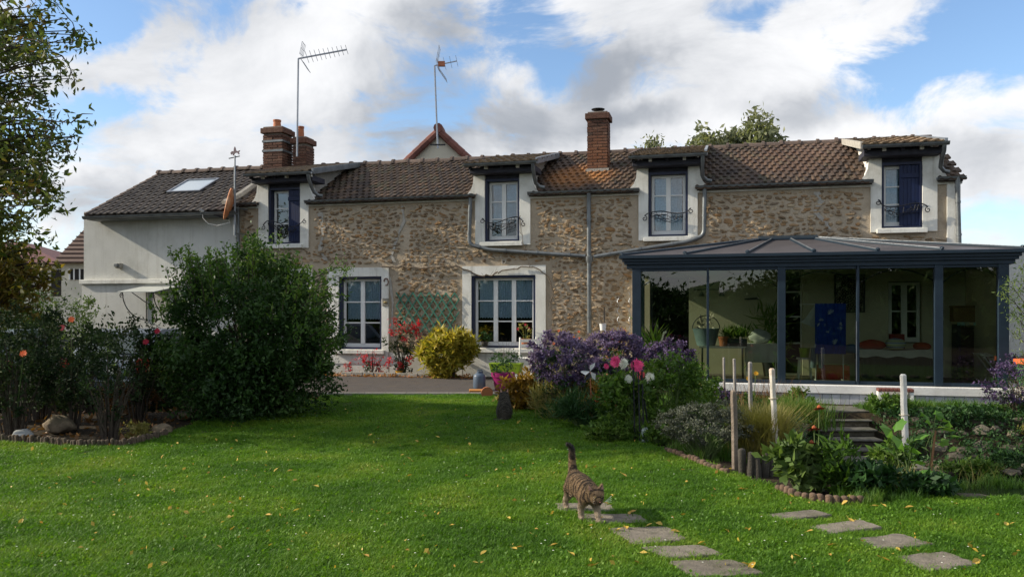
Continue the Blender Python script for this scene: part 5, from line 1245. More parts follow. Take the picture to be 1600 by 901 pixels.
# leaf litter
n = 2600; X = nr.uniform(-10, -2.2, n); Yy = nr.uniform(8.4, 13, n); ok = ~lawn_fn(X, Yy); X, Yy = X[ok], Yy[ok]
P = np.stack([X, Yy, G(X, Yy) + .012], -1); o = leaves('leaf_litter', P, .07, L_brown, None, up=0, aspect=.6); tag(o, 'brown fallen leaves covering the soil of the left bed', kind='stuff')
M_rock = mat('brown_rock', (.22, .17, .11), (.12, .09, .06), 6, .95, 1.0, 18, dirt=(.06, .07, .03), dscale=4, damt=.6); M_rockg = mat('grey_rock', (.34, .35, .34), (.22, .23, .22), 6, .95, .8, 20)
for px, py, w_, h_, m_, lab in ((92, 676, .38, .20, M_rock, 'large pitted brown rock behind the scalloped edging'), (35, 686, .22, .11, M_rockg, 'smooth pale grey stone at the far left of the bed edge'), (255, 678, .26, .12, M_rock, 'flat brown stone at the right end of the scalloped edging'), (318, 650, .34, .16, M_rock, 'mossy stone at the left foot of the rounded bush'), (348, 652, .2, .12, M_rockg, 'pale stone leaning at the foot of the rounded bush'), (290, 655, .2, .10, M_rock, 'small flat stone left of the mossy stone')):
    t = thing('garden_stone', lab, 'stone', gnd(px, py), rnd.random() * 3); lump(w_, w_ * .8, h_, m_, t, 'stone_body', px, .35)
def logrow(name, label, pts, r, h, m, lean=0.0, n=None, cat='edging'):
    """half round palisade logs along a pixel path on the ground"""
    W_ = [gnd(*p) for p in pts]; L = sum((b - a).length for a, b in zip(W_, W_[1:])); n = n or max(3, int(L / (2 * r))); t = thing(name, label, cat, W_[0])
    lg = MB().lathe([(r, 0), (r, h - r * .5), (r * .75, h - r * .15), (r * .3, h)], n=9).mesh('log', m, True)
    for k in range(n):
        s = (k + .5) / n * L; i = 0
        while i < len(W_) - 2 and s > (W_[i + 1] - W_[i]).length: s -= (W_[i + 1] - W_[i]).length; i += 1
        p = W_[i].lerp(W_[i + 1], s / (W_[i + 1] - W_[i]).length); p.z = gz(p.x, p.y) - .02
        o = link('log', lg, t); o.location = p - W_[0]; o.rotation_euler = (rnd.gauss(0, .07) + lean, rnd.gauss(0, .07), rnd.random()); o.scale = (rnd.uniform(.85, 1.12), rnd.uniform(.85, 1.12), rnd.uniform(.82, 1.08))
    return t
M_edge = mat('scalloped_concrete', (.11, .08, .055), (.07, .05, .035), 12, .95, .7, 60, dirt=(.06, .07, .03), dscale=6, damt=.6, var=.15)
M_edget = mat('terracotta_edging', (.15, .095, .062), (.10, .065, .045), 12, .95, .7, 60, dirt=(.10, .10, .05), dscale=6, damt=.6, var=.2)
M_logd = mat('grey_wooden_log', (.075, .066, .052), (.045, .04, .032), 12, .95, .8, 60, var=.2)
logrow('scalloped_edging', 'brown scalloped concrete edging along the front of the left bed', [(-20, 690), (60, 693), (130, 699), (200, 698), (262, 681)], .022, .11, M_edge)
logrow('terracotta_edging', 'terracotta coloured log edging curving round the small front bed', [(1212, 768), (1235, 777), (1262, 784), (1300, 788), (1350, 788)], .030, .10, M_edget)
logrow('terracotta_edging', 'low terracotta log edging in front of the grey lavender bush', [(1040, 706), (1075, 720), (1110, 733), (1140, 743)], .030, .09, M_edget)
logrow('log_palisade', 'palisade of dark upright wooden logs between the brown stake and the white stake', [(1154, 741), (1180, 746), (1205, 744), (1222, 738)], .036, .26, M_logd)
# ---- bed along the house
eb = hthing('bed_edging', 'low row of pale concrete blocks edging the bed under the trellis', 'edging', U(535, -.62), -.62, .018)
bl = MB().box(0, .235, -.05, .05, 0, .075).mesh('edging_block', M_conc)
for k in range(8): o = link('edging_block', bl, eb, .008); o.location = (k * .245, rnd.gauss(0, .006), rnd.gauss(0, .003)); o.rotation_euler = (0, 0, rnd.gauss(0, .02))
def hb(px, py, v): u, z = hit(px, py, v); return loc2w(u, v, .02)
t = shrub('red_shrub', 'slender shrub with bright red leaf sprays below the trellis', hb(628, 585, -.45), .62, .4, 1.05, 900, .055, L_rose, 16, 30, .2, .3); P = []
for px, py, s in ((617, 505, .10), (626, 515, .10), (635, 512, .08), (645, 510, .08), (652, 520, .08), (611, 520, .06), (632, 530, .06), (642, 560, .08), (610, 563, .08), (625, 570, .06), (655, 505, .05), (650, 512, .06)):
    q = Vector((*(at(px, py, t.location.y - .1)),)) - t.location; P += [q + Vector((rnd.gauss(0, s * .5), rnd.gauss(0, s * .5), rnd.gauss(0, s * .6))) for _ in range(45)]
leaves('red_foliage', P, .05, L_red, t)
shrub('golden_bush', 'dense bush with long golden yellow leaves below the trellis', hb(702, 590, -.75), 1.08, .8, 1.02, 5200, .13, L_gold, 12, 90, .13, .45, aspect=.24)
shrub('thin_rose', 'thin sprawling rose with few reddish leaves under the left window', hb(582, 585, -.4), .75, .3, .6, 260, .045, L_red, 9, 16, .2, .2)
for px, lab, m_ in ((572, 'tiny grey green tuft on the bed under the left window', L_dgreen), (592, 'tiny reddish plant beside the sprawling rose', L_red), (546, 'small red leaved plant next to the rounded bush by the wall', L_red)):
    shrub('small_plant', lab, hb(px, 585, -.35), .2, .15, .28, 130, .04, m_, 5, 8, .2, .2)
yp = hthing('yellow_pot', 'small yellow pot at the foot of the red shrub', 'flower pot', U(624, -.5), -.5, .018); MB().lathe([(.06, 0), (.085, .11), (.09, .11), (.08, .10)], n=14).build('pot', mat('yellow_plastic', (.60, .32, .03), None, 5, .5), yp, smooth=True)
# trellis
tr = hthing('garden_trellis', 'green diamond lattice trellis fixed to the wall between the two lower windows', 'trellis', U(667, -.06), -.06, Z(667, 492, -.06))
M_gr = mat('green_trellis_paint', (.05, .20, .14), (.04, .15, .10), 9, .7, var=.15)
cx0, cx1 = U(619, -.06) - U(667, -.06), U(717, -.06) - U(667, -.06); zt, zb = Z(667, 457, -.06) - Z(667, 492, -.06), Z(667, 520, -.06) - Z(667, 492, -.06); H = zt - zb; Wd = cx1 - cx0
for sgn in (1, -1):
    for k in range(-4, 11):
        a0 = cx0 + Wd * k / 7.5; a = Vector((a0, 0, zt)); b = Vector((a0 + sgn * H * .68, 0, zb)); 
        # clip to the frame width
        def clip(p, q):
            if p.x > q.x: p, q = q, p
            if q.x <= cx0 or p.x >= cx1: return None
            if p.x < cx0: p = p.lerp(q, (cx0 - p.x) / (q.x - p.x))
            if q.x > cx1: q = p.lerp(q, (cx1 - p.x) / (q.x - p.x))
            return p, q
        c = clip(a, b)
        if c and (c[1] - c[0]).length > .1:
            p, q = c; off = Vector((0, -.008 * sgn, rnd.gauss(0, .006)))
            if rnd.random() < .3: q = p.lerp(q, .85) if q.z < p.z else q
            MB().bar(p + off, q + off, .026, .014, (0, 1, 0)).build('slat', M_gr, tr)
# wall ornaments
u, z_ = hit(603, 440, -.06); hs = hthing('horseshoe', 'rusty horseshoe hung on the white window surround', 'horseshoe', u, -.05, z_); MB().tube([(.05 * math.cos(a), 0, .075 * math.sin(a)) for a in [-.35 * math.pi + 2 * math.pi * .85 * k / 14 for k in range(-2, 12)]], .012, 6).build('shoe', mat('rust', (.16, .08, .05)), hs, smooth=True)
u, z_ = hit(602, 472, -.06); pl = hthing('wall_plaque', 'small square tile plaque on the surround right of the left window', 'plaque', u, -.05, z_); MB().box(-.075, .075, 0, .012, -.085, .085).build('plaque_tile', mat('speckled_tile', (.30, .28, .22), (.14, .13, .12), 40, .4), pl, bevel=.004); MB().lathe([(.03, -.02), (.045, 0), (.03, .02)], (0, -.004, 0), 10).build('relief', mat('ochre_glaze', (.4, .3, .12)), pl)
u, z_ = hit(787, 409, -.05); rg = hthing('wall_anchor', 'small round tie anchor on the stone wall above the middle window', 'wall anchor', u, -.04, z_); MB().tube([(.04 * math.cos(a), 0, .04 * math.sin(a)) for a in [6.283 * k / 12 for k in range(13)]], .010, 6).build('ring', M_cement, rg, smooth=True); MB().lathe([(.012, -.01), (.012, .01)], n=8).build('bolt', M_iron, rg)
# climbing vine stem
def vine(name, label, pts, v, r=.014, m=M_twig, tw=30):
    P = [Vector((hit(px, py, v)[0], v, hit(px, py, v)[1])) for px, py in pts]; t = hthing(name, label, 'vine'); out = []
    for a, b in zip(P, P[1:]):
        for k in range(4): out.append(a.lerp(b, k / 4) + Vector((rnd.gauss(0, .012), rnd.gauss(0, .006), rnd.gauss(0, .014))))
    mb = MB(); mb.tube(out + [P[-1]], [r * (1 - .5 * k / len(out)) for k in range(len(out) + 1)], 6)
    for k in range(tw):
        q = rnd.choice(out); mb.tube([q, q + Vector((rnd.gauss(0, .05), -.02, rnd.gauss(.03, .05)))], [.004, .002], 4)
    mb.build('vine_stem', m, t, smooth=True); return t
vine('bare_vine', 'bare woody vine running over the middle window and down its right side', [(596, 416), (630, 417), (660, 420), (690, 417), (712, 415), (735, 424), (752, 432), (768, 430), (785, 422), (815, 418), (840, 419), (856, 432), (864, 450), (862, 480), (866, 505), (858, 530)], -.07, .018, tw=50)
vine('dry_twig', 'thin reddish runner hanging from the second dormer rail', [(812, 335), (814, 355), (816, 374), (820, 392), (824, 404)], -.12, .009, tw=4)
vine('thin_vine', 'thin dry vine on the stones between middle window and veranda', [(880, 520), (890, 500), (902, 485), (915, 478)], -.06, .008, tw=8)
# windowsill pots
u, z_ = hit(821, 541, -.09); fp = hthing('windowsill_pot', 'terracotta pot with red geranium on the sill of the middle window', 'flower pot', u, -.07, z_)
MB().lathe([(.075, 0), (.10, .12), (.11, .12), (.11, .16), (.09, .16), (.085, .1)], n=16).build('pot', M_pot, fp, smooth=True); leaves('foliage', blob_points(80, .32, .2, .4, .14, 10), .05, L_dry, fp)
for x, z in ((.0, .45), (-.16, .36), (.08, .38)): q = flower('geranium', fp, (x, -.03, z), .035, P_red, 8, 2); MB().tube([(0, 0, .15), (x, -.02, z)], .004, 4).build('flower_stem', M_gstem, q)
u, z_ = hit(757, 541, -.09); fp = hthing('windowsill_pot', 'small grey green pot of trailing plants at the left of the middle sill', 'flower pot', u, -.07, z_); MB().lathe([(.06, 0), (.08, .10), (.07, .09)], n=14).build('pot', M_logd, fp, smooth=True); leaves('foliage', blob_points(160, .3, .14, .25, .05, 12), .045, L_dgreen, fp)
# ---- pots on the drive
def wpot(name, label, px, py, prof, m, z=None, cat='flower pot', n=22):
    p = gnd(px, py) if z is None else at(px, py, z); t = thing(name, label, cat, p); MB().lathe(prof, n=n).build('pot', m, t, smooth=True); return t
M_mag = mat('magenta_plastic', (.22, .006, .10), (.18, .005, .08), 4, .45); M_lim2 = mat('lime_trough_plastic', (.24, .36, .015), (.19, .29, .012), 4, .5)
mp_ = wpot('magenta_pot', 'large magenta flower pot below the lime green trough', 786, 611, [(.13, 0), (.185, .25), (.20, .25), (.205, .32), (.19, .32), (.17, .25)], M_mag)
leaves('foliage', blob_points(300, .4, .35, .3, .26, 20), .05, L_dgreen, mp_)
b = gnd(791, 600); lt = thing('lime_trough', 'long lime green planting trough on legs behind the magenta pot', 'planter', (b.x, b.y + .25, 0), ANG)
hh = at(791, 583, b.y + .25).z; MB().quadbox([(-.27, -.10, hh), (.27, -.10, hh), (.27, .10, hh), (-.27, .10, hh)], [(-.32, -.13, hh + .2), (.32, -.13, hh + .2), (.32, .13, hh + .2), (-.32, .13, hh + .2)]).build('trough', M_lim2, lt, bevel=.01)
for x in (-.22, .22):
    for y in (-.08, .08): MB().bar((x, y, 0), (x, y, hh), .03).build('leg', M_pvc, lt)
leaves('foliage', blob_points(220, .62, .22, .3, hh + .16, 22), .05, L_dgreen, lt); mb = MB(); shoots(mb, 8, .5, .2, .6, hh + .15, .004); o = mb.build('dry_stem', M_twig, lt, fix=False); o['kind'] = 'stuff'
M_jug = mat('blue_grey_jug_plastic', (.085, .12, .17), (.065, .095, .14), 4, .45)
bd = thing('orange_board', 'short orange board lying under the blue grey drum', 'board', gnd(748, 613), .05); MB().box(-.16, .16, -.1, .12, 0, .05).build('board_piece', mat('orange_board_paint', (.50, .22, .05), (.40, .17, .04), 6, .8), bd, bevel=.006)
q = gnd(749, 611); jg = thing('blue_grey_drum', 'blue grey plastic drum with shoulders standing on the orange board', 'drum', (q.x, q.y, q.z + .052)); MB().lathe([(.095, 0), (.105, .02), (.105, .20), (.095, .23), (.06, .255), (.045, .26), (.045, .285), (.0, .285)], n=20).build('body', M_jug, jg, smooth=True); MB().tube([(-.04, 0, .27), (-.02, 0, .31), (.04, 0, .31), (.06, 0, .26)], .01, 6).build('handle', M_jug, jg, smooth=True)
q = gnd(759, 620); hp_ = thing('broken_pot', 'overturned terracotta pot lying on the grass by the drum', 'flower pot', (q.x, q.y, q.z + .02), .3); o = MB().lathe([(.05, 0), (.075, .10), (.09, .10), (.095, .14), (.08, .14)], n=16).build('pot', M_pot, hp_, smooth=True); o.rotation_euler = (R(100), R(20), 0); o.location = (0, .03, .08)
q = gnd(829, 636); t = thing('terracotta_shard', 'upright terracotta roof tile at the left foot of the purple asters', 'tile', q, .4); o = MB().tube([(0, 0, 0), (0, 0, .2)], [.06, .05], 10).build('tile_body', M_pot, t, smooth=True); o.rotation_euler = (.15, .1, 0)
shrub('ochre_peony', 'low peony turned ochre yellow left of the purple asters', gnd(815, 640), .62, .5, .50, 1700, .085, L_ochre, 12, 40, .16, .3, aspect=.35)
shrub('ochre_peony', 'ochre leaved peony between two purple aster clumps', gnd(922, 655), .45, .4, .45, 700, .08, L_ochre, 8, 20, .16, .3, aspect=.35)
shrub('straw_plant', 'straw coloured tuft just behind the sitting cat', gnd(787, 632), .22, .2, .2, 260, .05, L_dry, 4, 10, .2, .2)
# white chair by the wall
q = gnd(838, 604); wc = thing('garden_chair', 'white metal garden chair by the wall left of the asters', 'chair', (q.x, q.y + 1.5, 0), .6)
for x, y in ((-.2, -.2), (.2, -.2), (-.2, .2), (.2, .2)): MB().bar((x * 1.1, y * 1.1, 0), (x, y, .44 if y < 0 else .85), .025).build('leg', M_pvc, wc)
for k in range(5): MB().box(-.21, .21, -.2 + .085 * k, -.14 + .085 * k, .44, .455).build('slat', M_pvc, wc)
for k in range(3): MB().box(-.2, .2, .19, .205, .55 + .1 * k, .61 + .1 * k).build('back_slat', M_pvc, wc)
# red planter behind the asters
q = gnd(913, 610); rp = thing('red_planter', 'bright red planter showing above the middle asters', 'planter', (q.x + .35, 13.4, 0)); hz_ = at(913, 541, 13.4).z
MB().quadbox([(-.13, -.1, hz_), (.13, -.1, hz_), (.13, .1, hz_), (-.13, .1, hz_)], [(-.17, -.13, hz_ + .15), (.17, -.13, hz_ + .15), (.17, .13, hz_ + .15), (-.17, .13, hz_ + .15)]).build('trough', M_red, rp, bevel=.01); MB().lathe([(.1, 0), (.06, .05), (.05, hz_)], n=12).build('pedestal', M_pot, rp, smooth=True)
for k in range(2):
    q = at(880 + 75 * k, 545, 13.6); t = shrub('potted_flowers', ['dry stemmed orange flowers behind the left asters', 'orange and yellow flowers below the spiral supports'][k], Vector((q.x, q.y, 0)), .6, .4, 1.05, 380, .05, L_ochre if k else L_dry, 14, 20, .2, .3)
    for j in range(6): flower('bloom', t, (rnd.uniform(-.25, .25), -.15, rnd.uniform(.75, 1.05)), .03, P_orng, 8, 2)
for px in (966, 984):
    v = -1.0; u, z0 = hit(px, 540, v); zt = Z(px, 455 if px > 970 else 462, v); t = hthing('spiral_support', '%s silvery spiral plant support against the stone wall beside the veranda' % ('left' if px < 970 else 'right'), 'plant support', u, v, 0.02, 'spiral plant supports')
    MB().tube([(.018 * math.sin(k * 1.0), .018 * math.cos(k * 1.0), k * .028) for k in range(int(zt / .028))], .005, 5).build('wire', M_zincl, t, smooth=True)
q = at(942, 516, 14.0); t = thing('white_pot_on_stick', 'small white pot hung on a dark stake above the asters', 'flower pot', (q.x, q.y, 0)); MB().lathe([(.045, 0), (.06, .12), (.065, .12), (.05, .1)], (0, 0, q.z), 14).build('pot', M_pvc, t, smooth=True); MB().tube([(.03, .06, 0), (.03, .06, q.z + .4)], .008, 6).build('stake', M_iron, t)
# ---- asters
def aster(label, base, w, d, h, n, nf, z0=.3, lean=0):
    t = thing('purple_aster', label, 'flowers', base, group=None); mb = MB(); shoots(mb, 40, w * .9, d * .9, h * .85, 0, .006); o = mb.build('stem', M_twig, t, fix=False); o['kind'] = 'stuff'
    leaves('foliage', blob_points(n, w * .92, d * .92, h * .92, .02, 60, .16, .3), .055, L_dgreen, t, aspect=.22)
    P = blob_points(nf, w, d, h - z0, z0, 110, .11, .72); P = P[P[:, 2] > z0 + .02 * nr.random(len(P))]
    o = leaves('blossom', P, .032, L_aster, t, aspect=.75, up=.2); return t
aster('largest purple aster clump, leftmost, above a skirt of dry stems', gnd(877, 655), .82, .7, 1.12, 2600, 9500, .42)
aster('middle purple aster clump behind the pink dahlias', gnd(952, 640), .95, .7, 1.10, 2600, 8500, .50)
q = gnd(1045, 632); aster('rightmost dark purple aster mound in front of the veranda pane', q, 1.0, .7, 1.02, 3200, 8500, .40)
q = at(1120, 600, 12.2); aster('low purple aster patch at the foot of the veranda post', Vector((q.x, q.y, gz(q.x, q.y))), .6, .3, .35, 500, 1500, .1)
q = gnd(1548, 640); t = aster('loose mauve aster at the right end of the veranda', Vector((q.x, 11.9, gz(q.x, 11.9))), 1.0, .5, .78, 900, 2200, .15)
q = gnd(1585, 672); t = aster('dark mauve aster hanging over the stone bank at the right edge', q, .75, .6, .62, 1600, 2400, .1)
# ---- green perennials, dahlias and their black supports
def clump(name, label, base, w, d, h, n, size, m, **kw):
    kw.setdefault('cat', 'plant'); return shrub(name, label, base, w, d, h, n, size, m, kw.pop('stems', 14), kw.pop('clumps', 50), kw.pop('cl', .15), kw.pop('shell', .25), sm_=M_gstem, **kw)
dh = clump('dahlia_clump', 'tall dahlia clump with pink and white flowers around black rods', gnd(975, 685), .55, .5, .85, 2900, .060, L_green)
db_ = dh.location
for px, py, r, m_ in ((962, 565, .075, P_pink), (975, 568, .068, P_white), (947, 572, .038, P_pink), (995, 571, .082, P_pink), (1002, 586, .058, P_coral), (982, 592, .055, P_white), (1016, 590, .068, P_white)):
    p = at(px, py, db_.y - .15 + rnd.uniform(-.1, .1)) - db_; q = flower('dahlia', dh, p, r, m_, 20, 4, .8, aim=(rnd.gauss(-.1, .4), -1, .35)); MB().tube([(p.x * .4, p.y * .3, .3), (p.x * .8, p.y * .6, p.z * .8), tuple(p)], .006, 5).build('flower_stem', M_gstem, q)
ob = thing('black_rods', 'four leaning black rods tied as a support among the dahlias', 'plant support', db_ + Vector((.14, -.22, 0)))
for k, (a, b) in enumerate((((-.05, 0), (-.07, .0)), ((.0, -.03), (-.01, .02)), ((.05, 0), (.03, .02)), ((.13, .05), (.02, .05)))): MB().tube([(a[0], a[1], -.02), (b[0], b[1], .88 - .05 * k)], .009, 6).build('rod', M_iron, ob, smooth=True)
q = gnd(1008, 668); t = thing('leaning_stick', 'pale wooden stick leaning among the perennials behind the bottle', 'stick', q); MB().bar((.02, 0, 0), (-.18, .1, .36), .03).build('stick_body', M_logd, t, bevel=.004)
q = gnd(1008, 692); t = thing('plastic_bottle', 'clear ribbed plastic bottle standing in the flower bed', 'bottle', q); MB().lathe([(.04, 0), (.042, .02), (.039, .03), (.042, .04), (.039, .06), (.042, .075), (.039, .09), (.042, .11), (.042, .14), (.015, .18), (.015, .2)], n=14).build('bottle_body', mat('clear_plastic', (.42, .48, .46), (.3, .35, .34), 50, .2), t, smooth=True)
clump('leafy_perennial', 'bright green bushy perennial with tiny yellow buds beside the dahlias', gnd(1050, 684), .95, .8, .92, 6500, .045, L_green)
clump('leafy_perennial', 'lower bright green perennial in front of the dark purple mound', gnd(1090, 668), .8, .7, .75, 4200, .045, L_green)
clump('leafy_perennial', 'grey green grassy perennial at the foot of the first asters', gnd(905, 668), .75, .4, .42, 2400, .10, L_dgreen, aspect=.10, up=1.2)
clump('leafy_perennial', 'dark grassy tuft below the largest aster clump', gnd(868, 655), .7, .35, .5, 2200, .14, L_dry, aspect=.06, up=1.2)
clump('leafy_perennial', 'low green carpet plant beside the lawn below the dahlias', gnd(955, 690), .6, .3, .22, 1800, .04, L_green)
clump('leafy_perennial', 'round leaved weed at the lawn edge right of the bottle', gnd(1028, 694), .35, .25, .22, 600, .05, L_green)
t = clump('white_dahlia', 'single white dahlia standing right of the purple mound', gnd(1108, 668), .3, .3, .5, 500, .05, L_green); p = at(1107, 599, t.location.y) - t.location; flower('dahlia', t, p, .075, P_white, 18, 4, .8); MB().tube([(0, 0, 0), tuple(p)], .006, 5).build('flower_stem', M_gstem, t)
t = clump('yellow_flower', 'pair of yellow flowers in front of the grey stake by the veranda', gnd(1176, 655), .3, .3, .4, 300, .05, L_green)
for px, py in ((1181, 583), (1169, 591)): p = at(px, py, t.location.y) - t.location; flower('bloom', t, p, .04, P_yel, 12, 3, .8); MB().tube([(0, 0, 0), tuple(p)], .005, 5).build('flower_stem', M_gstem, t)
for k, (px, py) in enumerate(((1094, 600), (1066, 596), (1030, 601))):
    t = clump('bud_stem', ['thin stalk with a small yellow bud left of the white dahlia', 'thin stalk with a small yellow bud over the bright green perennial', 'thin stalk with a small cream bud near the pink dahlias'][k], gnd(px, 672), .08, .08, .4, 30, .04, L_green, stems=2); p = at(px, py, t.location.y) - t.location; flower('bud', t, p, .022, P_yel, 8, 2); MB().tube([(0, 0, 0), tuple(p)], .004, 5).build('flower_stem', M_gstem, t)
t = clump('red_leaved_twig', 'twig of large bright red leaves left of the dahlias', gnd(948, 668), .1, .1, .2, 20, .05, L_green, stems=2); p = at(948, 626, t.location.y) - t.location; leaves('red_foliage', [p + Vector((rnd.gauss(0, .03), 0, rnd.gauss(0, .05))) for _ in range(26)], .10, L_red, t)
pw = thing('pinwheel', 'black and white pinwheel between the first two aster clumps', 'pinwheel', gnd(925, 660)); c = at(922, 580, pw.location.y) - pw.location; MB().tube([(0, 0, 0), tuple(c)], .007, 6).build('stick', M_pot, pw)
for k in range(6):
    a = k * 1.047; d = Vector((math.cos(a), 0, math.sin(a))); s = Vector((-d.z, 0, d.x)); MB().face(c, c + d * .06 + s * .045 + Vector((0, -.03, 0)), c + d * .13, c + d * .08 - s * .015).build('vane', M_pvc if k % 2 else M_iron, pw, fix=False)
# ---- grey santolina, dry grass, stakes
sg = clump('grey_lavender_bush', 'silver grey dome of lavender cotton with bare woody stems on the lawn side', gnd(1098, 716), .92, .6, .44, 13000, .022, L_grey, stems=60, clumps=110, cl=.09, shell=.6, z0=.13, cat='shrub')
q = gnd(1195, 718)
def blades(name, n, w, d, h, m, parent, lean=.3, wd=.007, base=(0, 0, 0), spread=.25):
    P = np.stack([nr.normal(0, w * .5 * .55, n), nr.normal(0, d * .5 * .55, n), np.zeros(n)], -1); a = nr.random(n) * 6.283; L = h * (.55 + .55 * nr.random(n)); D = np.stack([np.cos(a), np.sin(a), np.zeros(n)], -1); S_ = np.stack([-np.sin(a), np.cos(a), np.zeros(n)], -1)
    ln = (lean * (.3 + nr.random(n)) + spread * np.hypot(P[:, 0] / (w + .01), P[:, 1] / (d + .01)))[:, None]; V = np.empty((n, 6, 3)); W_ = wd * (.7 + .6 * nr.random(n))[:, None]
    for j, (t, wf) in enumerate(((0, 1), (.55, .8), (1, .12))):
        c = P + D * (ln * t * t) * L[:, None] + np.array([0, 0, 1]) * (L[:, None] * t * (1 - .15 * t)); V[:, j * 2] = c - S_ * W_ * wf; V[:, j * 2 + 1] = c + S_ * W_ * wf
    F_ = np.array([[0, 1, 3, 2], [2, 3, 5, 4]])[None] + (np.arange(n) * 6)[:, None, None]
    return tag(link(name, npmesh(name, V.reshape(-1, 3) + np.array(base), F_.reshape(-1, 4), m), parent), kind='stuff')
t = thing('ornamental_grass', 'fountain of dry yellow green grass between the brown and the white stake', 'plant', gnd(1190, 715)); blades('blades', 2600, .42, .4, .62, L_dry, t, .5, .004)
t = thing('ornamental_grass', 'taller green grass beside the white stake above the stone wall', 'plant', gnd(1235, 668)); blades('blades', 2000, .8, .5, .48, L_longg, t, .4, .005)
t = thing('ornamental_grass', 'thin brown seed stalks against the white veranda sill', 'plant', gnd(1195, 650)); blades('blades', 260, 1.0, .4, .62, L_brown, t, .25, .003)
M_stk = mat('white_peeling_stake', (.72, .68, .60), (.60, .55, .46), 6, .85, .4, 40, dirt=(.38, .20, .09), dscale=7, damt=.8); M_stk2 = mat('white_stake_paint', (.74, .72, .66), (.62, .60, .54), 6, .85, .4, 40, dirt=(.40, .36, .28), dscale=7, damt=.5); M_stk3 = mat('weathered_stake', (.24, .19, .15), (.15, .12, .095), 10, .9, .6, 50); M_stk4 = mat('grey_stake', (.33, .30, .27), (.22, .20, .18), 10, .9, .6, 50)
def stake(label, pb, ptop, wpx, m, ties=()):
    g = gnd(*pb); tz = at(*ptop, g.y); w = wpx / F * g.y; t = thing('garden_stake', label, 'stake', g); T = tz - g
    pth = [Vector((0, 0, -.1))] + [T * (k_ / 7) + Vector((rnd.gauss(0, w * .03), rnd.gauss(0, w * .03), 0)) for k_ in range(1, 7)] + [T - Vector((0, 0, w * .25)), T]
    MB().tube(pth, [w * .5 * rnd.uniform(.96, 1.04) for _ in range(8)] + [w * .3], 7).build('post', m, t, bevel=w * .05)
    for f in ties:
        c = T * f; MB().tube([(c.x + w * .75 * math.cos(a), w * .55 * math.sin(a), c.z + .004 * math.sin(a * 3)) for a in [6.283 * k / 12 for k in range(13)]], .004, 5).build('wire_tie', M_dryw if True else None, t)
M_dryw = mat('straw_string', (.50, .42, .28))
stake('short weathered brown stake at the left end of the log palisade', (1149, 738), (1146, 609), 10, M_stk3)
stake('thin grey stake right of the lavender bush near the veranda', (1150, 660), (1147, 560), 5, M_stk4)
stake('grey stake next to the two yellow flowers', (1173, 662), (1172, 565), 7, M_stk4)
stake('white stake with rusty peeling paint behind the log palisade', (1213, 722), (1206, 575), 9, M_stk, (.35, .68))
stake('clean white stake amid the large lobed leaves', (1416, 752), (1411, 584), 10, M_stk2, (.62, .2))
stake('slim pale stake close to the veranda post', (1132, 640), (1131, 558), 4, M_stk4)

# ---- sunken pond, bank and steps
M_rk = pmat('bank_stone', [(0, (.05, .043, .032)), (.3, (.10, .085, .06)), (.6, (.13, .12, .09)), (.85, (.07, .062, .045)), (1, (.20, .17, .12))], .95, .8, 40, 14)
rv = []
for k in range(7):
    mb = MB(); me = bpy.data.meshes.new('r'); bm = bmesh.new(); bmesh.ops.create_icosphere(bm, subdivisions=1, radius=.5)
    for v in bm.verts: v.co *= rnd.uniform(.78, 1.12); v.co.z = max(-.35, min(.35, v.co.z))
    mb.v = [tuple(v.co) for v in bm.verts]; mb.f = [tuple(v.index for v in f.verts) for f in bm.faces]; bm.free(); rv.append(variant(mb, M_rk, 'stone'))
def bank(name, label, pts, keep=300, cat='wall'):
    t = thing(name, label, cat, (0, 0, 0)); pieces('stone', rv, [(rnd.randrange(7), m_) for m_ in pts], t, keep); return t
pts = []
for r in range(6):
    x = 5.35
    while x < 9.2:
        w_ = rnd.uniform(.14, .34); f = r / 5; y = 11.95 - 1.55 * f + rnd.gauss(0, .03); pts.append(TRS((x + w_ / 2, y, gz(x, y) + .0 + rnd.uniform(-.02, .04)), (rnd.gauss(0, .2) + .4, rnd.gauss(0, .15), rnd.gauss(0, .3)), (w_ * 1.1, w_ * .8, rnd.uniform(.13, .2)))); x += w_ * rnd.uniform(.9, 1.1)
bank('stone_bank', 'rough mossy stone bank below the terrace grass right of the steps', pts, 150)
pts = []
for r in range(4):
    L = 0
    while L < 4.1:
        w_ = rnd.uniform(.13, .28); f = L / 4.0; x = 2.85 + .32 * f * 3.9 + .06 * math.sin(L * 3) + .05; y = 8.3 + 3.7 * f; pts.append(TRS((x + rnd.gauss(0, .02), y, -.60 + r * .14), (rnd.gauss(0, .15), rnd.gauss(0, .15), 1.25 + rnd.gauss(0, .2)), (w_, .22, .16))); L += w_ * .95
    x = 4.02
    while x < 4.4: w_ = rnd.uniform(.14, .22); pts.append(TRS((x + w_ / 2, 11.75, -.60 + r * .14), (rnd.gauss(0, .15), rnd.gauss(0, .15), rnd.gauss(0, .2)), (w_ * 1.1, .25, .17))); x += w_
bank('stone_wall_low', 'low rough stone retaining wall left of the garden steps', pts, 150)
pts = []
for k in range(26):
    w_ = rnd.uniform(.22, .42); x = 4.2 + k * .2 + rnd.uniform(-.05, .05); pts.append(TRS((x, 9.75 + rnd.gauss(0, .07), -.56 + rnd.uniform(-.02, .03)), (0, 0, rnd.gauss(0, .15)), (w_, .3, .10)))
for k in range(14):
    w_ = rnd.uniform(.2, .36); pts.append(TRS((3.7 + k * .36, 6.52 + rnd.gauss(0, .05), gz(3.7 + k * .36, 6.52) + .02), (0, 0, rnd.gauss(0, .3)), (w_, .22, .09)))
bank('pond_edging', 'flat stones laid along the two sides of the sunken pond', pts, 100, 'edging')
M_water = mat('pond_water', (.012, .018, .010), (.008, .012, .008), 3, .06, .10, 9, spec=.6)
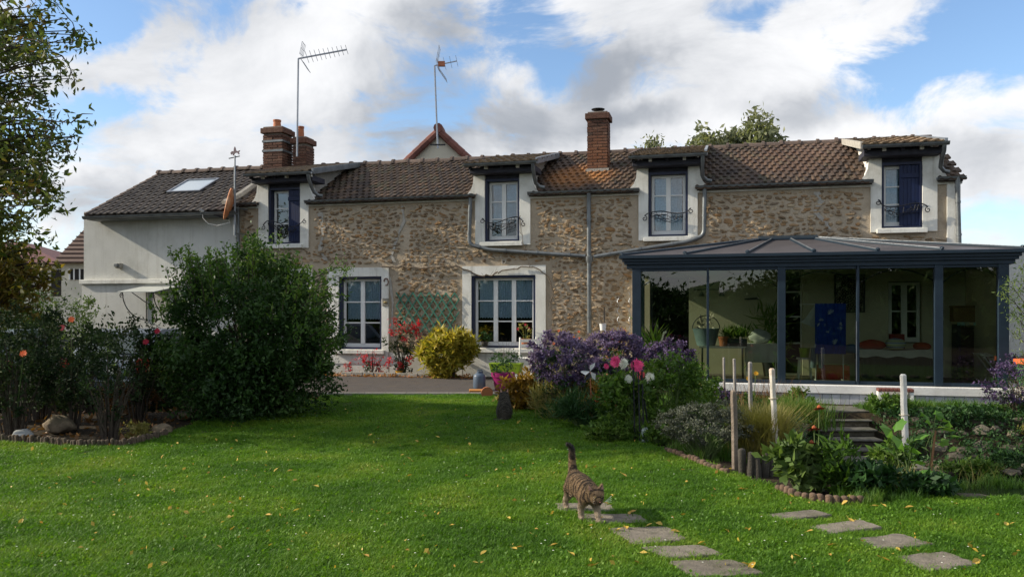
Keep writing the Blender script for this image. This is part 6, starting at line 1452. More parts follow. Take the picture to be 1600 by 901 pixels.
mb = MB(); mb.face((3.2, 6.7, -.60), (9, 6.7, -.60), (9, 9.8, -.60), (3.6, 9.8, -.60)); tag(mb.build('pond_water', M_water, None), kind='structure')
st_ = thing('garden_steps', 'five worn pale stone steps going down from the veranda terrace', 'steps', (0, 0, 0))
M_step = mat('mossy_step', (.16, .15, .125), (.09, .085, .07), 8, .95, .8, 40, dirt=(.08, .09, .04), dscale=4, damt=.8)
for k in range(5):
    zt = -.125 - k * .10; y1 = 12.5 - k * .28; y0 = y1 - .30 - (.0 if k else 0)
    x0, x1 = (4.42 - .04 * k, 5.30 - .05 * k) if k else (4.30, 5.42)
    MB().box(x0, x1, y0, y1 if k else 12.9, zt - .025, zt).build('tread', M_step, st_, bevel=.008); MB().box(x0 + .03, x1 - .03, y0 + .05, y1, zt - .098, zt - .026).build('riser', M_rk, st_)
MB().box(3.9, 5.2, 10.2, 11.1, -.66, -.60).build('landing', M_step, st_, bevel=.01)
# front bed
clump('coneflower', 'coneflower with three drooping dark pink heads above the front bed', gnd(1278, 765), .22, .2, .36, 260, .08, L_lite, aspect=.4, stems=3); cf = bpy.data.objects['coneflower']
M_cone = mat('rusty_cone', (.28, .07, .02))
for px, py in ((1280, 637), (1272, 669), (1268, 692)):
    p = at(px, py, cf.location.y + rnd.uniform(-.05, .1)) - cf.location; q = flower('flower_head', cf, p, .062, P_coral if py < 650 else P_red, 14, 1, .1, aim=(0, -.35, -1)); MB().lathe([(.018, -.005), (.02, .012), (.005, .028)], tuple(p), 8).build('cone', M_cone, q)
    MB().tube([(.0, 0, 0), (p.x * .6, p.y * .6, p.z * .5), tuple(p)], .005, 5).build('flower_stem', M_gstem, q)
clump('broad_leaved_plant', 'pale green broad leaved plant at the left end of the front bed', gnd(1250, 768), .46, .3, .42, 560, .085, L_lite, aspect=.55, clumps=26)
clump('broad_leaved_plant', 'bright green lance leaved plant in the middle of the front bed', gnd(1308, 772), .30, .22, .46, 620, .09, L_green, aspect=.22, up=.8)
clump('broad_leaved_plant', 'dark green low plant behind the end of the terracotta edging', gnd(1358, 775), .42, .3, .26, 900, .07, L_dgreen, aspect=.5)
for px, py, w_, h_, n_, m_, lab in ((1248, 742, .5, .34, 1300, L_dgreen, 'dark leafy plant between the log palisade and the garden steps'), (1395, 752, .4, .40, 900, L_green, 'loose green plant to the left of the clean white stake'), (1515, 752, .7, .26, 1400, L_green, 'trailing green plant at the pond side right of the russet stem'), (1575, 748, .6, .34, 1200, L_dgreen, 'dark leafy plant before the stone bank at the right edge')):
    clump('pond_plant', lab, gnd(px, py), w_, .3, h_, n_, .06, m_, aspect=.35)
for x, y, w_, h_, m_, lab in ((4.25, 12.2, .5, .32, L_green, 'weedy plant at the upper left corner of the garden steps'), (5.55, 12.1, .6, .26, L_green, 'weedy plant at the upper right corner of the garden steps'), (5.3, 11.0, .5, .34, L_dgreen, 'dark plant hanging over the right side of the garden steps'), (4.0, 11.0, .45, .36, L_dgreen, 'dark plant leaning over the left side of the garden steps'), (6.4, 11.6, 1.2, .26, L_dgreen, 'dark creeper on the stone bank below the tiled bench'), (7.6, 11.2, 1.3, .30, L_dry, 'dry straggling plant on the stone bank toward the right')):
    clump('bank_plant', lab, Vector((x, y, gz(x, y) + .02)), w_, .4, h_, 1500, .055, m_, aspect=.35)
clump('broad_leaved_plant', 'dark green mat under the large lobed leaves', gnd(1450, 775), .5, .3, .18, 700, .06, L_dgreen)
def lobed(mb, c, d, n_, r):
    """hand shaped leaf of five lobes"""
    d = d.normalized(); n_ = n_.normalized(); s = n_.cross(d).normalized(); P = []
    for k in range(11):
        a = -2.6 + 5.2 * k / 10; rr = r * (1.0 if k % 2 == 0 else .72) * (1 - .12 * abs(a)); P.append(c + d * (rr * math.cos(a) + r * .3) + s * rr * math.sin(a) - n_ * .18 * r * (a * a) * .4 + n_ * rnd.gauss(0, .03) * r)
    i = len(mb.v); mb.v += [tuple(c + n_ * .02)] + [tuple(p) for p in P]; mb.f += [(i, i + 1 + k, i + 2 + k) for k in range(10)]
M_lob = leafmat('lobed_leaf', [(0, (.08, .20, .025)), (.6, (.14, .28, .04)), (1, (.25, .35, .08))], .4, cc=.1)
def lobeplant(name, label, base, targets, trunk=None):
    t = thing(name, label, 'plant', base)
    for px, py, r in targets:
        p = at(px, py, base.y + rnd.uniform(-.15, .1)) - base; root = Vector(trunk) if trunk and rnd.random() < .8 else Vector((rnd.gauss(0, .04), rnd.gauss(0, .04), 0))
        mid = root.lerp(p, .5) + Vector((0, 0, .05)); lf = MB(); lobed(lf, p, Vector((p.x - root.x + rnd.gauss(0, .1), -.35 + rnd.gauss(0, .2), .0)), Vector((rnd.gauss(0, .35), -.95, .55)), r * 1.3); L_ = lf.build('leaf', M_lob, t, fix=False); MB().tube([root, mid, p], [.006, .005, .004], 5).build('leaf_stalk', M_gstem, L_, smooth=True)
    if trunk: MB().tube([(0, 0, -.05), (trunk[0] * .5, 0, trunk[2] * .5), trunk], [.016, .013, .01], 6).build('trunk', mat('russet_stem', (.32, .16, .07)), t, smooth=True)
    return t
b = gnd(1416, 765); lobeplant('hollyhock', 'hollyhock with big lobed leaves climbing round the clean white stake', b, [(1392, 672, .085), (1408, 690, .08), (1400, 662, .07), (1424, 700, .07), (1436, 680, .06), (1385, 700, .05), (1440, 735, .07), (1418, 755, .06), (1462, 740, .06), (1395, 745, .07), (1475, 752, .05), (1430, 720, .06), (1378, 738, .05)])
b = gnd(1452, 752); tp_ = at(1462, 672, b.y) - b; lobeplant('fig_seedling', 'young plant with russet stem and lobed leaves right of the clean white stake', b, [(1448, 652, .10), (1475, 668, .09), (1462, 648, .07), (1490, 680, .08), (1470, 690, .06), (1480, 660, .07), (1446, 700, .05), (1485, 700, .05)], (tp_.x, tp_.y, tp_.z))
for k, (px, py, hh, n) in enumerate(((1400, 768, .26, 160), (1500, 770, .18, 260), (1560, 765, .22, 260), (1540, 762, .36, 30), (1590, 770, .2, 200), (1350, 768, .2, 120))):
    t = thing('grass_tuft', ['straw coloured stalks at the foot of the clean white stake', 'short green grass tuft on the near pond edge', 'grass tuft on the near pond edge toward the right', 'few tall bare stalks standing before the pond', 'grass tuft at the right edge before the pond', 'grass tuft behind the terracotta edging end'][k], 'grass', gnd(px, py)); blades('blades', n, .5, .15, hh, L_dry if k in (0, 3) else L_longg, t, .4, .004)
# right edge: olive in a green pot
q = gnd(1606, 622); ol = thing('potted_olive', 'small olive tree in a green pot with a red rim at the right edge', 'plant', (at(1606, 600, 12.4).x, 12.4, gz(7.7, 12.4)))
zr_ = at(1600, 600, 12.4).z - ol.location.z; MB().lathe([(.13, zr_ - .02), (.17, zr_ + .36), (.15, zr_ + .34)], n=18).build('pot', mat('green_glazed_pot', (.03, .13, .07), (.08, .12, .05), 20, .4), ol, smooth=True); MB().lathe([(.175, zr_ + .30), (.19, zr_ + .31), (.19, zr_ + .38), (.165, zr_ + .38)], n=18).build('rim', P_orng, ol, smooth=True)
MB().lathe([(.16, 0), (.12, .05), (.12, zr_ - .03)], n=14).build('pedestal', M_conc, ol, smooth=True)
tr_ = MB(); tr_.tube([(0, 0, zr_ + .3), (.03, 0, 1.1), (.0, 0, 1.6), (.02, 0, 2.1)], [.025, .02, .015, .008], 7); P = []
for px, py in ((1575, 445), (1570, 462), (1590, 440), (1585, 470), (1592, 455), (1600, 480), (1595, 500), (1588, 520), (1605, 430), (1620, 460), (1625, 500), (1640, 440), (1597, 555), (1600, 420), (1582, 490)):
    e = at(px, py, 12.3 + rnd.uniform(-.2, .2)) - ol.location; tr_.tube([(.01, 0, max(1.0, e.z - .35)), ((e.x) * .5, 0, e.z - .08), tuple(e)], [.007, .005, .003], 4, caps=False); P += [Vector((e.x, e.y, e.z)) + Vector((rnd.gauss(0, .06), rnd.gauss(0, .06), rnd.gauss(0, .06))) for _ in range(55)]
tr_.build('trunk', M_bark, ol, smooth=True, fix=False); leaves('crown', P, .055, L_lite, ol, aspect=.25)
# ---- trees behind the long roof
def bg(label, tgs, base, Yb, m, ls, per=160, name='willow_tree'):
    b = Vector((base, Yb, 0)); tg = []
    for px, py, s in tgs:
        for q in range(2): tg.append((*at(px + rnd.gauss(0, 4), py + rnd.gauss(0, 4), Yb + rnd.uniform(-.8, .8)), s))
    top = max(tg, key=lambda a: a[2]); tree(name, label, b, Vector((top[0], Yb, top[2])), tg, m, ls, per, .55, .2, droop=.6, limb_r=.05)
bg('wind bent grey green willow rising behind the long roof', [(1170, 188, .8), (1185, 195, .9), (1195, 210, .8), (1208, 215, .7), (1215, 225, .6), (1150, 205, .8), (1135, 212, .8), (1165, 212, .9), (1115, 215, .9), (1100, 215, .9), (1085, 225, .8), (1125, 228, 1), (1150, 230, 1), (1180, 230, 1), (1200, 232, .8), (1095, 235, 1)], at(1150, 0, 30).x, 30, L_willow, .20, 300)
bg('small grey green tree top showing between the third dormer and the roof ridge', [(1020, 217, .6), (1010, 228, .7), (1030, 228, .7), (1040, 234, .5), (1000, 235, .5)], at(1022, 0, 31).x, 31, L_willow, .17, 220)

# ---- parked cars behind the roses
M_carp = mat('silver_car_paint', (.20, .23, .27), (.18, .21, .25), 2, .3, metal=.4, coat=.7); M_carp2 = mat('dark_green_car_paint', (.02, .05, .045), (.018, .045, .04), 2, .3, metal=.2, coat=.7); M_tyre = mat('tyre_rubber', (.02, .02, .02), None, 9, .9); M_tail = mat('tail_light_lens', (.42, .03, .02), None, 9, .3, coat=.6); M_cglass = mat('car_window', (.03, .05, .05), None, 2, .08, spec=.8)
def car(label, loc, rz, paint):
    t = thing('parked_car', label, 'car', loc, rz)     # faces +y, rear towards the camera
    side = [(-1.95, .32), (-1.98, .62), (-1.9, .86), (-1.55, .90), (.85, .90), (1.75, .74), (1.95, .55), (1.95, .28), (1.6, .24), (-1.6, .24)]
    mb = MB(); n = len(side); W_ = .80; mb.v = [(-W_ * (1 if .3 < z < .88 else .93), y, z) for y, z in side] + [(W_ * (1 if .3 < z < .88 else .93), y, z) for y, z in side]; mb.f = [tuple(range(n)), tuple(range(2 * n - 1, n - 1, -1))] + [(j, (j + 1) % n, n + (j + 1) % n, n + j) for j in range(n)]
    mb.build('body', paint, t, bevel=.06)
    cab = [(-1.86, .88), (-1.45, 1.29), (-1.2, 1.34), (.1, 1.33), (.95, .88)]; mb = MB(); n = 5; mb.v = [(-(.74 if z < 1 else .60), y, z) for y, z in cab] + [((.74 if z < 1 else .60), y, z) for y, z in cab]; mb.f = [tuple(range(n)), tuple(range(2 * n - 1, n - 1, -1))] + [(j, (j + 1) % n, n + (j + 1) % n, n + j) for j in range(n)]; mb.build('cabin', paint, t, bevel=.05)
    MB().quadbox([(-.60, -1.83, .94), (.60, -1.83, .94), (.60, -1.78, .94), (-.60, -1.78, .94)], [(-.52, -1.53, 1.26), (.52, -1.53, 1.26), (.52, -1.46, 1.26), (-.52, -1.46, 1.26)]).build('rear_window', M_cglass, t)
    for s_ in (-1, 1):
        MB().quadbox([(s_ * .73, -1.5, .93), (s_ * .75, -1.5, .93), (s_ * .75, .7, .93), (s_ * .73, .7, .93)], [(s_ * .60, -1.2, 1.27), (s_ * .63, -1.2, 1.27), (s_ * .63, .1, 1.27), (s_ * .60, .1, 1.27)]).build('side_window', M_cglass, t)
        MB().box(s_ * .58, s_ * .80, -2.0, -1.9, .62, .86).build('tail_light', M_tail, t, bevel=.02)
        for y in (-1.25, 1.25):
            w_ = MB().tube([(s_ * .66, y, .29), (s_ * .84, y, .29)], .29, 20).build('wheel', M_tyre, t); MB().tube([(s_ * .80, y, .29), (s_ * .85, y, .29)], .18, 14).build('rim', M_alu, w_)
    MB().box(-.76, .76, -2.04, -1.93, .34, .52).build('bumper', paint, t, bevel=.04); MB().box(-.25, .25, -2.012, -1.985, .60, .70).build('number_plate', M_pvc, t)
    return t
x, y = -6.55, 15.6; car('silver hatchback with red tail lights parked behind the rose bushes', (x, y, gz(x, y)), -.12, M_carp)
x, y = -8.9, 14.9; car('dark green car parked left of the silver hatchback behind the roses', (x, y, gz(x, y)), .08, M_carp2)

# ---- stepping stones
def slabstone(label, px4, k):
    P = [gnd(*p) for p in px4]; c = sum(P, Vector()) / 4; P = [c + (p - c) * 1.12 for p in P]; t = thing('stepping_stone', label, 'stepping stone', c); zb = c.z
    mb = MB(); ring = []
    for q in range(4):
        A, B = P[q] - c, P[(q + 1) % 4] - c
        for j in range(7): f = (j + (.35 if j == 0 else 0)) / 7; w_ = A.lerp(B, f); ring.append((w_.x + rnd.gauss(0, .007), w_.y + rnd.gauss(0, .007)))
    mb.prism(ring, 'z', -.03, .028); mb.build('slab', M_slab, t, bevel=.012); return t, [(p.x, p.y) for p in P]
SS = [((878, 802), (958, 802), (948, 791), (872, 791)), ((925, 821), (1010, 821), (995, 809), (908, 808)), ((995, 855), (1068, 847), (1042, 829), (955, 831)), ((1042, 876), (1128, 871), (1096, 858), (1006, 860)), ((1085, 906), (1190, 901), (1145, 881), (1050, 883)),
      ((1220, 817), (1292, 812), (1268, 804), (1194, 806)), ((1290, 837), (1372, 831), (1342, 820), (1254, 825)), ((1374, 862), (1452, 856), (1406, 841), (1326, 846)), ((1448, 896), (1524, 888), (1475, 868), (1398, 875))]
LB = ['stepping stone under the hind paws of the walking cat', 'stepping stone under the front paws of the walking cat', 'rough stepping stone just past the walking cat', 'stepping stone second from the bottom edge of the picture', 'stepping stone cut by the bottom edge of the picture', 'sandy stepping stone of the right row, nearest the front bed', 'grey stepping stone second in the right row', 'grey stepping stone third in the right row', 'stepping stone at the near end of the right row']
slabs = []
for k, s in enumerate(SS): t, pl_ = slabstone(LB[k], s, k); slabs.append(pl_); t['group'] = 'stepping stones in the lawn'

# ---- cats
def tabby(name, cols, sc, dark, belly):
    m = bpy.data.materials.new(name); m.use_nodes = True; t = NT(m.node_tree); tcn = t.new('ShaderNodeTexCoord'); mpn = t.new('ShaderNodeMapping'); t.l.new(tcn.outputs['Object'], mpn.inputs[0]); mpn.inputs['Scale'].default_value = (1, .35, .45)
    wv = t.new('ShaderNodeTexWave', inp={'Scale': sc, 'Distortion': 9.0, 'Detail': 4.0, 'Detail Scale': 3.0}); t.l.new(mpn.outputs[0], wv.inputs[0]); sp = t.new('ShaderNodeSeparateXYZ'); t.l.new(tcn.outputs['Object'], sp.inputs[0])
    c = t.ramp(wv.outputs['Fac'], [(.25, dark), (.5, cols), (.8, tuple(min(1, x * 1.5) for x in cols))]); 
    low = t.sstep(sp.outputs[2], .135, .065); c = t.mix(low, c, belly)
    n = t.new('ShaderNodeTexNoise', inp={'Scale': 90.0, 'Detail': 3.0}); t.l.new(tcn.outputs['Object'], n.inputs[0]); c = t.mix(t.math('MULTIPLY', n.outputs['Fac'], .45), c, tuple(x * .5 for x in cols))
    tail = t.math('MULTIPLY', t.sstep(sp.outputs[2], .33, .40), .9); c = t.mix(tail, c, (.02, .018, .016))
    b = t.new('ShaderNodeBsdfPrincipled', inp={'Base Color': c, 'Roughness': .95, 'Specular IOR Level': .15, 'Sheen Weight': .25}); bp = t.new('ShaderNodeBump', inp={'Height': n.outputs['Fac'], 'Strength': .5, 'Distance': .01}); t.l.new(bp.outputs[0], b.inputs['Normal'])
    o = t.new('ShaderNodeOutputMaterial'); t.l.new(b.outputs[0], o.inputs[0]); return m
def skin(name, V, E, Rr, m, parent, root=0, sub=2):
    me = bpy.data.meshes.new(name); me.from_pydata(V, E, []); me.materials.append(m); o = link(name, me, parent)
    o.modifiers.new('skin', 'SKIN'); sk_ = me.skin_vertices[0].data if me.skin_vertices else None
    if sk_ is None:
        bm = bmesh.new(); bm.from_mesh(me); bm.verts.layers.skin.verify(); bm.to_mesh(me); bm.free(); sk_ = me.skin_vertices[0].data
    for i, r in enumerate(Rr): sk_[i].radius = r if isinstance(r, tuple) else (r, r); sk_[i].use_root = (i == root)
    s = o.modifiers.new('sub', 'SUBSURF'); s.levels = sub; s.render_levels = sub
    for p in me.polygons: p.use_smooth = True
    o.modifiers['skin'].use_smooth_shade = True; return o
M_cat = tabby('tabby_fur', (.165, .108, .058), 8.0, (.018, .012, .009), (.42, .33, .24)); M_cat2 = tabby('grey_tabby_fur', (.07, .062, .046), 22.0, (.018, .016, .013), (.08, .07, .05))
g1 = gnd(895, 803); g2 = gnd(929, 820); fwd = (g2 - g1); fwd.z = 0; cc = (g1 + g2) / 2; cc.z = gz(cc.x, cc.y) + .022
cat = thing('walking_cat', 'brown tabby cat with a raised dark tipped tail walking over the stepping stones', 'cat', cc, math.atan2(fwd.y, fwd.x) - .14, scale=1.07)
V, E, RR = [], [], []
def vtx(p, r, par=None):
    V.append(p); RR.append(r); 
    if par is not None: E.append((par, len(V) - 1))
    return len(V) - 1
hip = vtx((-.15, 0, .205), (.058, .066)); mid = vtx((-.06, 0, .192), (.070, .074), hip); mid2 = vtx((.03, 0, .184), (.070, .074), mid); chs = vtx((.12, 0, .178), (.060, .066), mid2); nk = vtx((.18, .008, .180), .042, chs); hd = vtx((.235, .0, .176), (.050, .052), nk); mz = vtx((.275, .0, .158), .028, hd); vtx((.290, .0, .154), .016, mz)
for s_, fo in ((1, .03), (-1, -.03)):      # ears as part of the body
    a = vtx((.225, s_ * .032, .214), .018, hd); vtx((.218, s_ * .046, .252), .003, a)
    a = vtx((-.165, s_ * .042, .145), .038, hip); b = vtx((-.135 + fo, s_ * .046, .10), .024, a); c = vtx((-.20 + fo, s_ * .045, .058), .014, b); d = vtx((-.185 + fo, s_ * .045, .014), .013, c); vtx((-.155 + fo, s_ * .045, .010), .013, d)
    a = vtx((.115, s_ * .038, .125), .030, chs); b = vtx((.105 + s_ * .035, s_ * .040, .085), .019, a); c = vtx((.12 + s_ * .05, s_ * .040, .035), .0135, b); d = vtx((.125 + s_ * .05, s_ * .040, .013), .013, c); vtx((.15 + s_ * .05, s_ * .040, .010), .014, d)
a = vtx((-.20, 0, .245), .030, hip); b = vtx((-.225, .0, .30), .022, a); c = vtx((-.225, .0, .36), .020, b); d = vtx((-.215, -.005, .405), .018, c); e = vtx((-.205, -.025, .43), .012, d); vtx((-.20, -.05, .44), .008, e)
skin('cat_body', V, E, RR, M_cat, cat)
M_eye = mat('cat_eye', (.25, .22, .05), None, 5, .1); M_nose = mat('cat_nose', (.30, .12, .10), None, 5, .5); M_ear = mat('inner_ear', (.38, .22, .17), None, 5, .9)
for s_ in (1, -1):
    MB().lathe([(0, -.004), (.0045, 0), (0, .004)], (.280, s_ * .021, .184), 8).build('eye', M_eye, cat, smooth=True)
    MB().face((.242, s_ * .026, .222), (.236, s_ * .050, .218), (.226, s_ * .047, .252)).build('inner_ear', M_ear, cat, fix=False)
MB().lathe([(0, -.005), (.006, 0), (0, .004)], (.306, .0, .160), 8).build('nose', M_nose, cat, smooth=True)
mb = MB()
for s_ in (1, -1):
    for k in range(4): mb.tube([(.285, .026 + s_ * .012, .155), (.275, .026 + s_ * .06, .150 + .012 * k)], .0008, 3)
o = mb.build('whiskers', M_pvc, cat); o['kind'] = 'stuff'
q = gnd(788, 657); c2 = thing('sitting_cat', 'dark grey tabby cat sitting on the lawn with its back to the viewer', 'cat', q, R(95))
V, E, RR = [], [], []
h0 = vtx((0, 0, .085), (.095, .10)); h1 = vtx((.015, 0, .16), (.100, .104), h0); h2 = vtx((.025, 0, .225), (.086, .09), h1); h3 = vtx((.03, 0, .275), .070, h2); h4 = vtx((.035, 0, .325), (.064, .066), h3); h5 = vtx((.08, 0, .30), .022, h4)
for s_ in (1, -1):
    a = vtx((.03, s_ * .034, .362), .020, h4); vtx((.028, s_ * .046, .41), .004, a); a = vtx((.03, s_ * .06, .05), .042, h0); b = vtx((.09, s_ * .07, .02), .018, a); a = vtx((.06, s_ * .03, .17), .022, h2); b = vtx((.09, s_ * .03, .09), .015, a); vtx((.10, s_ * .03, .014), .014, b)
a = vtx((-.06, .01, .03), .022, h0); b = vtx((-.08, .07, .018), .016, a); c = vtx((-.04, .12, .016), .015, b); vtx((.02, .13, .016), .012, c)
skin('cat_body', V, E, RR, M_cat2, c2)
for s_ in (1, -1): MB().face((.002, s_ * .026, .368), (.002, s_ * .052, .366), (.012, s_ * .047, .415)).build('pale_ear', M_ear, c2, fix=False)

# ---- short fur laid over both cats
def fur(body, parent, m, n, L, back):
    dg = bpy.context.evaluated_depsgraph_get(); ev = body.evaluated_get(dg); me = ev.to_mesh(); me.calc_loop_triangles()
    k = len(me.loop_triangles); T = np.array([t.vertices[:] for t in me.loop_triangles]); Vv = np.empty(len(me.vertices) * 3); me.vertices.foreach_get('co', Vv); Vv = Vv.reshape(-1, 3)
    A, B, C = Vv[T[:, 0]], Vv[T[:, 1]], Vv[T[:, 2]]; cr = np.cross(B - A, C - A); ar = np.linalg.norm(cr, axis=1); nn = cr / (ar[:, None] + 1e-12)
    i = nr.choice(k, n, p=ar / ar.sum()); u = nr.random(n); v = nr.random(n); f = u + v > 1; u[f] = 1 - u[f]; v[f] = 1 - v[f]
    P = A[i] + (B[i] - A[i]) * u[:, None] + (C[i] - A[i]) * v[:, None]; N = nn[i]; D = N * .55 + np.array(back) + nr.normal(size=(n, 3)) * .22; D /= np.linalg.norm(D, axis=1)[:, None]
    S_ = np.cross(D, N); S_ /= np.linalg.norm(S_, axis=1)[:, None] + 1e-9; W_ = .0011; l = L * (.6 + .7 * nr.random(n))[:, None]; V = np.empty((n, 3, 3)); V[:, 0] = P - S_ * W_; V[:, 1] = P + S_ * W_; V[:, 2] = P + D * l
    ev.to_mesh_clear(); o = link('fur', npmesh('fur', V.reshape(-1, 3), np.arange(n * 3).reshape(-1, 3), m), parent); o['kind'] = 'stuff'; return o
bpy.context.view_layer.update()
fur([c for c in cat.children if c.name.startswith('cat_body')][0], cat, M_cat, 42000, .012, (-.55, 0, -.15))
fur([c for c in c2.children if c.name.startswith('cat_body')][0], c2, M_cat2, 30000, .012, (-.05, 0, -.5))

# ---- lawn grass (instanced clumps), long terrace grass, daisies and fallen leaves
def clump_mesh(name, n, r, h, wd, m, lean):
    t = blades(name, n, r * 2, r * 2, h, m, None, lean, wd); me = t.data; bpy.data.objects.remove(t); return me
def clover_mesh(name, m):
    P = np.stack([nr.normal(0, .035, 26), nr.normal(0, .035, 26), nr.uniform(.008, .028, 26)], -1); V_ = leaf_arrays(P, .014, aspect=.9, up=0); return npmesh(name, V_, np.arange(len(V_)).reshape(-1, 4), m)
def instancer(name, label, pts, scl, meshes, m, kind='stuff'):
    gc = bpy.data.collections.new(name + '_clumps')
    for me in meshes: gc.objects.link(bpy.data.objects.new(name + '_clump', me))
    me = bpy.data.meshes.new(name); me.from_pydata([tuple(p) for p in pts], [], []); at_ = me.attributes.new('sc', 'FLOAT', 'POINT'); at_.data.foreach_set('value', np.asarray(scl, np.float32)); ar = me.attributes.new('rz', 'FLOAT', 'POINT'); ar.data.foreach_set('value', (nr.random(len(pts)) * 6.283).astype(np.float32))
    o = link(name, me); ng_ = bpy.data.node_groups.new(name, 'GeometryNodeTree'); ng_.interface.new_socket('Geometry', in_out='INPUT', socket_type='NodeSocketGeometry'); ng_.interface.new_socket('Geometry', in_out='OUTPUT', socket_type='NodeSocketGeometry')
    N = ng_.nodes; L = ng_.links; gi = N.new('NodeGroupInput'); go = N.new('NodeGroupOutput'); ip = N.new('GeometryNodeInstanceOnPoints'); ci = N.new('GeometryNodeCollectionInfo'); ci.inputs[0].default_value = gc; ci.inputs['Separate Children'].default_value = True; ci.inputs['Reset Children'].default_value = True
    ip.inputs['Pick Instance'].default_value = True; ri = N.new('FunctionNodeRandomValue'); ri.data_type = 'INT'; ri.inputs[5].default_value = len(meshes) - 1; L.new(ri.outputs[2], ip.inputs['Instance Index'])
    a = N.new('GeometryNodeInputNamedAttribute'); a.data_type = 'FLOAT'; a.inputs[0].default_value = 'sc'; b = N.new('GeometryNodeInputNamedAttribute'); b.data_type = 'FLOAT'; b.inputs[0].default_value = 'rz'; cx = N.new('ShaderNodeCombineXYZ'); L.new(b.outputs[0], cx.inputs[2])
    L.new(gi.outputs[0], ip.inputs[0]); L.new(ci.outputs[0], ip.inputs['Instance']); L.new(cx.outputs[0], ip.inputs['Rotation']); L.new(a.outputs[0], ip.inputs['Scale']); L.new(ip.outputs[0], go.inputs[0])
    md = o.modifiers.new('grass', 'NODES'); md.node_group = ng_; return tag(o, label, kind=kind)
gm = [clump_mesh('grass_clump', 46, .055, h, .0024, L_grass, l) for h, l in ((.028, .8), (.036, 1.0), (.025, 1.2), (.042, .7), (.022, 1.0))] + [clover_mesh('clover_clump', L_grass)]
N0 = 60000; yy = 3.9 + (14.0 - 3.9) * nr.random(N0) ** 1.15; xx = (nr.random(N0) * 2 - 1) * (yy * .66 + .3); ok = lawn_fn(xx, yy)
for s in slabs:
    cx = np.mean([p[0] for p in s]); cy = np.mean([p[1] for p in s]); sh = [(cx + (p[0] - cx) * 1.08, cy + (p[1] - cy) * 1.14) for p in s]; ok &= ~inpoly(xx, yy, sh)
xx, yy = xx[ok], yy[ok]; instancer('lawn_grass', 'short green lawn grass with clover', np.stack([xx, yy, G(xx, yy) + .008], -1), .65 + .55 * nr.random(len(xx)), gm, None)
# shaggy edges of the lawn
ex = []; lp = lawn_poly
for (x0, y0), (x1, y1) in zip(lp, lp[1:] + lp[:1]):
    L = math.hypot(x1 - x0, y1 - y0)
    if L > 7: continue
    for k in range(int(L / .035)): t = rnd.random(); ex.append((x0 + (x1 - x0) * t + rnd.gauss(0, .04), y0 + (y1 - y0) * t + rnd.gauss(0, .04)))
for s in slabs:
    for (x0, y0), (x1, y1) in zip(s, s[1:] + s[:1]):
        for k in range(11): t = rnd.random(); ex.append((x0 + (x1 - x0) * t + rnd.gauss(0, .012), y0 + (y1 - y0) * t + rnd.gauss(0, .012)))
ex = np.array(ex); instancer('edge_grass', 'longer untrimmed grass along the lawn edge and round the slabs', np.stack([ex[:, 0], ex[:, 1], G(ex[:, 0], ex[:, 1]) + .004], -1), .7 + .6 * nr.random(len(ex)), gm[:4], None)
lg = [clump_mesh('long_grass_clump', 40, .09, h, .004, L_longg, .5) for h in (.16, .22, .28)]
N1 = 3200; xx = nr.uniform(2.2, 9, N1); yy = nr.uniform(11.95, 13.35, N1); ok = ~((xx > 4.3) & (xx < 5.35)); ok &= (yy < 13.05 - .2 * (xx - 4)) | (xx < 3); xx, yy = xx[ok], yy[ok]
instancer('terrace_grass', 'long green grass on the terrace between veranda and stone bank', np.stack([xx, yy, G(xx, yy)], -1), .45 + .5 * nr.random(len(xx)), lg, None)
N2 = 1500; xx = nr.uniform(2.6, 7.5, N2); yy = nr.uniform(6.1, 6.75, N2) + 1.0 * (nr.random(N2) < .3) * (xx < 3.6); ok = ~lawn_fn(xx, yy) & (nr.random(N2) < .75); xx, yy = xx[ok], yy[ok]
instancer('pond_bank_grass', 'rough grass on the near bank of the pond', np.stack([xx, yy, G(xx, yy)], -1), .25 + .35 * nr.random(len(xx)), lg, None)
N3 = 900; xx = nr.uniform(.2, 3.2, N3); yy = nr.uniform(8.0, 12.6, N3); ok = ~lawn_fn(xx, yy); xx, yy = xx[ok], yy[ok]
instancer('border_weeds', 'mixed low weeds and grass covering the soil of the flower border', np.stack([xx, yy, G(xx, yy)], -1), .3 + .5 * nr.random(len(xx)), lg + [clover_mesh('weed_clump', L_green)], None)
# moss and creepers spilling over the stones
P = []
for k in range(650):
    x = rnd.uniform(5.3, 8.8); y = 11.95 - 1.6 * rnd.random() ** 1.6; P += [(x + rnd.gauss(0, .06), y + rnd.gauss(0, .05), gz(x, y) + .06 + rnd.gauss(0, .04)) for _ in range(14)]
for k in range(90): f = rnd.random(); P += [(2.85 + 1.25 * f + rnd.gauss(0, .08), 8.3 + 3.7 * f + rnd.gauss(0, .08), -.1 + rnd.gauss(0, .05)) for _ in range(14)]
tag(leaves('creeping_plants', P, .05, L_dgreen, None), 'dark creeping plants growing over the stones of the pond bank', kind='stuff')
# small leaves blown on the lawn and along the kerb, too many to count
P = []
while len(P) < 300:
    g_ = gnd(rnd.uniform(0, 1600), 640 + 260 * rnd.random() ** 1.2)
    if bool(lawn_fn(g_.x, g_.y)): P.append(g_ + Vector((0, 0, .035)))
tag(leaves('small_fallen_leaves', P, .030, L_leafy, None, up=0, aspect=.6), 'tiny pale yellow leaves sprinkled over the lawn', kind='stuff')
P = [loc2w(rnd.uniform(U(530), U(760)), -.70 - abs(rnd.gauss(0, .10)), .03) for _ in range(330)] + [loc2w(rnd.uniform(U(530), U(740)), rnd.uniform(-.6, -.1), .03) for _ in range(500)]
tag(leaves('kerb_leaves', P, .055, L_orange, None, up=0, aspect=.6), 'orange and brown leaves gathered along the edge of the house bed', kind='stuff')
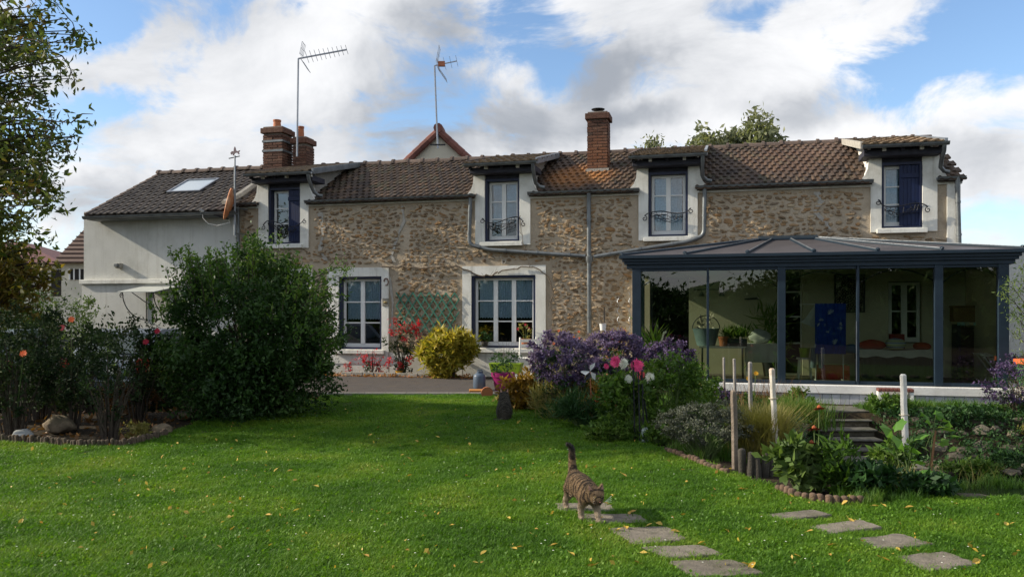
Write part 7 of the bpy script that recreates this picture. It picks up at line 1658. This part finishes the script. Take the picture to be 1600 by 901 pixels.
# fallen leaves
fm = []
for k in range(4):
    mb = MB(); n = 8; c_ = rnd.uniform(.1, .3); pts = [(.5 * math.cos(a) * (1.2 if abs(math.sin(a)) < .5 else 1), .33 * math.sin(a), c_ * (abs(math.sin(a)) ** 2) * .6 + rnd.uniform(0, .08)) for a in [6.283 * j / n for j in range(n)]]; mb.v = [(0, 0, 0)] + pts; mb.f = [(0, 1 + j, 1 + (j + 1) % n) for j in range(n)]; mb.tube([(.55, 0, .02), (.95, .05, .08)], .02, 4); fm.append(mb.mesh('fallen_leaf', L_leafy))
spots = [(418, 812), (1368, 797), (1382, 797), (1421, 799), (1451, 801), (1383, 882), (1525, 886), (925, 893), (756, 872), (1572, 826), (1320, 792), (1328, 782), (978, 832), (1014, 828), (1030, 826), (1055, 838), (985, 808), (990, 806), (1096, 856), (1165, 890), (1175, 893), (955, 780), (948, 793), (1160, 742), (1140, 738), (1450, 856), (1330, 822), (803, 740), (930, 735), (975, 748)]
while len(spots) < 130:
    a, b = rnd.uniform(0, 1600), 640 + 250 * rnd.random() ** 1.4; g_ = gnd(a, b)
    if bool(lawn_fn(g_.x, g_.y)): spots.append((a, b))
for k, (px, py) in enumerate(spots):
    p = gnd(px, py); o = link('fallen_leaf', fm[k % 4]); o.location = (p.x, p.y, p.z + .035); o.rotation_euler = (rnd.gauss(0, .35), rnd.gauss(0, .35), rnd.random() * 6.28); s = rnd.uniform(.022, .045) if k > 30 else rnd.uniform(.04, .06); o.scale = (s, s, s); tag(o, 'curled yellow fallen leaf lying on the lawn', 'leaf', 'fallen leaves scattered on the lawn')
mb = MB()
for k in range(160):
    g_ = gnd(rnd.uniform(0, 1600), 650 + 250 * rnd.random() ** 1.1)
    if not bool(lawn_fn(g_.x, g_.y)): continue
    mb.lathe([(.0, 0), (.006, .001), (.0, .003)], (g_.x, g_.y, g_.z + .045), 6)
tag(mb.build('daisies', P_white, None, fix=False), 'tiny white daisies dotted over the lawn', kind='stuff')

# the belt of trees closing the garden behind the viewer, its height shaped for its reflection in the panes
P = []
for k in range(760):
    cx = rnd.uniform(-30, 30); cz = rnd.uniform(.3, 3.9) * (.75 + .35 * math.sin(cx * .35)) ; cy = -15 + rnd.gauss(0, 1.0)
    P.append(np.array([cx, cy, cz]) + nr.normal(size=(260, 3)) * np.array([1.0, .7, .42]))
P.append(np.stack([nr.uniform(-32, 32, 2500), -16.5 + nr.normal(0, .3, 2500), nr.uniform(0, 1.6, 2500)], -1))  # oversized leaves added to close bright gaps in the belt's reflection
P2 = P.pop(); o2 = leaves('tree_belt_gap_filler', P2, 1.5, L_bush, None, aspect=.9); tag(o2, 'dark inner mass of the tree belt behind the viewer', kind='stuff')
tag(leaves('tree_belt', np.concatenate(P), .26, L_bush, None), 'belt of dark trees closing the garden behind the viewer', kind='stuff')
